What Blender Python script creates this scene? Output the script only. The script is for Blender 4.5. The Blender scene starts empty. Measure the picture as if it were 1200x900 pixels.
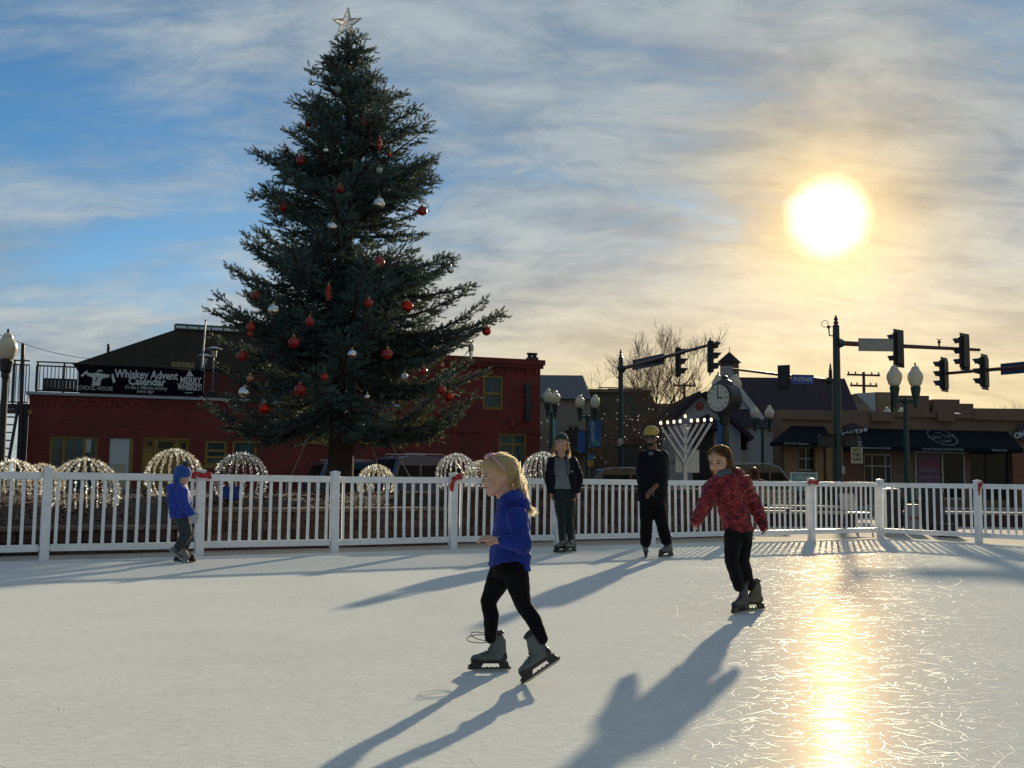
import bpy, bmesh, math, random
import numpy as np
from mathutils import Vector, Matrix, Euler
from math import radians, sin, cos, pi, sqrt, atan2

# ------------------------------------------------------------------ camera, sky, sun
SC = bpy.context.scene
COL = SC.collection
SC.render.resolution_x, SC.render.resolution_y = 1024, 768
CAM_H = 1.05
cam = bpy.data.cameras.new('camera')
cam.sensor_width = 36.0
cam.lens = 36.0
cam.clip_start = 0.05
cam.clip_end = 3000
cam_o = bpy.data.objects.new('camera', cam)
COL.objects.link(cam_o)
CAM_M = Matrix.Rotation(radians(90 + 5.24), 4, 'X') @ Matrix.Rotation(radians(0.7), 4, 'Z')
cam_o.matrix_world = Matrix.Translation((0, 0, CAM_H)) @ CAM_M
SC.camera = cam_o

SUN_EL, SUN_AZ = 14.05, 17.35
SUN_DIR = Vector((sin(radians(SUN_AZ)) * cos(radians(SUN_EL)), cos(radians(SUN_AZ)) * cos(radians(SUN_EL)), sin(radians(SUN_EL))))
sun = bpy.data.lights.new('sun', 'SUN')
sun.energy = 5.0
sun.angle = radians(1.0)
sun.color = (1.0, 0.83, 0.57)
sun_o = bpy.data.objects.new('sun', sun)
COL.objects.link(sun_o)
sun_o.rotation_euler = SUN_DIR.to_track_quat('Z', 'Y').to_euler()

world = bpy.data.worlds.new('World')
SC.world = world
world.use_nodes = True
def build_world():
    nt = world.node_tree
    N, L = nt.nodes, nt.links
    N.clear()
    out = N.new('ShaderNodeOutputWorld')
    bg = N.new('ShaderNodeBackground')
    bg.inputs['Strength'].default_value = 0.1
    L.new(bg.outputs[0], out.inputs[0])
    sky = N.new('ShaderNodeTexSky')
    sky.sky_type = 'NISHITA'
    sky.sun_disc = False
    sky.sun_elevation = radians(SUN_EL)
    sky.sun_rotation = radians(SUN_AZ)
    sky.altitude = 1600
    sky.air_density = 1.0
    sky.dust_density = 0.6
    sky.ozone_density = 1.5
    tc = N.new('ShaderNodeTexCoord')
    nrm = N.new('ShaderNodeVectorMath'); nrm.operation = 'NORMALIZE'
    L.new(tc.outputs['Generated'], nrm.inputs[0])
    D = nrm.outputs[0]
    def math_(op, a, b=None, c=None, clamp=False):
        n = N.new('ShaderNodeMath'); n.operation = op; n.use_clamp = clamp
        for i, v in enumerate((a, b, c)):
            if v is None: continue
            if isinstance(v, (int, float)): n.inputs[i].default_value = v
            else: L.new(v, n.inputs[i])
        return n.outputs[0]
    def ramp(v, lo, hi, a=0.0, b=1.0, smooth=True):
        n = N.new('ShaderNodeMapRange'); n.clamp = True
        if smooth: n.interpolation_type = 'SMOOTHSTEP'
        L.new(v, n.inputs[0])
        for i, q in enumerate((lo, hi, a, b)): n.inputs[i + 1].default_value = q
        return n.outputs[0]
    def mixc(f, a, b, mode='MIX'):
        n = N.new('ShaderNodeMix'); n.data_type = 'RGBA'; n.blend_type = mode
        n.clamp_factor = True
        if isinstance(f, (int, float)): n.inputs[0].default_value = f
        else: L.new(f, n.inputs[0])
        for i, v in ((6, a), (7, b)):
            if isinstance(v, tuple): n.inputs[i].default_value = (*v, 1)
            else: L.new(v, n.inputs[i])
        return n.outputs[2]
    sep = N.new('ShaderNodeSeparateXYZ'); L.new(D, sep.inputs[0])
    zc = math_('ADD', math_('MAXIMUM', sep.outputs[2], 0.0), 0.34)
    px = math_('DIVIDE', sep.outputs[0], zc)
    py = math_('DIVIDE', sep.outputs[1], zc)
    comb = N.new('ShaderNodeCombineXYZ'); L.new(px, comb.inputs[0]); L.new(py, comb.inputs[1])
    P = comb.outputs[0]
    def mapping(vec, rot, scale, loc=(0, 0, 0)):
        m = N.new('ShaderNodeMapping')
        m.inputs['Rotation'].default_value = (0, 0, rot)
        m.inputs['Scale'].default_value = scale
        m.inputs['Location'].default_value = loc
        L.new(vec, m.inputs[0])
        return m.outputs[0]
    def noise(vec, scale, detail, rough, dist=0.0, lac=2.0):
        n = N.new('ShaderNodeTexNoise')
        n.inputs['Scale'].default_value = scale
        n.inputs['Detail'].default_value = detail
        n.inputs['Roughness'].default_value = rough
        n.inputs['Lacunarity'].default_value = lac
        n.inputs['Distortion'].default_value = dist
        L.new(vec, n.inputs['Vector'])
        return n
    # warp field
    w = noise(P, 1.4, 4, 0.55)
    wv = N.new('ShaderNodeVectorMath'); wv.operation = 'MULTIPLY_ADD'
    L.new(w.outputs['Color'], wv.inputs[0]); wv.inputs[1].default_value = (0.22, 0.22, 0); L.new(P, wv.inputs[2])
    PW = wv.outputs[0]
    big = noise(mapping(P, 0.35, (0.9, 1.5, 1), (3.1, 0.4, 0)), 1.3, 5, 0.55, 0.4).outputs[0]
    wisp = noise(mapping(PW, -0.55, (1.0, 2.6, 1), (2.9, 4.2, 0)), 2.4, 11, 0.60, 0.35).outputs[0]
    fib = noise(mapping(PW, -1.15, (1.0, 3.4, 1), (7.7, 1.2, 0)), 5.2, 10, 0.64, 0.6).outputs[0]
    puff = noise(mapping(PW, 0.3, (1.0, 1.25, 1), (4.4, 9.1, 0)), 4.2, 10, 0.66, 0.6).outputs[0]
    # angle to the sun
    dot = N.new('ShaderNodeVectorMath'); dot.operation = 'DOT_PRODUCT'
    L.new(D, dot.inputs[0]); dot.inputs[1].default_value = SUN_DIR
    ang = math_('ARCCOSINE', math_('MINIMUM', dot.outputs['Value'], 1.0))          # radians
    # coverage: cloud deck thickens to the west (right) side, blue rifts on the left
    side = ramp(sep.outputs[0], -0.42, 0.02, 0.015, 0.20)
    low = ramp(sep.outputs[2], 0.03, 0.30, 0.22, 0.0)
    d0 = math_('ADD', math_('MULTIPLY', big, 0.55), math_('MULTIPLY', wisp, 0.55))
    d1 = math_('ADD', math_('ADD', math_('ADD', d0, math_('MULTIPLY', math_('ADD', fib, puff), 0.11)), side), low)
    cov = ramp(d1, 0.57, 0.86)
    # cloud brightness texture
    tex = ramp(math_('ADD', math_('ADD', math_('MULTIPLY', wisp, 0.36), math_('MULTIPLY', fib, 0.28)), math_('MULTIPLY', puff, 0.36)), 0.37, 0.63, 0.0, 1.0)
    cold = mixc(tex, (1.45, 2.05, 2.8), (3.5, 4.0, 4.2))
    warm = mixc(tex, (3.0, 2.25, 1.05), (5.8, 4.55, 2.3))
    wfac = math_('POWER', 2.718, math_('MULTIPLY', math_('POWER', ang, 1.2), -16.0))
    hor = ramp(sep.outputs[2], 0.03, 0.26, 0.9, 0.0)
    hside = ramp(sep.outputs[0], -0.30, 0.15, 0.06, 1.0)
    wf = math_('MAXIMUM', wfac, math_('MULTIPLY', hor, hside))
    cloud = mixc(1.0, mixc(wf, cold, warm), ramp(ang, 0.7, 2.2, 1.0, 0.62), 'MULTIPLY')
    skyc = mixc(1.0, sky.outputs[0], (0.42, 0.71, 0.86), 'MULTIPLY')
    c = mixc(math_('MULTIPLY', cov, 0.93), skyc, cloud)
    # veiled sun: aureole in the thin cloud
    a_n = math_('ADD', ang, math_('MULTIPLY', math_('SUBTRACT', fib, 0.5), 0.014))
    glow = math_('MULTIPLY', math_('POWER', 2.718, math_('MULTIPLY', ang, -17.0)), 8.0)
    core = ramp(a_n, 0.015, 0.044, 17.0, 0.0)
    glow2 = math_('MULTIPLY', math_('MULTIPLY', math_('POWER', 2.718, math_('MULTIPLY', ang, -3.0)), 5.2), ramp(sep.outputs[2], 0.08, 0.30, 1.0, 0.0))
    c = mixc(1.0, c, mixc(1.0, (1.0, 0.68, 0.28), glow2, 'MULTIPLY'), 'ADD')
    g1 = mixc(1.0, (1.0, 0.60, 0.17), glow, 'MULTIPLY')
    g2 = mixc(1.0, (1.0, 0.83, 0.50), core, 'MULTIPLY')
    c = mixc(1.0, mixc(1.0, c, g1, 'ADD'), g2, 'ADD')
    for n in N:
        if n.type == 'MIX': n.clamp_result = False
    L.new(c, bg.inputs['Color'])
build_world()
SC.view_settings.view_transform = 'Standard'
SC.view_settings.look = 'None'
SC.view_settings.exposure = 0.36
SC.view_settings.gamma = 1.0
SC.view_settings.use_curve_mapping = False
SC.cycles.max_bounces = 6
SC.cycles.transparent_max_bounces = 8
SC.cycles.sample_clamp_indirect = 6.0

# ------------------------------------------------------------------ placing helpers
def ray(px, py):
    return (CAM_M @ Vector((px - 600.0, 450.0 - py, -1200.0, 0))).to_3d()
def at(px, py, Y):
    r = ray(px, py); t = Y / r.y
    return Vector((r.x * t, Y, CAM_H + r.z * t))
def onground(px, py, z=0.0):
    r = ray(px, py); t = (z - CAM_H) / r.z
    return Vector((r.x * t, r.y * t, z))

RNG = random.Random(7)

# ------------------------------------------------------------------ materials
MATS = {}
def mat(name, col, rough=0.6, metal=0.0, var=0.12, scale=6.0, bump=0.0, bscale=40.0, spec=0.5, emit=None, estr=0.0,
        trans=0.0, sheen=0.0, coat=0.0, dirt=None, dscale=1.5, damt=0.35, stretch=None):
    if name in MATS: return MATS[name]
    m = bpy.data.materials.new(name); m.use_nodes = True
    nt = m.node_tree; N, L = nt.nodes, nt.links
    b = N['Principled BSDF']
    b.inputs['Roughness'].default_value = rough
    b.inputs['Metallic'].default_value = metal
    b.inputs['Specular IOR Level'].default_value = spec
    if sheen: b.inputs['Sheen Weight'].default_value = sheen
    if coat: b.inputs['Coat Weight'].default_value = coat; b.inputs['Coat Roughness'].default_value = 0.08
    if trans: b.inputs['Transmission Weight'].default_value = trans
    if emit: b.inputs['Emission Color'].default_value = (*emit, 1); b.inputs['Emission Strength'].default_value = estr
    tc = N.new('ShaderNodeTexCoord')
    vec = tc.outputs['Object']
    if stretch:
        mp = N.new('ShaderNodeMapping'); mp.inputs['Scale'].default_value = stretch
        L.new(vec, mp.inputs[0]); vec = mp.outputs[0]
    n = N.new('ShaderNodeTexNoise'); n.inputs['Scale'].default_value = scale; n.inputs['Detail'].default_value = 6; n.inputs['Roughness'].default_value = 0.65
    L.new(vec, n.inputs['Vector'])
    cr = N.new('ShaderNodeMix'); cr.data_type = 'RGBA'
    cr.inputs[6].default_value = (*[max(0, c * (1 - var)) for c in col], 1)
    cr.inputs[7].default_value = (*[min(1, c * (1 + var)) for c in col], 1)
    mr = N.new('ShaderNodeMapRange'); mr.inputs[1].default_value = 0.3; mr.inputs[2].default_value = 0.7
    L.new(n.outputs[0], mr.inputs[0]); L.new(mr.outputs[0], cr.inputs[0])
    c = cr.outputs[2]
    if dirt:
        n2 = N.new('ShaderNodeTexNoise'); n2.inputs['Scale'].default_value = dscale; n2.inputs['Detail'].default_value = 8; n2.inputs['Roughness'].default_value = 0.7
        L.new(tc.outputs['Object'], n2.inputs['Vector'])
        r2 = N.new('ShaderNodeMapRange'); r2.inputs[1].default_value = 0.45; r2.inputs[2].default_value = 0.75; r2.inputs[4].default_value = damt
        L.new(n2.outputs[0], r2.inputs[0])
        mx = N.new('ShaderNodeMix'); mx.data_type = 'RGBA'
        L.new(r2.outputs[0], mx.inputs[0]); L.new(c, mx.inputs[6]); mx.inputs[7].default_value = (*dirt, 1)
        c = mx.outputs[2]
    L.new(c, b.inputs['Base Color'])
    if bump:
        bn = N.new('ShaderNodeTexNoise'); bn.inputs['Scale'].default_value = bscale; bn.inputs['Detail'].default_value = 5
        L.new(vec, bn.inputs['Vector'])
        bp = N.new('ShaderNodeBump'); bp.inputs['Strength'].default_value = bump; bp.inputs['Distance'].default_value = 0.02
        L.new(bn.outputs[0], bp.inputs['Height']); L.new(bp.outputs[0], b.inputs['Normal'])
    MATS[name] = m
    return m

def brick_mat(name, c1, c2, mortar, bw=0.2, bh=0.067):
    if name in MATS: return MATS[name]
    m = mat(name, c1)
    nt = m.node_tree; N, L = nt.nodes, nt.links; b = N['Principled BSDF']
    b.inputs['Roughness'].default_value = 0.85
    tc = N.new('ShaderNodeTexCoord')
    sp = N.new('ShaderNodeSeparateXYZ'); L.new(tc.outputs['Object'], sp.inputs[0])
    ad = N.new('ShaderNodeMath'); ad.operation = 'ADD'; L.new(sp.outputs[0], ad.inputs[0]); L.new(sp.outputs[1], ad.inputs[1])
    cb = N.new('ShaderNodeCombineXYZ'); L.new(ad.outputs[0], cb.inputs[0]); L.new(sp.outputs[2], cb.inputs[1])
    br = N.new('ShaderNodeTexBrick')
    br.inputs['Color1'].default_value = (*c1, 1); br.inputs['Color2'].default_value = (*c2, 1); br.inputs['Mortar'].default_value = (*mortar, 1)
    br.inputs['Scale'].default_value = 1.0; br.inputs['Brick Width'].default_value = bw; br.inputs['Row Height'].default_value = bh
    br.inputs['Mortar Size'].default_value = 0.006; br.inputs['Bias'].default_value = -0.2
    L.new(cb.outputs[0], br.inputs['Vector'])
    n2 = N.new('ShaderNodeTexNoise'); n2.inputs['Scale'].default_value = 0.7; n2.inputs['Detail'].default_value = 8; n2.inputs['Roughness'].default_value = 0.7
    L.new(tc.outputs['Object'], n2.inputs['Vector'])
    r2 = N.new('ShaderNodeMapRange'); r2.inputs[1].default_value = 0.35; r2.inputs[2].default_value = 0.7; r2.inputs[3].default_value = 0.75; r2.inputs[4].default_value = 1.2
    L.new(n2.outputs[0], r2.inputs[0])
    mx = N.new('ShaderNodeMix'); mx.data_type = 'RGBA'; mx.blend_type = 'MULTIPLY'; mx.inputs[0].default_value = 1
    L.new(br.outputs['Color'], mx.inputs[6]); L.new(r2.outputs[0], mx.inputs[7])
    L.new(mx.outputs[2], b.inputs['Base Color'])
    bp = N.new('ShaderNodeBump'); bp.inputs['Strength'].default_value = 0.5; bp.inputs['Distance'].default_value = 0.01
    L.new(br.outputs['Fac'], bp.inputs['Height']); bp.invert = True
    L.new(bp.outputs[0], b.inputs['Normal'])
    return m

# ------------------------------------------------------------------ mesh helpers
class MB:
    def __init__(s): s.v = []; s.f = []
    def add(s, vs, fs):
        o = len(s.v); s.v += [tuple(x) for x in vs]; s.f += [tuple(i + o for i in f) for f in fs]; return s
    def box(s, c, d, rot=None, bev=0.0):
        x, y, z = d[0] / 2, d[1] / 2, d[2] / 2
        if bev <= 0:
            vs = [(-x, -y, -z), (x, -y, -z), (x, y, -z), (-x, y, -z), (-x, -y, z), (x, -y, z), (x, y, z), (-x, y, z)]
            fs = [(0, 3, 2, 1), (4, 5, 6, 7), (0, 1, 5, 4), (1, 2, 6, 5), (2, 3, 7, 6), (3, 0, 4, 7)]
        else:
            b = min(bev, x * .9, y * .9, z * .9)
            vs, fs = [], []
            def ring(zz, ix):
                o = len(vs); X, Y = x - ix, y - ix; q = b
                vs.extend([(-X + q, -Y, zz), (X - q, -Y, zz), (X, -Y + q, zz), (X, Y - q, zz), (X - q, Y, zz), (-X + q, Y, zz), (-X, Y - q, zz), (-X, -Y + q, zz)])
                return o
            rs = [ring(-z, b * .7), ring(-z + b, 0), ring(z - b, 0), ring(z, b * .7)]
            for a, c2 in zip(rs, rs[1:]):
                for i in range(8): fs.append((a + i, a + (i + 1) % 8, c2 + (i + 1) % 8, c2 + i))
            fs.append(tuple(reversed(range(rs[0], rs[0] + 8)))); fs.append(tuple(range(rs[3], rs[3] + 8)))
        M = rot if rot is not None else Matrix.Identity(3)
        C = Vector(c)
        return s.add([C + M @ Vector(v) for v in vs], fs)
    def box2(s, lo, hi, bev=0.0):
        return s.box([(a + b) / 2 for a, b in zip(lo, hi)], [abs(b - a) for a, b in zip(lo, hi)], None, bev)
    def tube(s, pts, rad, n=8, cap=True, flat=None):
        pts = [Vector(p) for p in pts]
        if not hasattr(rad, '__len__'): rad = [rad] * len(pts)
        vs, fs = [], []
        up = None
        for i, p in enumerate(pts):
            t = (pts[min(i + 1, len(pts) - 1)] - pts[max(i - 1, 0)])
            t = t.normalized() if t.length > 1e-9 else Vector((0, 0, 1))
            if up is None:
                up = Vector((0, 0, 1)) if abs(t.z) < 0.9 else Vector((1, 0, 0))
            a = (up - t * up.dot(t))
            if a.length < 1e-6: a = t.orthogonal()
            a.normalize(); b = t.cross(a); up = a
            for k in range(n):
                an = 2 * pi * k / n
                q = 1.0 if flat is None else flat
                vs.append(p + a * (cos(an) * rad[i] * q) + b * (sin(an) * rad[i]))
        for i in range(len(pts) - 1):
            for k in range(n):
                fs.append((i * n + k, i * n + (k + 1) % n, (i + 1) * n + (k + 1) % n, (i + 1) * n + k))
        if cap:
            fs.append(tuple(reversed(range(n)))); o = (len(pts) - 1) * n; fs.append(tuple(range(o, o + n)))
        return s.add(vs, fs)
    def lathe(s, prof, n=16, c=(0, 0, 0), rot=None, cap=True):
        vs, fs = [], []
        C = Vector(c); M = rot if rot is not None else Matrix.Identity(3)
        for r, z in prof:
            for k in range(n):
                a = 2 * pi * k / n
                vs.append(C + M @ Vector((r * cos(a), r * sin(a), z)))
        for i in range(len(prof) - 1):
            for k in range(n):
                fs.append((i * n + k, i * n + (k + 1) % n, (i + 1) * n + (k + 1) % n, (i + 1) * n + k))
        if cap:
            fs.append(tuple(reversed(range(n)))); o = (len(prof) - 1) * n; fs.append(tuple(range(o, o + n)))
        return s.add(vs, fs)
    def prism(s, poly, y0, y1, M=None):
        """polygon in local x,z extruded along y"""
        n = len(poly)
        vs = [Vector((p[0], y0, p[1])) for p in poly] + [Vector((p[0], y1, p[1])) for p in poly]
        if M is not None: vs = [M @ v for v in vs]
        fs = [tuple(range(n)), tuple(reversed(range(n, 2 * n)))] + [(i, i + n, (i + 1) % n + n, (i + 1) % n) for i in range(n)]
        return s.add(vs, fs)
    def loft(s, rings):
        n = len(rings[0]); vs = [p for r in rings for p in r]; fs = []
        for i in range(len(rings) - 1):
            for k in range(n):
                fs.append((i * n + k, i * n + (k + 1) % n, (i + 1) * n + (k + 1) % n, (i + 1) * n + k))
        fs.append(tuple(reversed(range(n)))); o = (len(rings) - 1) * n; fs.append(tuple(range(o, o + n)))
        return s.add(vs, fs)
    def sphere(s, c, r, nu=12, nv=8, rot=None):
        if not hasattr(r, '__len__'): r = (r, r, r)
        M = rot if rot is not None else Matrix.Identity(3); C = Vector(c)
        vs = [C + M @ Vector((0, 0, -r[2]))]
        for j in range(1, nv):
            t = -pi / 2 + pi * j / nv
            for k in range(nu):
                a = 2 * pi * k / nu
                vs.append(C + M @ Vector((r[0] * cos(t) * cos(a), r[1] * cos(t) * sin(a), r[2] * sin(t))))
        vs.append(C + M @ Vector((0, 0, r[2])))
        fs = []
        for k in range(nu): fs.append((0, 1 + (k + 1) % nu, 1 + k))
        for j in range(nv - 2):
            for k in range(nu):
                a = 1 + j * nu
                fs.append((a + k, a + (k + 1) % nu, a + nu + (k + 1) % nu, a + nu + k))
        last = len(vs) - 1; a = 1 + (nv - 2) * nu
        for k in range(nu): fs.append((a + k, a + (k + 1) % nu, last))
        return s.add(vs, fs)
    def mesh(s, name, m, smooth=False):
        me = bpy.data.meshes.new(name); me.from_pydata(s.v, [], s.f)
        if m: me.materials.append(m)
        if smooth:
            me.polygons.foreach_set('use_smooth', [True] * len(me.polygons))
        me.update()
        return me
    def build(s, name, m, parent=None, smooth=False):
        o = bpy.data.objects.new(name, s.mesh(name, m, smooth)); COL.objects.link(o)
        if parent is not None: o.parent = parent
        return o

def fix_normals(o):
    bm = bmesh.new(); bm.from_mesh(o.data); bmesh.ops.recalc_face_normals(bm, faces=bm.faces); bm.to_mesh(o.data); bm.free(); return o
def link(name, me, parent=None, loc=None, rot=None):
    o = bpy.data.objects.new(name, me); COL.objects.link(o)
    if parent is not None: o.parent = parent
    if loc is not None: o.location = loc
    if rot is not None: o.rotation_euler = rot
    return o
def tag(o, label, cat, group=None):
    o['label'] = label; o['category'] = cat
    if group: o['group'] = group
    return o
def thing(name, label, cat, loc=(0, 0, 0), rotz=0.0, group=None):
    o = bpy.data.objects.new(name, None); COL.objects.link(o)
    o.location = loc; o.rotation_euler = (0, 0, rotz); o.empty_display_size = 0.2
    o['kind'] = 'thing'
    return tag(o, label, cat, group)
def structure(o): o['kind'] = 'structure'; return o
def stuff(o): o['kind'] = 'stuff'; return o
def copy_tree(o, parent=None):
    c = o.copy(); COL.objects.link(c); c.parent = parent
    for ch in list(o.children): copy_tree(ch, c)
    return c
def text_mesh(body, size, m, extrude=0.002, align='CENTER', shear=0.0, space=1.0, bold=0.0, xs=1.0):
    cu = bpy.data.curves.new('lettering', 'FONT'); cu.body = body; cu.size = size; cu.extrude = extrude
    cu.align_x = align; cu.align_y = 'CENTER'; cu.shear = shear; cu.space_character = space; cu.offset = bold; cu.resolution_u = 2
    t = bpy.data.objects.new('lettering', cu); COL.objects.link(t)
    bpy.context.view_layer.update()
    me = bpy.data.meshes.new_from_object(t.evaluated_get(bpy.context.evaluated_depsgraph_get()))
    bpy.data.objects.remove(t); bpy.data.curves.remove(cu)
    me.materials.clear(); me.materials.append(m)
    R = Matrix.Rotation(pi / 2, 4, 'X') @ Matrix.Diagonal((xs, 1, 1, 1))
    me.transform(R)             # text now stands in x,z and faces -y
    return me
# ------------------------------------------------------------------ ground, ice, plaza
def ice_material():
    m = mat('ice', (0.71, 0.725, 0.70), 0.3, var=0.03, scale=1.2)
    nt = m.node_tree; N, L = nt.nodes, nt.links; b = N['Principled BSDF']
    tc = N.new('ShaderNodeTexCoord')
    def noise(scale, detail, rough=0.6, vec=None, dist=0):
        n = N.new('ShaderNodeTexNoise'); n.inputs['Scale'].default_value = scale; n.inputs['Detail'].default_value = detail
        n.inputs['Roughness'].default_value = rough; n.inputs['Distortion'].default_value = dist
        L.new(vec or tc.outputs['Object'], n.inputs['Vector']); return n
    def mr(v, a, c, d=0.0, e=1.0):
        n = N.new('ShaderNodeMapRange'); n.inputs[1].default_value = a; n.inputs[2].default_value = c; n.inputs[3].default_value = d; n.inputs[4].default_value = e
        L.new(v, n.inputs[0]); return n.outputs[0]
    def mth(op, a, c):
        n = N.new('ShaderNodeMath'); n.operation = op
        for i, v in enumerate((a, c)):
            if isinstance(v, (int, float)): n.inputs[i].default_value = v
            else: L.new(v, n.inputs[i])
        return n.outputs[0]
    def scratches(scale, width, seed, warp, keep):
        mp = N.new('ShaderNodeMapping'); mp.inputs['Location'].default_value = (seed, seed * 1.7, 0); mp.inputs['Rotation'].default_value = (0, 0, seed)
        L.new(tc.outputs['Object'], mp.inputs[0])
        w = noise(scale * 0.7, 2, 0.5, mp.outputs[0])
        va = N.new('ShaderNodeVectorMath'); va.operation = 'MULTIPLY_ADD'; va.inputs[1].default_value = (warp, warp, 0)
        L.new(w.outputs['Color'], va.inputs[0]); L.new(mp.outputs[0], va.inputs[2])
        v = N.new('ShaderNodeTexVoronoi'); v.feature = 'DISTANCE_TO_EDGE'; v.inputs['Scale'].default_value = scale; v.inputs['Randomness'].default_value = 1
        v.voronoi_dimensions = '2D'
        L.new(va.outputs[0], v.inputs['Vector'])
        line = mr(v.outputs['Distance'], 0.0, width, 1.0, 0.0)
        k = noise(scale * 1.3, 3, 0.6, mp.outputs[0])
        return mth('MULTIPLY', line, mr(k.outputs[0], keep, keep + 0.06))
    s1 = scratches(2.2, 0.012, 1.3, 0.5, 0.62)
    s2 = scratches(5.5, 0.028, 4.1, 0.35, 0.60)
    s3 = scratches(11.0, 0.055, 7.7, 0.2, 0.57)
    s4 = scratches(3.6, 0.017, 2.9, 0.7, 0.63)
    s = mth('MAXIMUM', mth('MAXIMUM', s1, s2), mth('MAXIMUM', mth('MULTIPLY', s3, 0.6), s4))
    # colour: pale grey-blue ice, whiter shavings in the scratches
    base_in = b.inputs['Base Color'].links[0].from_socket
    big = noise(0.35, 6, 0.6)
    mx0 = N.new('ShaderNodeMix'); mx0.data_type = 'RGBA'; mx0.blend_type = 'MULTIPLY'; mx0.inputs[0].default_value = 1
    L.new(base_in, mx0.inputs[6])
    tone = N.new('ShaderNodeMix'); tone.data_type = 'RGBA'; tone.inputs[6].default_value = (0.90, 0.92, 0.93, 1); tone.inputs[7].default_value = (1, 1, 0.99, 1)
    L.new(mr(big.outputs[0], 0.35, 0.65), tone.inputs[0]); L.new(tone.outputs[2], mx0.inputs[7])
    mx = N.new('ShaderNodeMix'); mx.data_type = 'RGBA'; L.new(mth('MULTIPLY', s, 0.8), mx.inputs[0]); L.new(mx0.outputs[2], mx.inputs[6]); mx.inputs[7].default_value = (0.93, 0.95, 0.95, 1)
    gr = N.new('ShaderNodeMapping'); gr.inputs['Scale'].default_value = (14, 40, 1); gr.inputs['Rotation'].default_value = (0, 0, 0.15); L.new(tc.outputs['Object'], gr.inputs[0]); grn = noise(1.0, 6, 0.75, gr.outputs[0])
    mg = N.new('ShaderNodeMix'); mg.data_type = 'RGBA'; mg.blend_type = 'MULTIPLY'; mg.inputs[0].default_value = 1; L.new(mx.outputs[2], mg.inputs[6]); L.new(mr(grn.outputs[0], 0.3, 0.7, 0.84, 1.10), mg.inputs[7]); L.new(mg.outputs[2], b.inputs['Base Color'])
    fine = noise(38, 5, 0.7)
    mp2 = N.new('ShaderNodeMapping'); mp2.inputs['Scale'].default_value = (9, 28, 1); mp2.inputs['Rotation'].default_value = (0, 0, 0.25); L.new(tc.outputs['Object'], mp2.inputs[0])
    gl = noise(1.0, 4, 0.65, mp2.outputs[0])
    gls = N.new('ShaderNodeBsdfGlossy'); gls.inputs['Color'].default_value = (1, 0.86, 0.55, 1); b.inputs['Roughness'].default_value = 0.62  # gold of the sun streak is tinted into this gloss colour
    mxs = N.new('ShaderNodeMixShader'); L.new(mth('MULTIPLY', mr(big.outputs[0], 0.3, 0.7, 0.35, 1.6), 0.0011), mxs.inputs[0]); gw = N.new('ShaderNodeBsdfGlossy'); gw.inputs['Color'].default_value = (1, 0.70, 0.28, 1); gw.inputs['Roughness'].default_value = 0.34; mx2 = N.new('ShaderNodeMixShader'); mx2.inputs[0].default_value = 0.0052; L.new(b.outputs[0], mx2.inputs[1]); L.new(gw.outputs[0], mx2.inputs[2]); L.new(mx2.outputs[0], mxs.inputs[1]); L.new(gls.outputs[0], mxs.inputs[2]); L.new(mxs.outputs[0], N['Material Output'].inputs[0])  # wider lobe coloured gold to paint a warm halo round the sun streak
    L.new(mr(mth('ADD', gl.outputs[0], mth('MULTIPLY', s, 0.4)), 0.35, 0.85, 0.06, 0.13), gls.inputs['Roughness'])
    mp3 = N.new('ShaderNodeMapping'); mp3.inputs['Scale'].default_value = (1.6, 4.5, 1); L.new(tc.outputs['Object'], mp3.inputs[0]); wave = noise(1.0, 3, 0.5, mp3.outputs[0])
    h = mth('ADD', mth('MULTIPLY', s, -0.5), mth('ADD', mth('MULTIPLY', fine.outputs[0], 0.35), mth('MULTIPLY', gl.outputs[0], 0.8)))
    bp = N.new('ShaderNodeBump'); bp.inputs['Strength'].default_value = 0.30; bp.inputs['Distance'].default_value = 0.0035
    L.new(h, bp.inputs['Height']); L.new(bp.outputs[0], b.inputs['Normal']); bp2 = N.new('ShaderNodeBump'); bp2.inputs['Strength'].default_value = 1.0; bp2.inputs['Distance'].default_value = 0.010; L.new(wave.outputs[0], bp2.inputs['Height']); L.new(bp.outputs[0], bp2.inputs['Normal']); L.new(bp2.outputs[0], gls.inputs['Normal'])
    b.inputs['IOR'].default_value = 1.31
    b.inputs['Specular IOR Level'].default_value = 0.0
    return m

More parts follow.
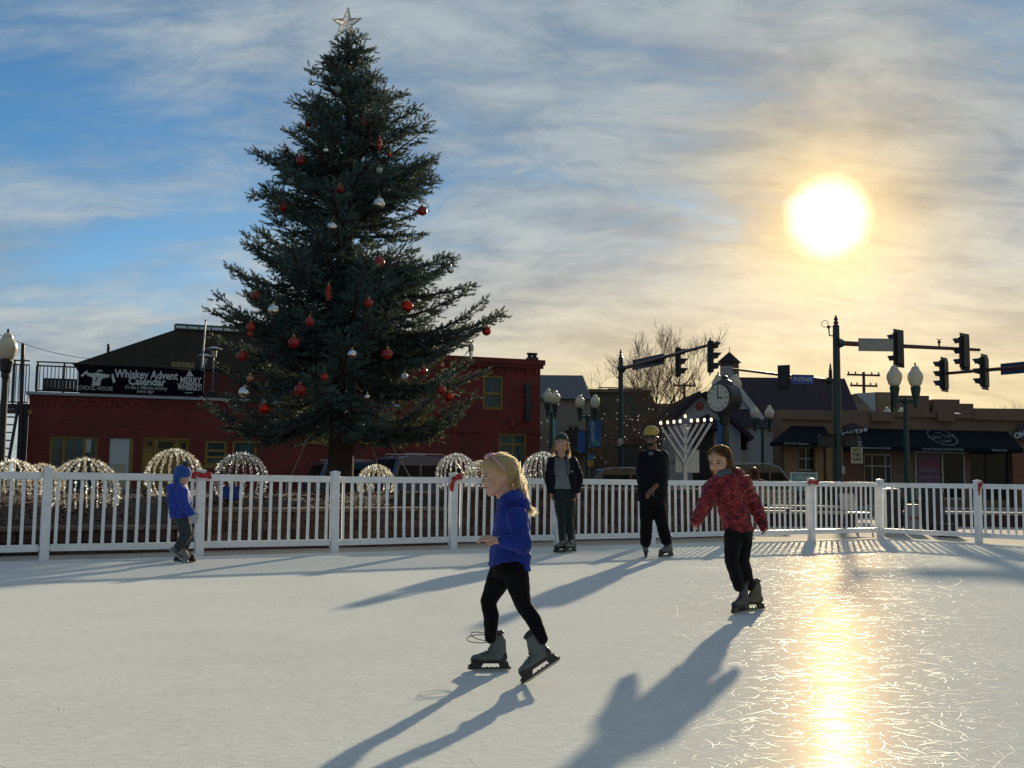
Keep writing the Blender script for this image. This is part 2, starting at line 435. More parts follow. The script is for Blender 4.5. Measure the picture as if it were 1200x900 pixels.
FP = [Vector((-5.58 + 1.58 * i, 12.40 + 0.9125 * i, 0)) for i in range(-3, 9)]        # straight run of posts
CORNER = FP[-1]
FQ = [CORNER, Vector((8.30, 18.30, 0)), Vector((9.50, 16.90, 0)), Vector((10.40, 15.30, 0)), Vector((11.0, 13.57, 0))]
def flat_poly(name, pts, z, m):
    o = MB().add([(p[0], p[1], z) for p in pts], [tuple(range(len(pts)))]).build(name, m); return o
def ice_marks(poly):
    """blade cuts: thin curled slivers of shaved ice standing a millimetre proud"""
    rg = random.Random(77); m = MB()
    for k in range(21000):
        d = 2.4 + 16.0 * rg.random() ** 1.7; x = rg.uniform(-0.62, 0.62) * d; y = d
        if y > 15.4 + 0.5776 * x - 0.3: continue
        ln = rg.choice((0.015, 0.025, 0.035, 0.05, 0.08, 0.14)) * rg.uniform(0.6, 1.4) * (0.6 + 0.07 * d) * (1 if k % 60 else 7); a = rg.gauss(0.25, 0.9); cv = rg.gauss(0, 1.1) / max(0.3, ln * 2); w = rg.uniform(0.0004, 0.0015) * (0.7 + 0.09 * d)
        n = 3 if ln < 0.12 else (6 if ln < 0.5 else 16); cv = cv if ln < 0.5 else rg.gauss(0, 0.5); P = []; px, py = x, y; tl = rg.uniform(-.1, .1)
        for i in range(n + 1):
            f = i / n; t = w * (sin(pi * min(0.97, max(0.03, f))) ** 0.5); nx, ny = -sin(a), cos(a)
            P += [(px + nx * t, py + ny * t, 0.0012 + max(0, tl) * t), (px - nx * t, py - ny * t, 0.0012 + max(0, -tl) * t)]
            px += cos(a) * ln / n; py += sin(a) * ln / n; a += cv * ln / n + rg.gauss(0, 0.06)
        m.add(P, [(2 * i, 2 * i + 1, 2 * i + 3, 2 * i + 2) for i in range(n)])
    o = m.build('ice_scratches', mat('shaved_ice', (0.86, 0.87, 0.85), 0.42, var=0.08, scale=30, spec=0.06)); stuff(tag(o, 'fine white blade scratches and curled shavings all over the ice', 'ice scratches')); fix_up(o)
def fix_up(o):
    bm = bmesh.new(); bm.from_mesh(o.data)
    for f in bm.faces:
        f.normal_update()
        if f.normal.z < 0: f.normal_flip()
    bm.to_mesh(o.data); bm.free()
def build_ground():
    asphalt = mat('asphalt', (0.085, 0.082, 0.08), 0.95, spec=0.12, var=0.25, scale=14, bump=0.4, bscale=60, dirt=(0.14, 0.135, 0.13), dscale=0.3, damt=0.6)
    o = flat_poly('ground', [(-900, -300), (900, -300), (900, 1500), (-900, 1500)], -0.17, asphalt); structure(o)
    # plaza slab around and beyond the rink
    conc = mat('plaza_concrete', (0.42, 0.39, 0.34), 0.95, spec=0.12, var=0.12, scale=3, bump=0.25, bscale=30, dirt=(0.26, 0.24, 0.21), dscale=0.6)
    m = MB(); m.box2((-30, -14, -0.40), (34, 31.5, -0.035))
    structure(m.build('plaza_pavement', conc))
    ice = [( p.x - 0.0, p.y) for p in FP] + [(p.x, p.y) for p in FQ[1:]]
    ice = ice + [(11.5, 4), (9, -6), (0, -11), (-8.5, -8), (-12.5, -1), (-12.9, 7.0)]
    m = MB(); n = len(ice)
    m.add([(x, y, 0.0) for x, y in ice] + [(x, y, -0.034) for x, y in ice], [tuple(range(n))] + [(i, i + n, (i + 1) % n + n, (i + 1) % n) for i in range(n)])
    structure(m.build('ice_rink', ice_material()))
    ice_marks(ice)
    # sidewalk in front of the far buildings with a kerb step
    side = mat('sidewalk', (0.36, 0.34, 0.31), 0.8, var=0.12, scale=2, bump=0.2)
    d = Vector((18.9, 6.5, 0)).normalized(); nrm = Vector((d.y, -d.x, 0)); P0 = Vector((-17.7, 37.5, 0))
    a, b = P0 - d * 14 + nrm * 0.3, P0 + d * 21.4 + nrm * 0.3
    q = [a, b, b + nrm * 3.0, a + nrm * 3.0]
    m = MB(); m.add([(p.x, p.y, -0.02) for p in q] + [(p.x, p.y, -0.168) for p in q], [(3, 2, 1, 0), (0, 1, 5, 4), (1, 2, 6, 5), (2, 3, 7, 6), (3, 0, 4, 7)])
    structure(m.build('sidewalk', side))
    q = [(9.5, 43.2), (60, 43.2), (60, 46.9), (9.5, 46.9)]
    m = MB(); m.add([(x, y, -0.02) for x, y in q] + [(x, y, -0.168) for x, y in q], [(0, 1, 2, 3), (1, 0, 4, 5), (2, 1, 5, 6), (3, 2, 6, 7), (0, 3, 7, 4)])
    structure(m.build('sidewalk', side))
    # painted lines on the street
    paint = mat('road_paint', (0.7, 0.68, 0.6), 0.7, var=0.2, scale=20)
    m = MB()
    for i in range(7):
        m.add([(6 + i * 1.1, 33.2, -0.166), (6.5 + i * 1.1, 33.2, -0.166), (6.5 + i * 1.1, 36.4, -0.166), (6 + i * 1.1, 36.4, -0.166)], [(0, 1, 2, 3)])
    structure(m.build('road_markings', paint))
build_ground()

# ------------------------------------------------------------------ picket fence
vinyl = mat('white_vinyl', (0.90, 0.91, 0.91), 0.42, var=0.05, scale=3, dirt=(0.50, 0.49, 0.46), dscale=3.5, damt=0.5)
fence = thing('picket_fence', 'long white vinyl picket fence round the far side of the ice', 'fence', (0, 0, 0))
post_me = MB().box2((-0.052, -0.052, -0.034), (0.052, 0.052, 1.085), 0.004).mesh('post', vinyl)
m = MB(); m.box2((-0.058, -0.058, 1.0855), (0.058, 0.058, 1.105), 0.004)
m.add([(-0.053, -0.053, 1.1055), (0.053, -0.053, 1.1055), (0.053, 0.053, 1.1055), (-0.053, 0.053, 1.1055), (0, 0, 1.122)], [(0, 1, 4), (1, 2, 4), (2, 3, 4), (3, 0, 4)])
cap_me = m.mesh('post_cap', vinyl)
picket_me = MB().box2((-0.019, -0.011, 0.186), (0.019, 0.011, 0.958), 0.002).mesh('picket', vinyl)
def panel(a, b, k):
    d = b - a; ln = d.length; ang = atan2(d.y, d.x); h = ln / 2 - 0.066
    p = bpy.data.objects.new('fence_panel', None); COL.objects.link(p); p.parent = fence
    p.location = (a + b) / 2 + Vector((0, 0, RNG.uniform(-0.004, 0.004))); p.rotation_euler = (RNG.uniform(-0.012, 0.012), RNG.uniform(-0.005, 0.005), ang)
    for nm, z0, z1 in (('top_rail', 0.9605, 1.048), ('bottom_rail', 0.10, 0.184)):
        m = MB(); m.box2((-h, -0.026, z0), (h, 0.026, z1), 0.005)
        m.box2((-h - 0.013, -0.015, z0 + 0.02), (h + 0.013, 0.015, z1 - 0.02)); m.build(nm, vinyl, p)
    n = 13 if ln < 1.95 else 14
    for i in range(n):
        u = -h + 0.055 + (2 * h - 0.11) * i / (n - 1)
        link('picket', picket_me, p, (u + RNG.uniform(-.003, .003), 0, 0))
def post(p):
    o = link('post', post_me, fence, p, (RNG.uniform(-.008, .008), RNG.uniform(-.008, .008), atan2(0.9125, 1.58) + RNG.uniform(-.02, .02)))
    link('post_cap', cap_me, o)
for i, (a, b) in enumerate(zip(FP, FP[1:])): panel(a, b, i)
for i, (a, b) in enumerate(zip(FQ, FQ[1:])): panel(a, b, i)
for p in FP + FQ[1:]: post(p)
# ------------------------------------------------------------------ facade helper
class Facade:
    def __init__(s, p0, ang):
        s.p0 = Vector((p0[0], p0[1], 0)); s.ang = ang
        s.d = Vector((cos(ang), sin(ang), 0)); s.n = Vector((-sin(ang), cos(ang), 0))      # n points into the building
    def uv(s, px, py, depth=0.0):
        r = ray(px, py); o = Vector((0, 0, CAM_H)); p0 = s.p0 + s.n * depth
        t = (p0 - o).dot(s.n) / r.dot(s.n); p = o + r * t
        return ((p - s.p0).dot(s.d), p.z)
    def rect(s, x0, y0, x1, y1, depth=0.0):
        xm, ym = (x0 + x1) / 2, (y0 + y1) / 2
        return (s.uv(x0, ym, depth)[0], s.uv(x1, ym, depth)[0], s.uv(xm, y1, depth)[1], s.uv(xm, y0, depth)[1])   # u0,u1,z0,z1
def wall_mesh(u0, u1, z0, z1, holes, thick=0.3, y0=0.0):
    """wall slab in local x,z (front at y0, facing -y) with rectangular holes and their reveals"""
    us = sorted({u0, u1, *[h[0] for h in holes], *[h[1] for h in holes]})
    zs = sorted({z0, z1, *[h[2] for h in holes], *[h[3] for h in holes]})
    us = [u for u in us if u0 <= u <= u1]; zs = [z for z in zs if z0 <= z <= z1]
    def solid(i, j):
        if i < 0 or j < 0 or i >= len(us) - 1 or j >= len(zs) - 1: return False
        cu, cz = (us[i] + us[i + 1]) / 2, (zs[j] + zs[j + 1]) / 2
        return not any(h[0] < cu < h[1] and h[2] < cz < h[3] for h in holes)
    m = MB(); a, b = y0, y0 + thick
    for i in range(len(us) - 1):
        for j in range(len(zs) - 1):
            if not solid(i, j): continue
            x0, x1, q0, q1 = us[i], us[i + 1], zs[j], zs[j + 1]
            m.add([(x0, a, q0), (x1, a, q0), (x1, a, q1), (x0, a, q1)], [(0, 1, 2, 3)])
            m.add([(x0, b, q0), (x1, b, q0), (x1, b, q1), (x0, b, q1)], [(3, 2, 1, 0)])
            if not solid(i - 1, j): m.add([(x0, a, q0), (x0, a, q1), (x0, b, q1), (x0, b, q0)], [(0, 1, 2, 3)])
            if not solid(i + 1, j): m.add([(x1, a, q0), (x1, a, q1), (x1, b, q1), (x1, b, q0)], [(3, 2, 1, 0)])
            if not solid(i, j - 1): m.add([(x0, a, q0), (x1, a, q0), (x1, b, q0), (x0, b, q0)], [(3, 2, 1, 0)])
            if not solid(i, j + 1): m.add([(x0, a, q1), (x1, a, q1), (x1, b, q1), (x0, b, q1)], [(0, 1, 2, 3)])
    return m
glass = mat('window_glass', (0.012, 0.02, 0.024), 0.06, var=0.3, scale=0.7, spec=0.25)
glass_teal = mat('teal_window_glass', (0.03, 0.075, 0.085), 0.05, var=0.5, scale=1.2, spec=0.35)
def window(parent, u0, u1, z0, z1, fm, bars_u=(), bars_z=(), fw=0.07, y=0.08, g=None, sill=None, name='window'):
    """frame with panes set into an opening; bars are fractions of the clear opening"""
    m = MB(); d = 0.09
    m.box2((u0, y, z1 - fw), (u1, y + d, z1)); m.box2((u0, y, z0), (u1, y + d, z0 + fw))
    m.box2((u0, y, z0 + fw), (u0 + fw, y + d, z1 - fw)); m.box2((u1 - fw, y, z0 + fw), (u1, y + d, z1 - fw))
    cu = [u0 + fw] + [u0 + fw + (u1 - u0 - 2 * fw) * b for b in bars_u] + [u1 - fw]
    cz = [z0 + fw] + [z0 + fw + (z1 - z0 - 2 * fw) * b for b in bars_z] + [z1 - fw]
    bw = fw * 0.45
    for q in cu[1:-1]: m.box2((q - bw, y + 0.005, z0 + fw), (q + bw, y + d - 0.01, z1 - fw))
    for q in cz[1:-1]: m.box2((u0 + fw, y + 0.008, q - bw), (u1 - fw, y + d - 0.012, q + bw))
    w = m.build(name, fm, parent)
    for a, b in zip(cu, cu[1:]):
        for c, e in zip(cz, cz[1:]):
            MB().box2((a, y + 0.045, c), (b, y + 0.055, e)).build('pane', g or glass, w)
    if sill:
        MB().box2((u0 - 0.06, -0.07, z0 - 0.09), (u1 + 0.06, y + 0.02, z0 - 0.002)).build('sill', sill, w)
    return w

# ------------------------------------------------------------------ red brick building with the roof deck
def build_school():
    F = Facade((-17.7, 37.5), atan2(6.5, 18.9))
    b = thing('brick_building', 'long red brick building with a roof deck and mustard window frames behind the spruce', 'building', F.p0, F.ang)
    brick = brick_mat('red_brick', (0.205, 0.024, 0.019), (0.135, 0.018, 0.015), (0.14, 0.055, 0.045))
    must = mat('mustard_paint', (0.27, 0.165, 0.03), 0.5, var=0.12, scale=5, dirt=(0.17, 0.10, 0.03))
    coping = mat('blue_grey_coping', (0.33, 0.38, 0.44), 0.45, var=0.1)
    dark = mat('dark_steel', (0.018, 0.018, 0.02), 0.5, var=0.2)
    uT = F.uv(468, 450)[0]; uR = F.uv(632, 450)[0]
    zL = F.uv(60, 463)[1]; zR = F.uv(600, 423)[1]
    # openings
    o1 = F.rect(57, 511, 114, 575); door = F.rect(127, 513, 151, 577); o2 = F.rect(166, 513, 221, 577)
    w3 = F.rect(240, 516, 266, 546); w4 = F.rect(272, 516, 301, 541); w5 = F.rect(361, 498, 391, 518); w6 = F.rect(425, 504, 458, 518)
    door = (door[0], door[1] + 0.14, -0.02, door[3]); o1 = (o1[0], o1[1], 0.35, o1[3]); o2 = (o2[0], o2[1], -0.02, o2[3])
    wl = wall_mesh(0, uT, -0.17, zL, [o1, door, o2, w3, w4, w5, w6])
    wl.box2((0, 0.32, -0.17), (0.3, 14, zL))
    wl.build('wall', brick, b)
    r1 = F.rect(565, 440, 589, 480); r2 = F.rect(583, 508, 616, 580); r2 = (r2[0], r2[1], -0.02, r2[3]); r3 = F.rect(508, 492, 531, 505)
    wr = wall_mesh(uT, uR, -0.17, zR, [r1, r2, r3], 0.3, -0.12)
    wr.box2((uR - 0.3, 0.20, -0.17), (uR, 13, zR)); wr.box2((uT, 0.20, zL), (uT + 0.3, 13, zR))
    wr.build('wall', brick, b)
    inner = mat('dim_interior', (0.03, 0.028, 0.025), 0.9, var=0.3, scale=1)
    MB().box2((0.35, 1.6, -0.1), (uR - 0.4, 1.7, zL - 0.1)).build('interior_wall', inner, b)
    # copings, corbels, belts
    m = MB(); m.box2((-0.12, -0.14, zL + 0.002), (uT - 0.002, 0.42, zL + 0.10)); m.build('coping', coping, b)
    m = MB(); m.box2((uT - 0.1, -0.30, zR - 0.15), (uR + 0.16, 0.3, zR + 0.07)); m.box2((uT - 0.05, -0.23, zR - 0.30), (uR + 0.10, -0.122, zR - 0.152)); m.build('cornice', brick, b)
    for k in range(34):
        u = 0.35 + k * (uT - 0.7) / 33
        MB().box2((u - 0.07, -0.05, zL - 0.36), (u + 0.07, -0.002, zL - 0.16)).build('corbel', brick, b)
    for k in range(14):
        u = uT + 0.3 + k * (uR - uT - 0.5) / 13
        MB().box2((u - 0.06, -0.2, zR - 0.52), (u + 0.06, -0.122, zR - 0.302)).build('corbel', brick, b)
    MB().box2((-0.02, -0.03, zL - 0.16), (uT - 0.1, -0.002, zL - 0.02)).build('brick_band', brick, b)
    zb = F.uv(624, 507)[1]
    MB().box2((r2[1] + 0.15, -0.17, zb - 0.1), (uR + 0.03, -0.122, zb + 0.08)).build('brick_band', brick, b)
    MB().box2((uT + 0.1, -0.16, zb - 0.06), (r2[0] - 0.2, -0.122, zb + 0.06)).build('brick_band', brick, b)
    # chimney pots on the corner
    m = MB(); u0 = F.uv(619, 421)[0]; u1 = F.uv(630, 421)[0]
    m.box2((u0, -0.1, zR + 0.072), (u1, 0.3, zR + 0.2)); m.build('chimney_block', dark, b)
    for q in (0.25, 0.75): MB().lathe([(0.1, 0), (0.1, 0.12), (0.14, 0.14), (0.14, 0.2)], 10, (u0 + (u1 - u0) * q, 0.1, zR + 0.2005)).build('chimney_pot', dark, b)
    # windows and doors
    w = window(b, *o1, must, (0.26, 0.73), (), 0.09, g=glass_teal)
    wt = mat('white_print', (0.62, 0.62, 0.60), 0.6)
    dk = mat('dark_print', (0.03, 0.03, 0.035), 0.6)
    s = F.rect(100.5, 514.5, 106, 530)
    MB().box2((s[0], 0.11, s[2]), (s[1], 0.122, s[3])).build('window_sign', wt, b)
    for k, ch in enumerate('OPEN'):
        link('lettering', text_mesh(ch, 0.14, dk), b, ((s[0] + s[1]) / 2, 0.105, s[3] - 0.08 - k * (s[3] - s[2] - 0.1) / 3.4))
    dw = mat('white_door', (0.50, 0.55, 0.57), 0.5, var=0.05, dirt=(0.36, 0.36, 0.34))
    zj = F.uv(139, 543)[1]
    dob = MB().box2((door[0] + 0.01, 0.07, 0.0), (door[1] - 0.15, 0.12, door[3] - 0.02)).build('door', dw, b)
    MB().box2((door[0] + 0.1, 0.055, zj - 0.9), (door[1] - 0.25, 0.069, zj - 0.03)).build('door_panel', mat('cream_panel', (0.42, 0.38, 0.27), 0.6), dob)
    MB().box2((door[0] + 0.05, 0.04, 1.0), (door[0] + 0.09, 0.069, 1.16)).build('door_handle', dark, dob)
    MB().box2((door[1] - 0.148, 0.05, 0.0), (door[1] + 0.02, 0.13, door[3])).build('door_jamb', must, b)
    m = MB(); m.tube([(door[0] - 0.3, -1.1, 1.0), (door[1] + 0.6, -1.1, 1.0), (door[1] + 1.5, -1.15, 0.45)], 0.025, 6)
    for q in (door[0] - 0.2, door[1] + 0.55, door[1] + 1.45): m.tube([(q, -1.1, -0.02), (q, -1.1, 1.0 if q < door[1] + 1 else 0.47)], 0.02, 6)
    m.build('handrail', dark, b)
    # panelled mustard entry
    e0, e1, _, e3 = o2
    ent = MB().box2((e0, 0.10, 0.0), (e1, 0.16, e3)).build('entry_panel', must, b)
    for (x0, y0, x1, y1) in ((171, 516, 180, 524), (184, 516.5, 204, 527), (211, 517, 219, 527)):
        q = F.rect(x0, y0, x1, y1)
        window(ent, q[0], q[1], q[2], q[3], must, (), (), 0.035, 0.03, name='transom_window')
    for q in (182, 206, 221):
        u = F.uv(q, 540)[0]; MB().box2((u - 0.06, 0.045, 0.0), (u + 0.06, 0.099, e3)).build('mullion', must, ent)
    MB().box2((e0, 0.03, e3 - 0.07), (e1, 0.099, e3)).build('lintel', must, ent)
    window(b, *w3, must, (), (0.3, 0.62), 0.10, 0.05, sill=must, g=glass_teal); window(b, *w4, must, (), (), 0.10, 0.05, sill=must, g=glass_teal)
    window(b, *w5, must, (), (), 0.08, 0.05, sill=must); window(b, *w6, must, (), (), 0.03, 0.05, sill=must)
    window(b, *r1, must, (), (0.46,), 0.10, -0.06, g=glass_teal, sill=brick)
    zt = F.uv(600, 519)[1]; f = (zt - r2[2]) / (r2[3] - r2[2])
    window(b, *r2, must, (0.5,), (f,), 0.09, -0.06, g=glass_teal)
    window(b, *r3, must, (), (), 0.04, -0.06)
    s = F.rect(613.5, 450, 620, 494)
    sg = MB().box2((s[0], -0.26, s[2]), (s[1], -0.14, s[3])).build('blade_sign', dark, b)
    m = MB()
    for z in (s[2] + 0.2, s[3] - 0.2): m.tube([(s[0] - 0.1, -0.2, z), (s[0], -0.2, z)], 0.03, 6)
    m.box2((s[0] + 0.06, -0.268, s[2] + 0.1), (s[1] - 0.06, -0.261, s[3] - 0.1)); m.build('sign_bracket', dark, sg)
    q = F.rect(596, 493, 600, 501); MB().lathe([(0.03, 0), (0.1, 0.05), (0.06, 0.28), (0.03, 0.3)], 10, ((q[0] + q[1]) / 2, -0.22, q[2])).build('wall_bell', mat('red_enamel', (0.25, 0.02, 0.02), 0.4), b)
    # roof deck, hipped roof with lantern
    MB().box2((0.32, 0.32, zL - 0.15), (uT, 14, zL - 0.02)).build('roof_deck', mat('deck_boards', (0.14, 0.10, 0.07), 0.8), b)
    roof = mat('brown_roof', (0.036, 0.030, 0.022), 0.95, spec=0.1, var=0.3, scale=8, bump=0.3, bscale=20)
    D = 9.0
    ra = F.uv(98, 432, D); rb = F.uv(205, 387, D); rc = (F.uv(480, 390, D)[0], rb[1]); rd = F.uv(604, 424, D)
    base = ra[1] - 0.12
    m = MB(); sl = (rb[1] - ra[1]) / (rb[0] - ra[0]); u_b0 = ra[0] - (ra[1] - base) / sl; u_b1 = rd[0]
    m.add([(u_b0, D - 3.2, base), (u_b1, D - 3.2, base), (u_b1, D + 5, base), (u_b0, D + 5, base), (rb[0], D - 0.2, rb[1]), (rc[0], D - 0.2, rb[1]), (rc[0], D + 2, rb[1]), (rb[0], D + 2, rb[1])],
          [(0, 1, 5, 4), (1, 2, 6, 5), (2, 3, 7, 6), (3, 0, 4, 7), (4, 5, 6, 7)])
    rf = m.build('roof', roof, b)
    MB().box2((u_b0 + 0.3, D - 2.9, zL - 0.2), (u_b1 - 0.3, D + 4.5, base - 0.002)).build('upper_wall', brick, b)
    l0 = rb[0]; l1 = F.uv(330, 388, D)[0]; zl = F.uv(230, 382.5, D)[1]
    lm = mat('lantern_frame', (0.05, 0.06, 0.055), 0.5); lg = mat('lantern_glass', (0.32, 0.40, 0.36), 0.15, var=0.1, spec=0.8)
    n = 9
    for k in range(n):
        a0 = l0 + (l1 - l0) * k / n; a1 = l0 + (l1 - l0) * (k + 1) / n
        m = MB(); m.add([(a0 + .05, D - 0.3, rb[1] + 0.04), (a1 - .05, D - 0.3, rb[1] + 0.04), (a1 - .05, D + 0.05, zl + 0.02), (a0 + .05, D + 0.05, zl + 0.02)], [(0, 1, 2, 3)])
        m.add([(a0 + .05, D - 0.28, rb[1] + 0.03), (a1 - .05, D - 0.28, rb[1] + 0.03), (a1 - .05, D + 0.07, zl + 0.01), (a0 + .05, D + 0.07, zl + 0.01)], [(3, 2, 1, 0)])
        m.build('skylight_pane', lg, rf)
    m = MB()
    for k in range(n + 1):
        a0 = l0 + (l1 - l0) * k / n; m.tube([(a0, D - 0.32, rb[1]), (a0, D + 0.05, zl + 0.03)], 0.045, 4)
    m.tube([(l0, D + 0.07, zl + 0.05), (l1, D + 0.07, zl + 0.05)], 0.05, 4); m.tube([(l0, D - 0.32, rb[1] + 0.03), (l1, D - 0.32, rb[1] + 0.03)], 0.05, 4)
    m.build('skylight_frame', lm, rf)
    m = MB(); q = F.uv(129, 418, D); m.tube([(q[0], D - 2, q[1] - 0.6), (q[0], D - 2, q[1] + 0.35)], 0.06, 6); m.build('vent_pipe', dark, rf)
    # deck railing, split into sections
    rm = MB(); zt0 = F.uv(70, 424)[1]; zt1 = F.uv(70, 427)[1]
    def rail(u0, u1, y, z0, z1, z2, parent, n, nm='railing'):
        r = bpy.data.objects.new(nm, None); COL.objects.link(r); r.parent = parent
        for zz in (z0, z1, z2): MB().box2((u0, y - 0.025, zz - 0.025), (u1, y + 0.025, zz + 0.025)).build('rail', dark, r)
        bm_ = MB().box2((-0.014, y - 0.014, z0 + 0.026), (0.014, y + 0.014, z1 - 0.026)).mesh('baluster', dark)
        for k in range(n + 1): link('baluster', bm_, r, (u0 + (u1 - u0) * k / n, 0, 0))
        pm = MB().box2((-0.03, y - 0.03, z0 - 0.25), (0.03, y + 0.03, z2)).mesh('post', dark)
        for k in range(0, n + 1, 7): link('post', pm, r, (u0 + (u1 - u0) * k / n + 0.05, 0, 0))
        return r
    u9 = F.uv(91, 440)[0]; u24 = F.uv(240, 450)[0]
    zc = F.uv(70, 457)[1]
    rail(0.1, u9 + 4.0, 0.62, zc, zt1 - 0.02, zt0 + 0.03, b, 42)
    rail(u9 + 4.05, uT - 0.5, 0.62, zc, zt1 - 0.02, zt0 + 0.03, b, 56)
    # dark slatted planter box on the deck by the banner
    s = F.rect(52, 443, 88, 457)
    m = MB(); m.box2((s[0], 0.2, s[3] - 0.06), (s[1], 0.3, s[3])); m.box2((s[0], 0.2, s[2]), (s[1], 0.3, s[2] + 0.08))
    for k in range(9): u = s[0] + (s[1] - s[0]) * k / 8; m.box2((u - 0.05, 0.2, s[2]), (u + 0.05, 0.28, s[3]))
    m.build('slatted_screen', dark, b)
    yl = mat('pine_board', (0.30, 0.23, 0.10), 0.7)
    q = F.rect(201, 424, 228, 434, 4.0)
    sh = bpy.data.objects.new('board_screen', None); COL.objects.link(sh); sh.parent = b
    for k in range(9):
        a0 = q[0] + (q[1] - q[0]) * k / 9; MB().box2((a0 + 0.01, 4.0, zL), (a0 + (q[1] - q[0]) / 9 - 0.01, 4.05, q[3] - 0.02 * (k % 2))).build('board', yl, sh)
    # stairs and landing at the left end
    st = MB(); uA = F.uv(-22, 500)[0]; uB = -0.45
    zd = F.uv(15, 471)[1]
    MB().box2((uA - 3, 0.3, zd - 0.25), (-0.02, 3.5, zd - 0.05)).build('landing', dark, b)
    rail(uA - 3, -0.1, 0.4, zd + 0.02, F.uv(20, 426)[1], F.uv(20, 421)[1], b, 40)
    stair = bpy.data.objects.new('staircase', None); COL.objects.link(stair); stair.parent = b
    edge = mat('pale_step_edge', (0.25, 0.27, 0.28), 0.4, metal=0.6)  # paler metallic strip along the front of each tread
    steps = 12
    for k in range(steps):
        z = zd - 0.25 - k * (zd - 0.1) / steps; y = 0.25 - k * 0.26
        t = MB().box2((uA, y - 0.29, z - 0.04), (uB, y, z)).build('tread', dark, stair)
    for k in range(steps):
        z = zd - 0.25 - k * (zd - 0.1) / steps; y = 0.25 - k * 0.26
        MB().box2((uA, y - 0.31, z - 0.035), (uB, y - 0.2905, z + 0.004)).build('step_edge', edge, stair)
    m = MB()
    for u in (uA - 0.06, uB + 0.06): m.box((u, 0.25 - steps * 0.13, zd / 2 - 0.12), (0.06, sqrt((steps * .26) ** 2 + zd ** 2), 0.3), Matrix.Rotation(atan2(zd, steps * 0.26), 3, 'X'))
    m.build('stringer', dark, stair)
    MB().box2((uB + 0.12, 0.0, -0.17), (-0.04, 0.3, zd - 0.05)).build('stair_wall', dark, b)
    q = F.uv(28, 403)
    m = MB(); m.tube([(F.uv(28, 470)[0], -0.2, -0.17), (q[0], -0.2, q[1])], 0.07, 8); m.build('stair_post', dark, b)
    q = F.uv(35, 483); MB().lathe([(0.03, -0.12), (0.09, -0.08), (0.09, 0.05), (0.02, 0.12)], 10, (q[0], -0.05, q[1])).build('wall_lamp', mat('brass_dull', (0.3, 0.2, 0.08), 0.4, metal=0.8), b)
    return F, b, zL, uT, uR
SCHOOL, school_o, S_ZL, S_UT, S_UR = build_school()

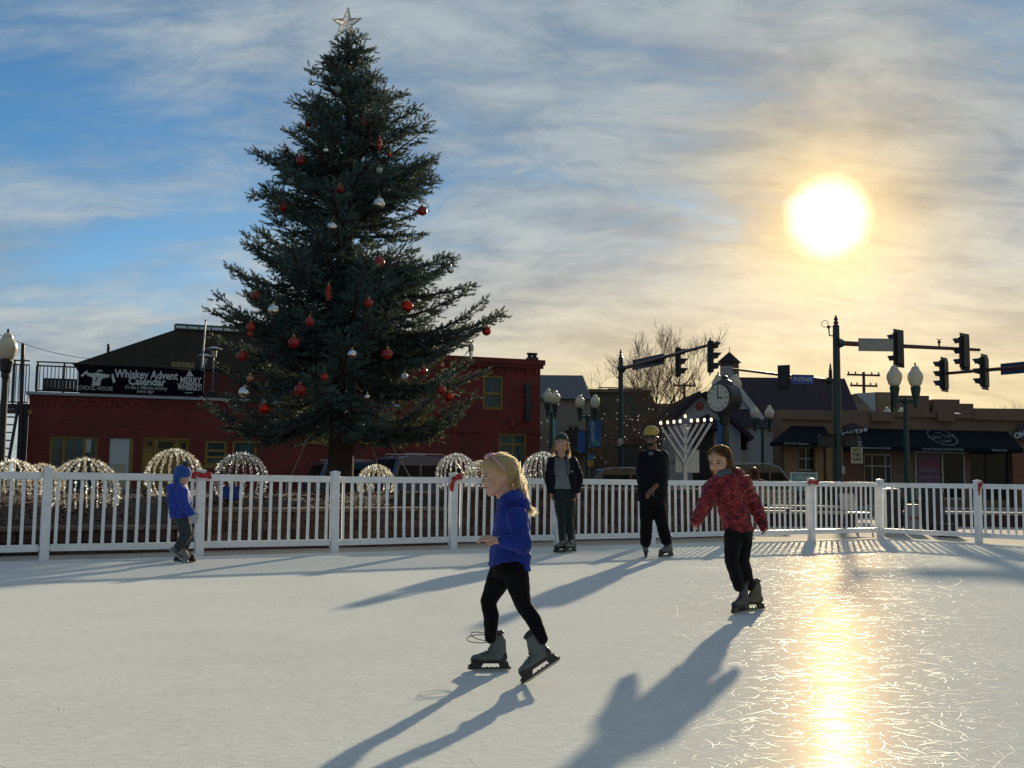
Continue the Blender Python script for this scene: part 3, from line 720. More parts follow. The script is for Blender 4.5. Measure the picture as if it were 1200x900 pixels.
# ------------------------------------------------------------------ banner on the deck railing
def build_banner():
    F = SCHOOL
    r = F.rect(91, 427, 239, 464)
    zt = [F.uv(91, 425)[1], F.uv(239, 433)[1]]; zb = [F.uv(91, 459)[1], F.uv(239, 463)[1]]
    t = thing('vinyl_banner', 'black banner with white whiskey lettering hung on the roof deck railing', 'banner', F.p0, F.ang)
    navy = mat('banner_black', (0.006, 0.007, 0.014), 0.9, var=0.3, scale=3, spec=0.05)
    wt = mat('banner_white', (0.55, 0.58, 0.58), 0.6, var=0.05)
    n = 28; vs = []; fs = []
    for k in range(n + 1):
        f = k / n; u = r[0] + (r[1] - r[0]) * f; sag = -0.10 * sin(pi * min(1, f * 5)) if f < 0.2 else -0.03 * abs(sin(f * 9))
        y = 0.20 + 0.02 * sin(f * 31)
        a = zt[0] + (zt[1] - zt[0]) * f + sag; c = zb[0] + (zb[1] - zb[0]) * f
        vs += [(u, y, c), (u, y, a), (u, y + 0.012, c), (u, y + 0.012, a)]
    for k in range(n):
        o = k * 4; fs += [(o, o + 4, o + 5, o + 1), (o + 2, o + 3, o + 7, o + 6), (o + 1, o + 5, o + 7, o + 3), (o, o + 2, o + 6, o + 4)]
    MB().add(vs, fs).build('cloth', navy, t)
    def put(body, px0, px1, py, hpx, **k):
        u0, z = F.uv(px0, py); u1, _ = F.uv(px1, py); h = hpx * 40.0 / 1200
        me = text_mesh(body, h, wt, 0.002, **k)
        xs = [v.co.x for v in me.vertices]; w = max(xs) - min(xs)
        me.transform(Matrix.Diagonal(((u1 - u0) / w, 1, 1, 1)))
        slope = (zt[1] - zt[0] + zb[1] - zb[0]) / 2 / (r[1] - r[0])
        link('lettering', me, t, ((u0 + u1) / 2, 0.165, z), (0, -math.atan(slope), 0))
    put('Whiskey Advent', 134, 209, 437.5, 13, bold=0.012)
    put('Calendar', 150, 194, 446.3, 12, bold=0.012)
    put("It's like a different whiskey", 146, 196, 453, 6.5, shear=0.25)
    put('every day!', 160, 180, 458, 6, shear=0.25)
    put('MERRY', 211, 236, 445.3, 10.5, bold=0.012)
    put('WHISKEY!', 208, 237, 453, 10.5, bold=0.012)
    put('SCHOOL HOUSE', 88.5, 132, 453.8, 6.5)
    def poly(pts):
        return [(lambda q: (q[0], q[1]))(F.uv(x, y)) for x, y in pts]
    m = MB()
    m.prism(poly([(218, 440.5), (222.5, 433), (227, 440.5)]), 0.160, 0.168)
    m.prism(poly([(217, 459.5), (226, 459.5), (226, 460.3), (217, 460.3)]), 0.160, 0.168)
    m.build('tree_emblem', wt, t)
    # figure with spread arms holding two bottles
    m = MB()
    m.prism(poly([(101, 436.5), (109, 437), (113, 436), (120, 437.5), (128, 438.5), (128, 441.5), (120, 443), (118, 446), (117, 451.5), (107, 451.5), (108.5, 444), (107.5, 441.5), (102, 440)]), 0.160, 0.168)
    m.build('figure_emblem', wt, t)
    MB().prism(poly([(113, 435), (115, 432.8), (119, 433.2), (120.5, 435.5), (118, 434.6)]), 0.160, 0.168).build('figure_cap', wt, t)
    MB().prism(poly([(94, 439.5), (101.5, 433.5), (103, 435.5), (96, 441.5)]), 0.160, 0.168).build('bottle_emblem', wt, t)
    MB().prism(poly([(130, 439), (132.5, 437), (135.5, 447), (132, 448.5)]), 0.160, 0.168).build('bottle_emblem', wt, t)
    MB().prism(poly([(111, 447), (113.4, 441), (114.4, 441.3), (112, 447.4)]), 0.152, 0.158).build('figure_shade', navy, t)
build_banner()

# patio heaters and a mast on the deck
def build_deck_things():
    F = SCHOOL; st = mat('heater_steel', (0.32, 0.33, 0.34), 0.35, metal=0.8); dk = mat('dark_steel', (0.018, 0.018, 0.02))
    for px, py, D, lab in ((251, 408, 2.0, 'tall steel patio heater with a wide domed reflector on the roof deck'), (240, 416.5, 3.2, 'shorter patio heater standing behind the tall one on the deck')):
        u, z = F.uv(px, py, D); t = thing('patio_heater', lab, 'heater', F.p0 + F.d * u + F.n * D + Vector((0, 0, S_ZL - 0.02)), F.ang, 'patio heaters on the roof deck')
        h = z - S_ZL
        MB().lathe([(0.23, 0), (0.23, 0.5), (0.05, 0.55)], 12).build('base', dk, t)
        MB().tube([(0, 0, 0.5), (0, 0, h - 0.25)], 0.03, 8).build('pole', st, t)
        MB().lathe([(0.10, h - 0.35), (0.12, h - 0.1), (0.1, h - 0.05)], 12).build('burner', st, t)
        MB().lathe([(0.32, h - 0.03), (0.30, h), (0.12, h + 0.07), (0.02, h + 0.09)], 16).build('reflector', st, t)
    u, z = F.uv(241, 376, 1.0)
    t = thing('flag_mast', 'thin bare steel mast rising from the roof deck beside the spruce', 'mast', F.p0 + F.d * u + F.n * 1.0 + Vector((0, 0, S_ZL - 0.02)), F.ang)
    MB().tube([(-0.12, 0, 0), (0, 0, z - S_ZL)], [0.045, 0.03], 8).build('pole', st, t)
    MB().lathe([(0.02, 0), (0.05, 0.03), (0.02, 0.08)], 8, (0, 0, z - S_ZL)).build('finial', st, t)
build_deck_things()
# ------------------------------------------------------------------ far buildings on the right
def build_far():
    dark = MATS['dark_steel']
    # grey building with a shed roof
    F = Facade((0, 58), 0.0)
    b = thing('grey_building', 'pale sided building with a slate grey shed roof beside the brick corner', 'building', (0, 58, 0))
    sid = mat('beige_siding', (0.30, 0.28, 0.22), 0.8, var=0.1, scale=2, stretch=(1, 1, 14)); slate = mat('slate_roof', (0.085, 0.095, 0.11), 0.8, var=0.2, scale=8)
    u0, zt = F.uv(600, 467); u1, ze = F.uv(692, 466)
    w = F.rect(665, 499, 679, 513)
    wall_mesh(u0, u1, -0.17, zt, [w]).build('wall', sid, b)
    MB().box2((u0, 0.31, -0.17), (u1, 8, zt - 0.01)).build('side_wall', sid, b)
    window(b, *w, mat('white_trim', (0.5, 0.52, 0.53), 0.6), (0.5,), (), 0.06, g=glass)
    a = F.uv(600, 438.5, 4); c = F.uv(683, 440, 4); e = F.uv(693, 464)
    m = MB(); m.add([(u0, -0.3, zt), (e[0], -0.3, zt), (c[0], 4, c[1]), (a[0], 4, c[1]), (u0, 8.3, zt), (e[0], 8.3, zt)], [(0, 1, 2, 3), (3, 2, 5, 4), (1, 5, 2), (0, 3, 4), (0, 4, 5, 1)])
    m.build('roof', slate, b)
    # lower awning / shopfront of it
    s = F.rect(662, 505, 690, 530); MB().box2((s[0], -1.2, s[2]), (s[1], -0.02, s[3])).build('shop_porch', dark, b)
    # olive building
    F = Facade((0, 63), 0.0)
    b = thing('olive_building', 'dark olive block with a sloping right end behind the lit bare trees', 'building', (0, 63, 0))
    ol = mat('olive_stucco', (0.135, 0.125, 0.085), 0.9, var=0.2, scale=0.8, dirt=(0.09, 0.08, 0.06))
    pts = [F.uv(692, 580), F.uv(692, 457), F.uv(762, 460.5), F.uv(777, 490), F.uv(777, 580)]
    MB().prism([(p[0], max(p[1], -0.17)) for p in pts], 0, 9).build('wall', ol, b)
    m = MB(); q = [F.uv(690, 457.5), F.uv(763, 461)]; m.box2((q[0][0], -0.15, q[1][1] + 0.02), (q[1][0], 9.1, q[1][1] + 0.22)); m.build('parapet', mat('tan_cap', (0.2, 0.16, 0.09), 0.8), b)
    m = MB(); q = F.uv(735, 457); m.box2((q[0] - 1, 2, q[1] - 0.1), (q[0] + 1.2, 3, q[1] + 0.25)); m.tube([(q[0] - 1.6, 2, q[1] + 0.3), (q[0] + 1.6, 2, q[1] + 0.3)], 0.04, 5); m.build('roof_unit', dark, b)
    # tan low building further back
    F = Facade((0, 72), 0.0)
    b = thing('tan_building', 'low tan flat-roofed building between the olive block and the white gable', 'building', (0, 72, 0))
    q = F.rect(760, 477, 836, 575)
    MB().box2((q[0], 0, -0.17), (q[1], 8, q[3])).build('wall', mat('tan_stucco', (0.20, 0.16, 0.10), 0.9), b)
    MB().box2((q[0] - .1, -0.15, q[3] + 0.002), (q[1] + .1, 8.1, q[3] + 0.22)).build('parapet', MATS['tan_cap'], b)
build_far()

def build_church():
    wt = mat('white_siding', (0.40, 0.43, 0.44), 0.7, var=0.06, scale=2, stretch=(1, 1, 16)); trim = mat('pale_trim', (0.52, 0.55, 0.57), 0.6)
    roof = mat('plum_shingles', (0.048, 0.038, 0.05), 0.95, spec=0.1, var=0.25, scale=10, bump=0.3)
    dk = MATS['dark_steel']
    F = Facade((0, 52), 0.0)
    b = thing('gabled_hall', 'white sided hall with dark shingle roof, front gable and small bell cupola', 'building', (0, 52, 0))
    ap = F.uv(822, 463); el = F.uv(776, 507); er = F.uv(868, 507)
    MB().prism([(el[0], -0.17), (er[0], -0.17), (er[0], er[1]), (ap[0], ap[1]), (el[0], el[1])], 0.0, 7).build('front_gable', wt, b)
    def slab(p, q, y0, y1, th, nm='roof'):
        d = Vector((q[0] - p[0], 0, q[1] - p[1])); nrm = Vector((-d.z, 0, d.x)).normalized() * th
        if nrm.z < 0: nrm = -nrm
        P, Q = Vector((p[0], 0, p[1])), Vector((q[0], 0, q[1]))
        vs = []
        for y in (y0, y1): vs += [P + Vector((0, y, 0)), Q + Vector((0, y, 0)), Q + nrm + Vector((0, y, 0)), P + nrm + Vector((0, y, 0))]
        return fix_normals(MB().add(vs, [(0, 1, 2, 3), (7, 6, 5, 4), (0, 4, 5, 1), (1, 5, 6, 2), (2, 6, 7, 3), (3, 7, 4, 0)]).build(nm, roof, b))
    k = (el[1] - ap[1]) / (el[0] - ap[0]); ext = 0.45
    slab((el[0] - ext, el[1] - k * ext + 0.01), (ap[0], ap[1] + 0.01), -0.4, 9, 0.24)
    slab((er[0] + ext, er[1] - k * ext + 0.01), (ap[0], ap[1] + 0.01), -0.4, 9, 0.239)
    c = F.uv(820, 476.5); em = MB().lathe([(0.22, 0), (0.22, 0.04)], 20, (c[0], -0.005, c[1]), Matrix.Rotation(pi / 2, 3, 'X')).build('round_emblem', mat('dull_red', (0.30, 0.05, 0.05), 0.6), b)
    MB().lathe([(0.10, 0.0), (0.10, 0.05), (0.14, 0.05), (0.14, 0.0)], 16, (c[0], -0.006, c[1]), Matrix.Rotation(pi / 2, 3, 'X'), False).build('emblem_ring', mat('pale_red', (0.42, 0.14, 0.13), 0.6), em)
    g = [F.uv(800, 497), F.uv(824, 487), F.uv(848, 500)]
    MB().prism([(g[0][0], g[0][1] - 0.3), (g[2][0], g[0][1] - 0.3), (g[1][0], g[1][1])], -1.3, -0.002).build('porch_roof', roof, b)
    s = F.rect(812, 503, 836, 575); MB().box2((s[0], -0.08, -0.17), (s[1], -0.004, s[3])).build('porch_door', dk, b)
    # main hall behind, to the right
    D = 4.0
    h0 = F.uv(852, 497, D); h1 = F.uv(1000, 499, D)
    w = F.rect(866, 500, 877, 529, D)
    ww = MB(); ww.box2((h0[0], D, -0.17), (h1[0], D + 9, h0[1])); ww.build('hall_wall', wt, b)
    rt0 = F.uv(862, 442, D + 5); rt1 = F.uv(990, 450, D + 5)
    m = MB(); z0, z1 = h0[1], rt0[1]
    m.add([(h0[0] - 0.3, D - 0.5, z0 + 0.01), (h1[0] + 0.4, D - 0.5, z0 + 0.01), (rt1[0], D + 5, z1), (rt0[0] - 0.6, D + 5, z1), (h0[0] - 0.3, D + 10.4, z0 + 0.01), (h1[0] + 0.4, D + 10.4, z0 + 0.01)], [(0, 1, 2, 3), (2, 5, 4, 3), (0, 3, 4), (1, 5, 2), (0, 4, 5, 1)])
    m.build('hall_roof', roof, b)
    MB().box2((h0[0] - 0.3, D - 0.56, z0 - 0.1), (h1[0] + 0.4, D - 0.502, z0 + 0.06)).build('gutter', trim, b)
    # white rake board of the wing gable
    p = F.uv(863, 453, 2.2); q = F.uv(893, 492, 2.2)
    d = Vector((q[0] - p[0], 0, q[1] - p[1])); L_ = d.length
    m = MB(); m.box(((p[0] + q[0]) / 2, 2.2, (p[1] + q[1]) / 2), (L_, 0.15, 0.34), Matrix.Rotation(-atan2(d.z, d.x), 3, 'Y')); m.build('rake_board', trim, b)
    p2 = F.uv(840, 480, 2.3)
    m = MB(); m.prism([(p2[0], h0[1] - 0.2), (q[0] - 0.05, h0[1] - 0.2), (p[0], p[1] - 0.1)], 2.3, D + 3); m.build('wing_gable', wt, b)
    # bay with hipped roof and a dark window
    y0 = 1.0; bl = F.uv(855, 500, y0); br = F.uv(925, 500, y0); br = F.uv(895, 500, y0); top = F.uv(866, 470, y0 + 1.5)
    w = F.rect(866, 501, 876.5, 528.5, y0)
    wm = wall_mesh(bl[0], br[0], -0.17, bl[1], [w], 0.25, y0); wm.box2((bl[0] + 0.01, y0 + 0.26, -0.16), (br[0] - 0.01, D - 0.01, bl[1] - 0.01)); wm.build('bay_wall', wt, b)
    ww = window(b, *w, mat('pale_trim', (0.5, 0.5, 0.5)), (), (), 0.05, y0 + 0.08)
    m = MB(); m.add([(bl[0] - .3, y0 - .3, bl[1]), (br[0] + .3, y0 - .3, bl[1]), (br[0] + .3, D, bl[1]), (bl[0] - .3, D, bl[1]), (bl[0] + .5, D, top[1]), (br[0] - .9, D, top[1]), (bl[0] + .5, D - 1, top[1]), (br[0] - .9, D - 1, top[1])],
              [(0, 1, 7, 6), (1, 2, 5, 7), (3, 0, 6, 4), (4, 6, 7, 5), (0, 3, 2, 1)])
    m.build('bay_roof', roof, b)
    # cupola
    Dc = 6.0; c0 = F.uv(843.5, 450, Dc); c1 = F.uv(866.5, 450, Dc); zt = F.uv(855, 425, Dc)[1]; za = F.uv(854.5, 412, Dc)[1]; zb = F.uv(855, 447, Dc)[1]
    cx, hw = (c0[0] + c1[0]) / 2, (c1[0] - c0[0]) / 2 * 0.92
    Mz = Matrix.Rotation(-0.62, 3, 'Z')
    m = MB(); m.box((cx, Dc, (zt + zb) / 2 - 0.6), (hw * 2 * .78, hw * 2 * .78, zt - zb + 1.2), Mz); cu = m.build('cupola', mat('cupola_brown', (0.10, 0.07, 0.05), 0.8), b)
    m = MB()
    for sgn in ((0, -1),):
        m.box(Vector((cx, Dc, (zt + zb) / 2 - 0.1)) + Mz @ Vector((0, -hw * .80, 0)), (hw * 1.45, 0.05, zt - zb - 0.3), Mz)
    lp = m.build('louver_panel', trim, cu)
    m = MB(); zz = zb
    for i in range(5):
        m.box(Vector((cx, Dc, zb + 0.25 + i * (zt - zb - .5) / 5)) + Mz @ Vector((0, -hw * .86, 0)), (hw * 1.3, 0.04, 0.05), Mz)
    stuff(m.build('louver', mat('grey_louver', (0.3, 0.31, 0.32), 0.6), cu))
    base = [Vector((cx, Dc, zt)) + Mz @ Vector((sx * hw * 1.02, sy * hw * 1.02, 0)) for sx, sy in ((-1, -1), (1, -1), (1, 1), (-1, 1))]
    MB().add(base + [Vector((cx, Dc, za))], [(0, 1, 4), (1, 2, 4), (2, 3, 4), (3, 0, 4), (3, 2, 1, 0)]).build('cupola_roof', roof, cu)
    MB().tube([(cx, Dc, za - 0.05), (cx, Dc, za + 0.25)], 0.02, 5).build('cupola_finial', dk, cu)
build_church()

def build_tavern():
    p0 = at(915, 500, 46.0); p1 = at(1230, 500, 48.2)
    ang = atan2(p1.y - p0.y, p1.x - p0.x)
    F = Facade((p0.x, p0.y), ang)
    b = thing('corner_tavern', 'low brown tavern with long navy awnings across the street on the right', 'building', F.p0, ang)
    br = mat('brown_stucco', (0.20, 0.135, 0.09), 0.9, var=0.15, scale=1.5, dirt=(0.13, 0.09, 0.06)); tan = mat('tan_pier', (0.33, 0.20, 0.10), 0.85, var=0.12)
    ob = brick_mat('orange_brick', (0.24, 0.10, 0.05), (0.19, 0.075, 0.04), (0.16, 0.11, 0.08))
    navy = mat('navy_awning', (0.004, 0.009, 0.016), 0.9, var=0.25, scale=2, spec=0.2); grey = mat('alu_frame', (0.38, 0.41, 0.41), 0.4, metal=0.3)
    dk = MATS['dark_steel']
    z1 = F.uv(1050, 483)[1]; uR = F.uv(1240, 500)[0]
    wl = F.rect(935, 524, 955, 551); dr = F.rect(1013, 532, 1046, 590); wa = F.rect(1073, 529, 1132, 590); wb = F.rect(1137, 529, 1183, 590)
    dr = (dr[0], dr[1], -0.02, dr[3]); wa = (wa[0], wa[1], 0.3, wa[3]); wb = (wb[0], wb[1], 0.3, wb[3])
    m = wall_mesh(0, uR, -0.17, z1, [wl, dr, wa, wb]); m.box2((0, 0.31, -0.17), (0.3, 0.9, z1)); m.box2((0.35, 0.9, -0.17), (uR, 1.0, z1 - 0.02)); m.box2((0.31, 0.31, z1 - 0.3), (uR, 0.89, z1 - 0.1))
    m.build('wall', br, b)
    for k, (x0, x1, mm, zt) in enumerate(((918, 932, tan, 512), (953.5, 963, tan, 512), (966.5, 973, tan, 512), (985, 1011, ob, 512), (1184, 1236, ob, 528))):
        s = F.rect(x0, zt, x1, 590); MB().box2((s[0], -0.16, -0.02), (s[1], -0.003, s[3])).build('pier', mm, b)
    # stepped parapet pieces
    for (x0, y0, x1, y1, dd) in ((915, 487, 975, 492, 0), (980, 481, 1018, 500, 0), (1018, 484, 1045, 494, 0.1), (1045, 483, 1095, 489, 0), (1096, 481, 1115, 494, 0.12), (1115, 486, 1170, 491, 0), (1139, 480, 1236, 493, 0.05)):
        s = F.rect(x0, y0, x1, y1); MB().box2((s[0], -0.14 - dd, s[2]), (s[1], 0.25, s[3] + dd * .1)).build('parapet_block', br, b)
    m = MB(); s = F.rect(915, 479.5, 1000, 483)
    # windows
    window(b, *wl, grey, (0.5,), (0.5,), 0.05, 0.05, g=glass)
    dwin = window(b, *dr, grey, (0.28, 0.80), (0.78,), 0.06, 0.05, g=glass, name='entrance')
    window(b, *wa, grey, (0.55,), (), 0.09, 0.03, g=glass); window(b, *wb, dk, (0.43,), (), 0.06, 0.03, g=glass)
    s = F.rect(1076, 531, 1104, 590); 
    po = MB().box2((s[0] + 0.05, 0.06, 0.75), (s[1] - 0.06, 0.068, s[3] - 0.05)).build('poster', mat('mauve_poster', (0.22, 0.13, 0.20), 0.6, var=0.15), b)
    ink = mat('magenta_ink', (0.25, 0.03, 0.10), 0.6); ink2 = mat('plum_ink', (0.10, 0.03, 0.09), 0.6)
    pw = s[1] - s[0] - 0.2
    def line(t, z, h, m_, parent, u, w, y):
        me = text_mesh(t, h, m_, 0.001, bold=0.006); xs = [v.co.x for v in me.vertices]
        me.transform(Matrix.Diagonal((w / (max(xs) - min(xs)), 1, 1, 1))); link('lettering', me, parent, (u, y, z))
    zc = s[3]; uc = (s[0] + s[1]) / 2
    line('UNITED', zc - 0.36, 0.24, ink, b, uc, pw, 0.055); line('CRAFTED', zc - 0.58, 0.26, ink, b, uc, pw, 0.055)
    line('BACK YARD', zc - 0.95, 0.22, ink2, b, uc, pw, 0.055); line('ON TAP', zc - 1.25, 0.16, ink2, b, uc, pw, 0.055)
    # awnings
    def awning(xt0, xt1, xb0, xb1, yt, yb, proj, lab):
        a0, zt = F.uv(xt0, yt); a1, zt1 = F.uv(xt1, yt); 
        q0 = F.uv(xb0, yb - 4, -proj); q1 = F.uv(xb1, yb - 4, -proj); zb = F.uv((xb0 + xb1) / 2, yb, -proj)[1]; zf = F.uv((xb0 + xb1) / 2, yb - 4.5, -proj)[1]
        m = MB()
        V = [(a0, -0.02, zt), (a1, -0.02, zt), (q1[0], -proj, zf), (q0[0], -proj, zf), (q1[0], -proj, zb), (q0[0], -proj, zb), (q1[0], -0.02, zb), (q0[0], -0.02, zb), (q1[0], -0.02, zf), (q0[0], -0.02, zf)]
        m.add(V, [(0, 3, 2, 1), (3, 5, 4, 2), (1, 2, 8), (0, 9, 3), (2, 4, 6, 8), (3, 9, 7, 5)])
        o = m.build('awning', navy, b); return o, zt, zf, zb
    a1, zt, zf, zb = awning(928, 966, 914, 978, 499, 523, 1.1, '')
    a2, zt2, zf2, zb2 = awning(1012, 1180, 1003, 1199, 502, 529, 1.3, '')
    pale = mat('faded_print', (0.085, 0.115, 0.125), 0.7); wt = mat('sign_white', (0.45, 0.52, 0.54), 0.6)
    # round logo lying on the sloped awning
    c = F.uv(1105, 512, -0.6); sl = atan2(1.28, zt2 - zf2)
    lg = bpy.data.objects.new('awning_logo', None); COL.objects.link(lg); lg.parent = b
    f = (zt2 - c[1]) / (zt2 - zf2); lg.location = (c[0], -0.02 - 1.28 * f - 0.012, c[1]); lg.rotation_euler = (-sl + 0.0, 0, 0)
    R = 0.66
    m = MB()
    def ring(a, c_, r0, r1, n=36):
        o = len(m.v); vs = []
        for k in range(n):
            t = 2 * pi * k / n; vs += [(a * r0 * cos(t), 0, c_ * r0 * sin(t)), (a * r1 * cos(t), 0, c_ * r1 * sin(t))]
        m.add(vs, [(2 * k, 2 * k + 1, (2 * k + 3) % (2 * n), (2 * k + 2) % (2 * n)) for k in range(n)])
    ring(0.68, 0.74, 0.90, 1.0); m.build('logo_ring', pale, lg)
    link('lettering', text_mesh('ON TAP', 0.40, pale, 0.001, bold=0.014), lg, (0, -0.003, 0), (0, -0.18, 0))
    MB().prism([(-0.3, -0.36), (0.05, -0.30), (0.36, -0.2), (0.2, -0.4), (-0.1, -0.46)], -0.002, 0.002).build('logo_swash', pale, lg)
    MB().prism([(-0.3, 0.30), (0.0, 0.42), (0.2, 0.42), (0.0, 0.32)], -0.002, 0.002).build('logo_swash', pale, lg)
    pt = mat('valance_print', (0.20, 0.26, 0.28), 0.7)
    def val(t, x0, x1, y, proj, zf_, zb_):
        u0 = F.uv(x0, y, -proj)[0]; u1 = F.uv(x1, y, -proj)[0]; line(t, (zf_ + zb_) / 2 + 0.02, 0.13, pt, b, (u0 + u1) / 2, u1 - u0, -proj - 0.006)
    val('Evening Drinking Sometimes For You', 1081, 1129, 525, 1.3, zf2, zb2); val('Restaurant', 1162, 1180, 526, 1.3, zf2, zb2); val('Restaurant and Spirits', 1011, 1044, 524, 1.3, zf2, zb2); val('ON TAP Kitchen', 919, 948, 521, 1.1, zf, zb)
    # roundel wall signs
    for x in (997, 1198):
        c = F.uv(x, 509.5); sg = MB().lathe([(0.42, 0), (0.42, 0.06)], 28, (c[0], -0.17 - (0.0 if x < 1100 else 0), c[1] + 0.1), Matrix.Rotation(pi / 2, 3, 'X')).build('round_sign', mat('sign_navy', (0.02, 0.025, 0.045), 0.5), b)
        link('lettering', text_mesh('ON TAP', 0.36, wt, 0.004, bold=0.018), sg, (c[0] + 0.05, -0.25, c[1] + 0.05), (0, -0.22, 0))
    # roof clutter of the blocks behind
    G = Facade((0, 60), 0.0)
    c = thing('flat_roof_block', 'stepped brown flat-roofed block rising behind the tavern', 'building', (0, 60, 0))
    for (x0, y0, x1, nm, mm) in ((1027, 459.5, 1047, 'tan_box', mat('tan_box', (0.25, 0.2, 0.12), 0.8)), (1045, 463.5, 1090, 'roof_step', br), (1095, 468, 1126, 'roof_step', br), (1126, 473, 1142, 'roof_step', br), (1030, 472, 1240, 'long_wall', mat('dark_brown_wall', (0.085, 0.06, 0.05), 0.9))):
        s = G.rect(x0, y0, x1, 570); MB().box2((s[0], 0 if nm != 'long_wall' else 0.2, -0.17), (s[1], 7 - 0.01 * x0 / 100, s[3] - (0.0 if nm != 'long_wall' else 0.3))).build(nm, mm, c)
    s = G.uv(1003, 461); s2 = G.uv(1027, 459.5); MB().prism([(s[0], s[1]), (s2[0] - 0.01, s2[1]), (s2[0] - 0.01, s2[1] - 1.3)], 0, 5).build('white_gable', mat('pale_blue_siding', (0.42, 0.47, 0.52), 0.7), c)
    for (x0, x1, y) in ((1069, 1093, 485), (1100, 1135, 482)):
        s = F.rect(x0, y, x1, y + 5, 2.5); MB().add([(s[0], 2.4, s[2]), (s[1], 2.4, s[2]), (s[1], 3.4, s[3]), (s[0] + 0.4, 3.4, s[3])], [(0, 1, 2, 3)]).box2((s[0] + 0.1, 3.42, s[2] - 0.3), (s[1] - 0.1, 3.6, s[3] - 0.02)).build('skylight_cover', mat('pale_cover', (0.5, 0.53, 0.54), 0.5), b)
build_tavern()

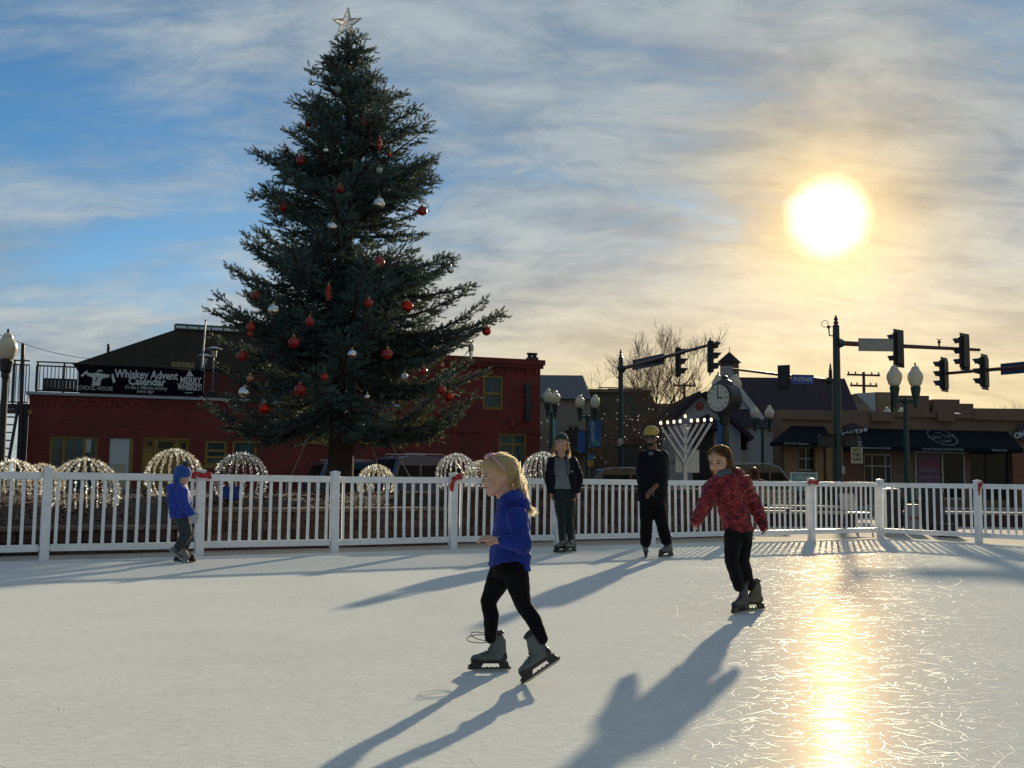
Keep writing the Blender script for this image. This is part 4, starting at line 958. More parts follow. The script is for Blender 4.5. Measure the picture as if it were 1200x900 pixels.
# ------------------------------------------------------------------ cars
def make_car(name, label, loc, rotz, paint, L=4.6, W=1.82, H=1.72, suv=True):
    t = thing(name, label, 'car', loc, rotz)
    g = mat('car_glass', (0.006, 0.007, 0.008), 0.08, var=0.1, spec=0.12); rub = mat('tyre_rubber', (0.02, 0.02, 0.02), 0.9); rim = mat('alloy_rim', (0.35, 0.36, 0.37), 0.35, metal=0.9); trim = mat('car_trim', (0.02, 0.02, 0.022), 0.6)
    h = H; x0, x1 = -L / 2, L / 2
    if suv: low = [(x0, 0.35), (x0 - 0.0, 0.75), (x0 + 0.08, 1.02), (-0.0, 1.06), (0.95, 1.04), (x1 - 0.25, 0.92), (x1, 0.72), (x1, 0.36), (x1 - 0.3, 0.26), (x0 + 0.3, 0.26)]
    else: low = [(x0, 0.35), (x0 + 0.02, 0.7), (x0 + 0.2, 0.92), (-0.9, 0.95), (0.9, 0.93), (x1 - 0.3, 0.78), (x1, 0.6), (x1, 0.36), (x1 - 0.3, 0.24), (x0 + 0.3, 0.24)]
    top = [(x0 + 0.18, 1.0), (x0 + 0.45, h - 0.07), (x0 + 0.8, h), (0.15, h), (0.45, h - 0.06), (1.12, 1.0)] if suv else [(x0 + 0.55, 0.92), (-0.95, h - 0.06), (-0.6, h), (0.1, h), (0.4, h - 0.05), (1.15, 0.9)]
    def lo(poly, widths, nm, m_, shrink=0.0):
        rings = []
        cx = sum(p[0] for p in poly) / len(poly); cz = sum(p[1] for p in poly) / len(poly)
        for y, s in widths: rings.append([Vector((cx + (p[0] - cx) * s, y, cz + (p[1] - cz) * s)) for p in poly])
        return fix_normals(MB().loft(rings).build(nm, m_, t))
    lo(low, [(-W / 2, 0.95), (-W / 2 + 0.06, 1.0), (W / 2 - 0.06, 1.0), (W / 2, 0.95)], 'body', paint)
    lo(top, [(-W / 2 + 0.17, 0.95), (-W / 2 + 0.22, 1.0), (W / 2 - 0.22, 1.0), (W / 2 - 0.17, 0.95)], 'cabin', paint)
    zb = 1.07 if suv else 0.97; zt = h - 0.14
    for s in (-1, 1):
        for a0, a1, c0, c1 in ((x0 + 0.42, x0 + 1.25, x0 + 0.56, x0 + 1.25), (x0 + 1.33, 0.0, x0 + 1.33, -0.02), (0.08, 0.88, 0.06, 0.40)):
            if not suv and a0 < x0 + 0.5: continue
            y = s * (W / 2 - 0.155)
            m = MB(); q = [(a0, y, zb), (a1, y, zb), (c1, y - s * 0.02, zt), (c0, y - s * 0.02, zt)]
            m.add(q + [(p[0], p[1] - s * 0.05, p[2]) for p in q], [(0, 1, 2, 3) if s < 0 else (3, 2, 1, 0), (4, 7, 6, 5), (0, 4, 5, 1), (1, 5, 6, 2), (2, 6, 7, 3), (3, 7, 4, 0)]); m.build('side_window', g, t)
        m = MB().sphere((0.85, s * (W / 2 + 0.06), zb + 0.02), (0.07, 0.1, 0.07), 8, 6); m.build('mirror', paint, t)
        m = MB().box((x1 - 0.06, s * (W / 2 - 0.3), 0.72 if suv else 0.62), (0.14, 0.36, 0.12), None, 0.03); m.build('headlight', mat('lamp_glass', (0.5, 0.5, 0.48), 0.1), t)
        m = MB().box((x0 + 0.03, s * (W / 2 - 0.22), 0.85 if suv else 0.75), (0.1, 0.22, 0.26), None, 0.03); m.build('taillight', mat('tail_red', (0.25, 0.01, 0.01), 0.2), t)
        if suv: MB().tube([(x0 + 0.7, s * (W / 2 - 0.28), h + 0.015), (x0 + 0.75, s * (W / 2 - 0.28), h + 0.06), (0.0, s * (W / 2 - 0.28), h + 0.06), (0.1, s * (W / 2 - 0.28), h + 0.015)], 0.018, 6).build('roof_rail', rim, t)
        for wx in (x0 + 0.85, x1 - 0.9):
            R = Matrix.Rotation(pi / 2, 3, 'X')
            w = MB().lathe([(0.2, -0.11), (0.31, -0.11), (0.335, -0.07), (0.335, 0.07), (0.31, 0.11), (0.2, 0.11)], 20, (wx, s * (W / 2 - 0.1), 0.335), R).build('wheel', rub, t)
            MB().lathe([(0.05, 0.0), (0.20, 0.01), (0.21, 0.03), (0.05, 0.02)], 16, (wx, s * (W / 2 + 0.005), 0.335), Matrix.Rotation(-s * pi / 2, 3, 'X')).build('rim', rim, w)
    for a, c_, nm in (((1.12, 1.05 if suv else 0.96), (0.50, h - 0.10), 'windscreen'), ((x0 + 0.20 if suv else x0 + 0.62, 1.06 if suv else 0.98), (x0 + 0.44 if suv else -1.0, h - 0.12), 'rear_window')):
        sg = 0.03 if nm == 'windscreen' else -0.03
        q = [(a[0] + sg, -W / 2 + 0.26, a[1]), (a[0] + sg, W / 2 - 0.26, a[1]), (c_[0] + sg, W / 2 - 0.32, c_[1]), (c_[0] + sg, -W / 2 + 0.32, c_[1])]
        fix_normals(MB().add(q + [(p[0] - sg * 2, p[1], p[2]) for p in q], [(0, 1, 2, 3), (7, 6, 5, 4), (0, 4, 5, 1), (1, 5, 6, 2), (2, 6, 7, 3), (3, 7, 4, 0)]).build(nm, g, t))
    MB().box((x1 + 0.005, 0, 0.45), (0.05, W * 0.7, 0.16), None, 0.02).build('grille', trim, t)
    return t
blue = mat('navy_car_paint', (0.012, 0.03, 0.10), 0.25, var=0.1, coat=1.0); teal = mat('teal_car_paint', (0.03, 0.07, 0.085), 0.25, var=0.1, coat=1.0); blk = mat('black_car_paint', (0.012, 0.013, 0.016), 0.25, var=0.1, coat=1.0)
make_car('parked_car', 'dark blue sport utility car parked behind the fence right of the spruce trunk', (-2.65, 34.6, -0.17), radians(34), blue, 4.3, 1.85, 1.90)
make_car('parked_car', 'dark teal car half hidden by the spruce trunk beside the blue one', (-5.3, 37.2, -0.17), radians(28), teal, 4.3, 1.8, 1.72, True)
make_car('parked_car', 'black low car parked behind the woman near the signal cabinet', (4.3, 38.6, -0.17), radians(8), blk, 4.7, 1.8, 1.66, False)
make_car('parked_car', 'black car parked in front of the white sided hall', (10.3, 42.0, -0.17), radians(6), blk, 4.4, 1.8, 1.86, True)
# ------------------------------------------------------------------ street lamps
green_m = mat('green_lamp_post', (0.010, 0.042, 0.036), 0.4, var=0.15, scale=4, spec=0.4)
black_m = mat('black_lamp_post', (0.012, 0.013, 0.015), 0.4, var=0.2)
globe_m = mat('cream_globe', (0.62, 0.58, 0.44), 0.35, var=0.06, scale=3)
ACORN = [(0.09, 0.0), (0.13, 0.015), (0.165, 0.08), (0.20, 0.20), (0.205, 0.28), (0.18, 0.36), (0.135, 0.42), (0.105, 0.46), (0.11, 0.475), (0.075, 0.54), (0.04, 0.565), (0.012, 0.58)]
def street_lamp(label, loc, ztop, arms=0.42, rotz=0.0, pm=None, s=1.0, banners=(), base_z=-0.035, group='street lamps with acorn globes', shift=0.0):
    """double (arms>0) or single acorn-globe lamp; ztop = top of the globes"""
    pm = pm or green_m
    t = thing('street_lamp', label, 'street lamp', (loc[0], loc[1], base_z), rotz, group)
    zt = ztop - base_z - 0.62 * s
    MB().lathe([(0.26 * s, 0), (0.26 * s, 0.12), (0.20 * s, 0.16), (0.17 * s, 0.5), (0.19 * s, 0.54), (0.10 * s, 0.72), (0.085 * s, 1.0)], 12).build('base', pm, t)
    zp = zt - (0.45 * s if arms else 0.36 * s)
    m = MB(); m.lathe([(0.085 * s, 1.0), (0.06 * s, zp - 0.05), (0.09 * s, zp - 0.02), (0.09 * s, zp + 0.06), (0.05 * s, zp + 0.14)], 12); m.build('pole', pm, t)
    heads = [-arms, arms] if arms else [0.0]
    if arms:
        MB().tube([(-arms, 0, zp + 0.03), (-arms * .4, 0, zp + 0.06), (arms * .4, 0, zp + 0.06), (arms, 0, zp + 0.03)], 0.045 * s, 8).build('crossarm', pm, t)
    for x in heads:
        MB().lathe([(0.035 * s, -0.16 * s if arms else -0.02), (0.06 * s, -0.05 * s), (0.075 * s, 0.12 * s), (0.11 * s, 0.22 * s), (0.135 * s, 0.40 * s), (0.12 * s, 0.44 * s)], 12, (x, 0, zt - 0.44 * s)).build('fitter', pm, t)
        g = MB().lathe([(r * s, z * s) for r, z in ACORN], 18, (x, 0, zt + 0.001)).build('globe', globe_m, t, True)
        MB().lathe([(0.02 * s, 0.578 * s), (0.03 * s, 0.60 * s), (0.008 * s, 0.66 * s)], 8, (x, 0, zt)).build('finial', pm, g)
    for (side, z0, z1, w, col, txt, ink) in banners:
        x0 = side * 0.09; x1 = side * (0.09 + w)
        bo = MB().box2((min(x0, x1), -0.006, z0), (max(x0, x1), 0.006, z1)).build('banner', col, t)
        m = MB()
        for z in (z0 - 0.02, z1 + 0.02): m.tube([(0, 0, z), (x1, 0, z)], 0.018, 6)
        m.build('banner_rod', pm, bo)
        if txt:
            me = text_mesh(txt, w * 0.42, ink, 0.001, bold=0.004); me.transform(Matrix.Rotation(pi / 2, 4, 'Y'))
            link('lettering', me, bo, (x0 + side * w * 0.28, -0.0085, (z0 + z1) / 2 + (z1 - z0) * 0.12))
            MB().prism([(x0 + side * w * 0.1, z0 + 0.05), (x0 + side * w * 0.5, z0 + (z1 - z0) * 0.3), (x0 + side * w * 0.95, z0 + (z1 - z0) * 0.18), (x0 + side * w * 0.95, z0 + 0.05)][::1 if side > 0 else -1], -0.009, -0.0065).build('banner_scene', mat('banner_teal', (0.05, 0.22, 0.24), 0.6), bo)
    return t
bl1 = mat('banner_blue', (0.02, 0.085, 0.24), 0.6, var=0.3, scale=2); bl2 = mat('banner_turquoise', (0.06, 0.22, 0.24), 0.6, var=0.25, scale=3); bwh = mat('banner_pale_ink', (0.35, 0.50, 0.55), 0.6)
def lamp_at(label, px, ytop, d, **k):
    p = at(px, ytop, d); return street_lamp(label, (p.x, p.y), p.z, **k)
lamp_at('black single-globe street lamp at the left edge by the stairs', 9.5, 387, 24, arms=0, pm=black_m, s=1.12)
lamp_at('double-globe lamp with a turquoise banner beside the brick corner', 646.5, 455, 42, arms=0.36, rotz=radians(62), banners=((1, 2.55, 3.55, 0.42, bl2, 'WELCOME', bwh),))
l2 = lamp_at('double-globe lamp with blue hanging banners behind the woman', 688.5, 461, 44, arms=0.33, banners=((1, 2.45, 3.6, 0.5, bl1, 'DISCOVER', bwh), (-1, 2.2, 3.1, 0.34, bl1, '', bwh)))
lamp_at('double-globe lamp in front of the white sided hall', 893, 474, 45.4, arms=0.33)
lamp_at('tall near double-globe lamp rising beside the traffic signals', 1060, 426, 32, arms=0.33, s=1.15)
lamp_at('small far double-globe lamp half hidden by the near lamp post', 1048, 476, 52, arms=0.36)
lamp_at('double-globe lamp with a blue banner hidden behind the post clock', 851.5, 437, 36, arms=0.30, s=1.1, banners=((-1, 2.0, 3.15, 0.26, bl1, '', bwh),))
# yellow crossing plate on the lamp behind the woman
yp = mat('yellow_plate', (0.45, 0.26, 0.03), 0.5)
m = MB(); m.box2((0.0, -0.12, 1.62), (0.26, -0.10, 1.88), 0.01); m.build('warning_plate', yp, l2)
m = MB(); m.box2((0.0, -0.12, 1.90), (0.26, -0.10, 2.12), 0.01); m.build('notice_plate', mat('blue_plate', (0.05, 0.16, 0.28), 0.5), l2)

# ------------------------------------------------------------------ traffic signals
sig_m = mat('signal_black', (0.016, 0.017, 0.018), 0.5, var=0.2); pole_m = mat('signal_pole_green', (0.014, 0.035, 0.036), 0.4, var=0.2); arm_m = mat('signal_arm_brown', (0.085, 0.040, 0.035), 0.45, var=0.15); alu = mat('bare_aluminium', (0.30, 0.32, 0.32), 0.4, metal=0.7)
lens = [mat('lens_red', (0.10, 0.01, 0.008), 0.2), mat('lens_amber', (0.12, 0.06, 0.005), 0.2), mat('lens_green', (0.01, 0.09, 0.05), 0.2)]
def signal_head(parent, c, face, h=1.08):
    """three-lamp head with back plate; face = heading (radians) the lenses look to"""
    o = bpy.data.objects.new('signal_head', None); COL.objects.link(o); o.parent = parent; o.location = c; o.rotation_euler = (0, 0, face - pi / 2)
    w = 0.36
    MB().box2((-w / 2, -0.10, -h / 2), (w / 2, 0.10, h / 2), 0.02).build('housing', sig_m, o)
    MB().box2((-w / 2 - 0.11, -0.02, -h / 2 - 0.1), (w / 2 + 0.11, -0.008, h / 2 + 0.1)).build('back_plate', sig_m, o)
    for k in range(3):
        z = h / 2 - h * (k + 0.5) / 3
        MB().lathe([(0.13, 0.0), (0.11, 0.02), (0.02, 0.04)], 16, (0, 0.101, z), Matrix.Rotation(-pi / 2, 3, 'X')).build('lens', lens[k], o)
        m = MB(); n = 14; R = 0.15; vs = []
        for i in range(n):
            a = -0.35 + (pi + 0.7) * i / (n - 1)
            for y, r in ((0.10, R), (0.38 - 0.12 * (1 - sin(max(0, min(pi, a)))), R * 0.98), (0.10, R - 0.012), (0.38 - 0.12 * (1 - sin(max(0, min(pi, a)))), R * 0.98 - 0.012)):
                vs.append((r * cos(a), y, z + r * sin(a)))
        fs = []
        for i in range(n - 1):
            q = i * 4; fs += [(q, q + 4, q + 5, q + 1), (q + 2, q + 3, q + 7, q + 6), (q + 1, q + 5, q + 7, q + 3)]
        m.add(vs, fs).build('visor', sig_m, o)
    return o
def street_sign(parent, c, w, h, rotz, colr, txt=None, small=None, nm='street_sign', tcol=None, side=-1):
    o = bpy.data.objects.new(nm, None); COL.objects.link(o); o.parent = parent; o.location = c; o.rotation_euler = (0, 0, rotz)
    MB().box2((-w / 2, -0.012, -h / 2), (w / 2, 0.012, h / 2), 0.006).build('plate', colr, o)
    m = MB()
    for z in (-h / 2 + 0.02, h / 2 - 0.02): m.box2((-w / 2, -0.03, z - 0.02), (w / 2, -0.0125, z + 0.02))
    for x in (-w / 2 + 0.02, w / 2 - 0.02): m.box2((x - 0.02, -0.028, -h / 2 + 0.041), (x + 0.02, -0.0125, h / 2 - 0.041))
    m.build('plate_rim', colr, o)
    if txt:
        me = text_mesh(txt, h * 0.62, tcol, 0.002, bold=0.006); xs = [v.co.x for v in me.vertices]; q = (w * 0.86) / (max(xs) - min(xs))
        me.transform(Matrix.Diagonal((min(1.3, q), 1, 1, 1))); link('lettering', me, o, (0, -0.018, -h * 0.02))
    return o
sgb = mat('sign_blue', (0.03, 0.10, 0.38), 0.4, var=0.1); swh = mat('sign_letter_white', (0.55, 0.60, 0.64), 0.5)
def signal_pole(label, base, ztop, r=0.12, pm=None, zb=-0.17):
    t = thing('traffic_signal', label, 'traffic light', (base.x, base.y, zb), 0.0, 'traffic signals at the crossing')
    h = ztop - zb
    MB().lathe([(r * 1.8, 0), (r * 1.8, 0.3), (r * 1.15, 0.4)], 12).build('base', pm or pole_m, t)
    MB().lathe([(r * 1.1, 0.4), (r * 0.8, h - 0.25)], 12).build('pole', pm or pole_m, t)
    MB().lathe([(r * 0.8, 0), (r * 0.4, 0.06), (r * 0.7, 0.10), (r * 0.3, 0.17), (r * 0.55, 0.20), (0.012, 0.36)], 10, (0, 0, h - 0.25)).build('finial', arm_m, t)
    return t
def local(t, p): return Vector(p) - Vector(t.location)
def arm(t, a, b, r0=0.085, r1=0.05):
    MB().tube([local(t, a), local(t, a) + (b - a) * 0.5, local(t, b)], [r0, (r0 + r1) / 2, r1], 10).build('mast_arm', arm_m, t)
    d = (b - a).normalized(); MB().tube([local(t, a) - d * 0.02, local(t, a) + d * 0.2], [0.2, 0.12], 10).build('arm_flange', pole_m, t)
def build_signals():
    # A: pole behind the woman, arm coming towards the rink
    pb = at(727.5, 412, 43); t = signal_pole('green signal pole left of the bare tree, its arm reaching towards the clock', pb, pb.z)
    a = at(728.5, 432, 43); e = at(841, 401.5, 34.6); arm(t, a, e)
    d = (e - a).normalized(); side = Vector((d.x, d.y, 0)).normalized(); face = atan2(-0.1, 1.0)
    p1 = at(794.5, 424.5, 38.2); p2 = at(832.5, 418, 35.2)
    signal_head(t, local(t, p1), face); signal_head(t, local(t, p2), face)
    c = (at(743, 429, 41.8) + at(779, 420.5, 39.4)) / 2; q = at(779, 420.5, 39.4) - at(743, 429, 41.8)
    o = street_sign(t, local(t, c) + Vector((-0.05, -0.16, 0)), Vector((q.x, q.y)).length, 0.42, atan2(q.y, q.x), mat('sign_dull_green', (0.05, 0.075, 0.075), 0.5))
    o.rotation_euler = (0, 0, atan2(q.y, q.x))
    m = MB(); pc = local(t, at(722, 519, 43)); m.tube([(0, 0, pc.z + 0.16), (-0.42, 0, pc.z + 0.16), (-0.46, 0, pc.z), (-0.42, 0, pc.z - 0.16), (0, 0, pc.z - 0.16)], 0.04, 6); m.build('pedestrian_bracket', sig_m, t)
    MB().box((-0.02, -0.14, pc.z), (0.22, 0.12, 0.34), None, 0.02).build('button_box', alu, t)
    # B: near right pole with two heads
    pb = at(979.5, 373, 33); t = signal_pole('tall signal pole right of the clock with two heads and a blank sign back', pb, pb.z, 0.135)
    a = at(981, 402, 33); e = at(1148, 410, 34.2); arm(t, a, e)
    for px, py, dd in ((1051, 409, 33.5), (1128, 413.2, 34.0)): signal_head(t, local(t, at(px, py, dd)) + Vector((0, -0.14, 0)), radians(127), 1.05)
    c = (at(1004, 403, 33.1) + at(1045, 406.5, 33.4)) / 2
    street_sign(t, local(t, c) + Vector((0, -0.12, 0)), 1.14, 0.42, 0.03, alu, nm='sign_back')
    m = MB(); q = local(t, at(974, 387.5, 33)); top = q.z
    m.tube([(0, 0, top - 0.18), (-0.22, 0, top - 0.16), (-0.24, 0, top + 0.15)], 0.025, 6); m.sphere((-0.24, 0, top + 0.12), 0.06, 8, 6)
    rr = 0.11; ring = [(-0.36 + rr * cos(k * pi / 9), 0, top + 0.22 + rr * sin(k * pi / 9)) for k in range(19)]
    m.tube(ring, 0.010, 5, False); m.tube([(-0.26, 0, top + 0.12), (0, 0, top + 0.14)], 0.012, 5); m.build('sensor', arm_m, t)
    m = MB(); q = local(t, at(1102, 401, 33.8)); m.tube([(q.x, 0.9, q.z - 0.12), (q.x, 0.9, q.z + 0.05)], 0.03, 6); m.sphere((q.x, 0.9, q.z + 0.02), 0.06, 8, 6); m.box((q.x, 0.9, q.z + 0.10), (0.16, 0.03, 0.02)); m.build('camera_mount', arm_m, t)
    z = local(t, at(979, 517, 33)).z
    for x0, x1, dz in ((-0.62, -0.14, 0), (0.15, 0.62, 0.02)):
        hh = MB().box2((x0, -0.16, z - 0.2 + dz), (x1, 0.1, z + 0.2 + dz), 0.03).build('pedestrian_head', sig_m, t)
        MB().box2((x0 + 0.02, -0.32, z + 0.2005 + dz), (x1 - 0.02, -0.02, z + 0.225 + dz)).build('visor', sig_m, hh)
    MB().box((0.09, -0.15, local(t, at(981, 551, 33)).z), (0.12, 0.1, 0.26), None, 0.02).build('push_button', alu, t)
    # C: far thin pole with an arm to the left and a blue sign
    pb = at(973, 428, 50); t = signal_pole('slim far signal pole whose arm carries a small blue street sign', pb, pb.z, 0.11)
    a = at(972, 446, 50); e = at(858, 432.5, 46); arm(t, a, e)
    p = at(918, 443, 47.8); signal_head(t, local(t, p) + Vector((0, -0.1, 0)), radians(60), 1.0)
    c = at(939, 445, 48.6); street_sign(t, local(t, c) + Vector((0, -0.2, 0)), 1.1, 0.44, 0.10, sgb, 'W 57TH AVE', None, 'street_sign', swh)
    # D: arm entering from the right edge
    pb = at(1330, 420, 30); pb.z = 6.2; t = signal_pole('signal arm entering at the right edge with two heads and a long blue sign', pb, 6.4, 0.13)
    a = at(1330, 424, 30); a.z = at(1200, 433, 33.5).z; e = at(1098, 438.5, 36.5); arm(t, a, e)
    for px, py, dd in ((1105, 439.5, 36.2), (1152, 436.5, 34.9)): signal_head(t, local(t, at(px, py, dd)) + Vector((-0.02, -0.14, 0)), radians(135), 1.02)
    c0 = at(1170.5, 433.5, 34.3); c1 = at(1226, 428.5, 32.9); c = (c0 + c1) / 2; q = c1 - c0
    street_sign(t, local(t, c) + Vector((0, -0.16, 0)), Vector((q.x, q.y)).length, 0.38, atan2(q.y, q.x), mat('sign_deep_blue', (0.012, 0.055, 0.16), 0.4), 'Old Wadsworth', None, 'street_sign', mat('sign_letter_dim', (0.14, 0.22, 0.27), 0.5))
build_signals()
# control cabinet by the signal pole
p = at(739, 522, 42.5)
t = thing('control_cabinet', 'dark grey signal control cabinet right of the green pole', 'cabinet', (p.x, p.y, -0.17))
MB().box2((-0.34, -0.3, 0.0), (0.34, 0.3, p.z + 0.17), 0.02).build('housing', black_m, t)
MB().box2((-0.38, -0.36, p.z + 0.171), (0.38, 0.34, p.z + 0.21)).build('lid', black_m, t)
m = MB().box2((-0.29, -0.318, 0.15), (0.29, -0.301, p.z + 0.05)).build('door', sig_m, t)
MB().box2((0.2, -0.34, 1.0), (0.24, -0.319, 1.16)).build('handle', alu, m)

# ------------------------------------------------------------------ post clock
def build_clock():
    d = 32.0; c = at(849, 467, d); ck = mat('clock_black', (0.014, 0.017, 0.02), 0.4, var=0.2)
    t = thing('post_clock', 'black two-sided post clock showing three o clock beside the menorah', 'clock', (c.x, c.y, -0.035), radians(-50))
    z = c.z + 0.035; R = 0.50; Ry = Matrix.Rotation(pi / 2, 3, 'X')
    MB().lathe([(0.3, 0), (0.3, 0.2), (0.22, 0.3), (0.2, 0.8), (0.12, 0.95), (0.09, 1.1)], 14).build('base', ck, t)
    MB().lathe([(0.09, 1.1), (0.075, z - R - 0.35), (0.14, z - R - 0.3), (0.16, z - R - 0.12), (0.26, z - R + 0.1)], 14).build('pole', ck, t)
    MB().lathe([(R * .93, -0.30), (R, -0.24), (R, 0.24), (R * .93, 0.30)], 36, (0, 0, z), Ry).build('drum', ck, t)
    cap = MB().lathe([(0.30, 0), (0.24, 0.1), (0.12, 0.18), (0.10, 0.26), (0.03, 0.30)], 14, (0, 0, z + R - 0.07)).build('crown', ck, t)
    fm = mat('dial_cream', (0.60, 0.58, 0.49), 0.5, var=0.03); ink = mat('dial_ink', (0.02, 0.02, 0.02), 0.6)
    for s in (-1, 1):
        f = MB().lathe([(R * .84, 0), (R * .84, 0.02)], 36, (0, s * 0.301, z), Matrix.Rotation(-s * pi / 2, 3, 'X')).build('dial', fm, t)
        m = MB(); y = s * 0.326
        for k in range(12):
            a = k * pi / 6; m.box((sin(a) * R * .70, y, z + cos(a) * R * .70), (0.022, 0.006, 0.10 if k % 3 else 0.13), Matrix.Rotation(a, 3, 'Y'))
        stuff(m.build('hour_mark', ink, f))
        for a, ln, w in ((radians(90), R * .42, 0.035), (radians(-3), R * .66, 0.028)):
            if s > 0: a = -a
            MB().box((sin(a) * ln * .42, s * 0.332, z + cos(a) * ln * .42), (w, 0.006, ln), Matrix.Rotation(a, 3, 'Y')).build('clock_hand', ink, f)
build_clock()

# ------------------------------------------------------------------ menorah
def build_menorah():
    d = 24.0; c = at(803, 575, d); st = mat('brushed_silver', (0.48, 0.50, 0.50), 0.38, metal=0.85, var=0.08, scale=20, stretch=(1, 1, 8))
    t = thing('menorah', 'tall silver straight-armed menorah with nine lit bulbs behind the fence', 'menorah', (c.x, c.y, -0.035))
    def lp(px, py): q = at(px, py, d); return Vector((q.x - c.x, 0, q.z + 0.035))
    zt = lp(803, 497)
    MB().box2((-0.045, -0.045, 0.0), (0.045, 0.045, zt.z), 0.006).build('stem', st, t)
    MB().box2((-0.35, -0.3, -0.0), (0.35, 0.3, 0.06), 0.01).build('foot', st, t)
    bulb = mat('lit_bulb', (1, 0.9, 0.7), 0.4, emit=(1.0, 0.82, 0.55), estr=1.6); cup = mat('bulb_socket', (0.10, 0.09, 0.08), 0.5)
    tips = [(774, 499.5), (782, 498.8), (789.4, 498.2), (796.6, 497.6), (803, 491.5), (809.6, 496.8), (817.2, 496.5), (825, 496), (833, 495.6)]
    roots = [544, 532, 521, 511]
    for k, (px, py) in enumerate(tips):
        q = lp(px, py)
        if k != 4:
            i = k if k < 4 else 8 - k
            r = lp(803, roots[i]); r.x = 0.0; y = 0.0
            dd = (q - r); MB().box((r + q) / 2 + Vector((0, -0.05 if i % 2 == 0 else -0.049, 0)), (0.055, 0.05, dd.length), Matrix.Rotation(atan2(dd.x, dd.z), 3, 'Y'), 0.006).build('branch', st, t)
            q = q + Vector((0, -0.05, 0))
        s = MB().lathe([(0.035, -0.03), (0.04, 0.0), (0.028, 0.035)], 10, q).build('socket', cup, t)
        MB().sphere(q + Vector((0, 0, 0.075)), (0.031, 0.031, 0.044), 10, 8).build('bulb', bulb, s, True)
    a, b = lp(792, 527), lp(820, 554)
    pl = MB().box2((a.x, 0.05, b.z), (b.x, 0.07, a.z), 0.004).build('plaque', mat('plaque_silver', (0.42, 0.44, 0.44), 0.3, metal=0.5, var=0.06), t)
build_menorah()

# ------------------------------------------------------------------ plates and boards
def build_signs():
    d = 34.0; c = at(1004, 533, d); w = 0.37
    t = thing('no_through_sign', 'pale plate lettered NO THRU TRAFFIC under an arched purple plaque', 'sign', (c.x, c.y, -0.17))
    lz = lambda y: at(1004, y, d).z + 0.17
    MB().tube([(0, 0.03, 0), (0, 0.03, lz(512))], 0.03, 8).build('post', arm_m, t)
    MB().box2((-w / 2 - 0.01, -0.012, lz(543)), (w / 2 + 0.01, 0.0, lz(524)), 0.004).build('plate', mat('pale_yellow_plate', (0.52, 0.49, 0.30), 0.6), t)
    ink = mat('sign_ink', (0.04, 0.04, 0.03), 0.6)
    for k, s in enumerate(('NO', 'THRU', 'TRAFFIC')):
        me = text_mesh(s, 0.17, ink, 0.001, bold=0.006); xs = [v.co.x for v in me.vertices]; q = min(1.0, 0.33 / (max(xs) - min(xs))); me.transform(Matrix.Diagonal((q, 1, 1, 1)))
        link('lettering', me, t, (0, -0.015, lz(527.5 + k * 5.6)))
    pu = mat('plum_plaque', (0.05, 0.03, 0.075), 0.5); poly = [(-w / 2, lz(523.6)), (w / 2, lz(523.6)), (w / 2, lz(514)), (0.12, lz(511)), (0, lz(510.2)), (-0.12, lz(511)), (-w / 2, lz(514))]
    pq = MB().prism(poly, -0.012, 0.0).build('arched_plaque', pu, t)
    for z in (518, 521.5): MB().box2((-0.15, -0.016, lz(z + 0.5)), (0.15, -0.013, lz(z - 0.5))).build('plaque_line', swh, pq)
    MB().sphere((0, -0.014, lz(513)), (0.1, 0.008, 0.06), 10, 6).build('plaque_emblem', mat('olive_gold', (0.28, 0.24, 0.10), 0.5), pq)
    # teal notice board by the fence
    d = 30.0; c = at(942, 560, d)
    t = thing('notice_board', 'small turquoise notice board standing behind the fence in front of the hedge', 'sign', (c.x, c.y, -0.035))
    lz = lambda y: at(942, y, d).z + 0.035
    tl = mat('turquoise_board', (0.10, 0.26, 0.27), 0.5, var=0.25, scale=6); fr = mat('pale_frame', (0.45, 0.47, 0.46), 0.5)
    MB().box2((-0.36, -0.01, lz(575)), (0.36, 0.01, lz(555.2))).build('board', tl, t)
    m = MB(); m.box2((-0.40, -0.02, lz(555)), (0.40, 0.02, lz(553.6)))
    for s in (-1, 1): m.box2((s * 0.38 - 0.02, -0.02, 0), (s * 0.38 + 0.02, 0.02, lz(555)))
    m.build('frame', fr, t)
    link('lettering', text_mesh('PATIO', 0.16, fr, 0.001, bold=0.004), t, (0, -0.015, lz(560)))
build_signs()

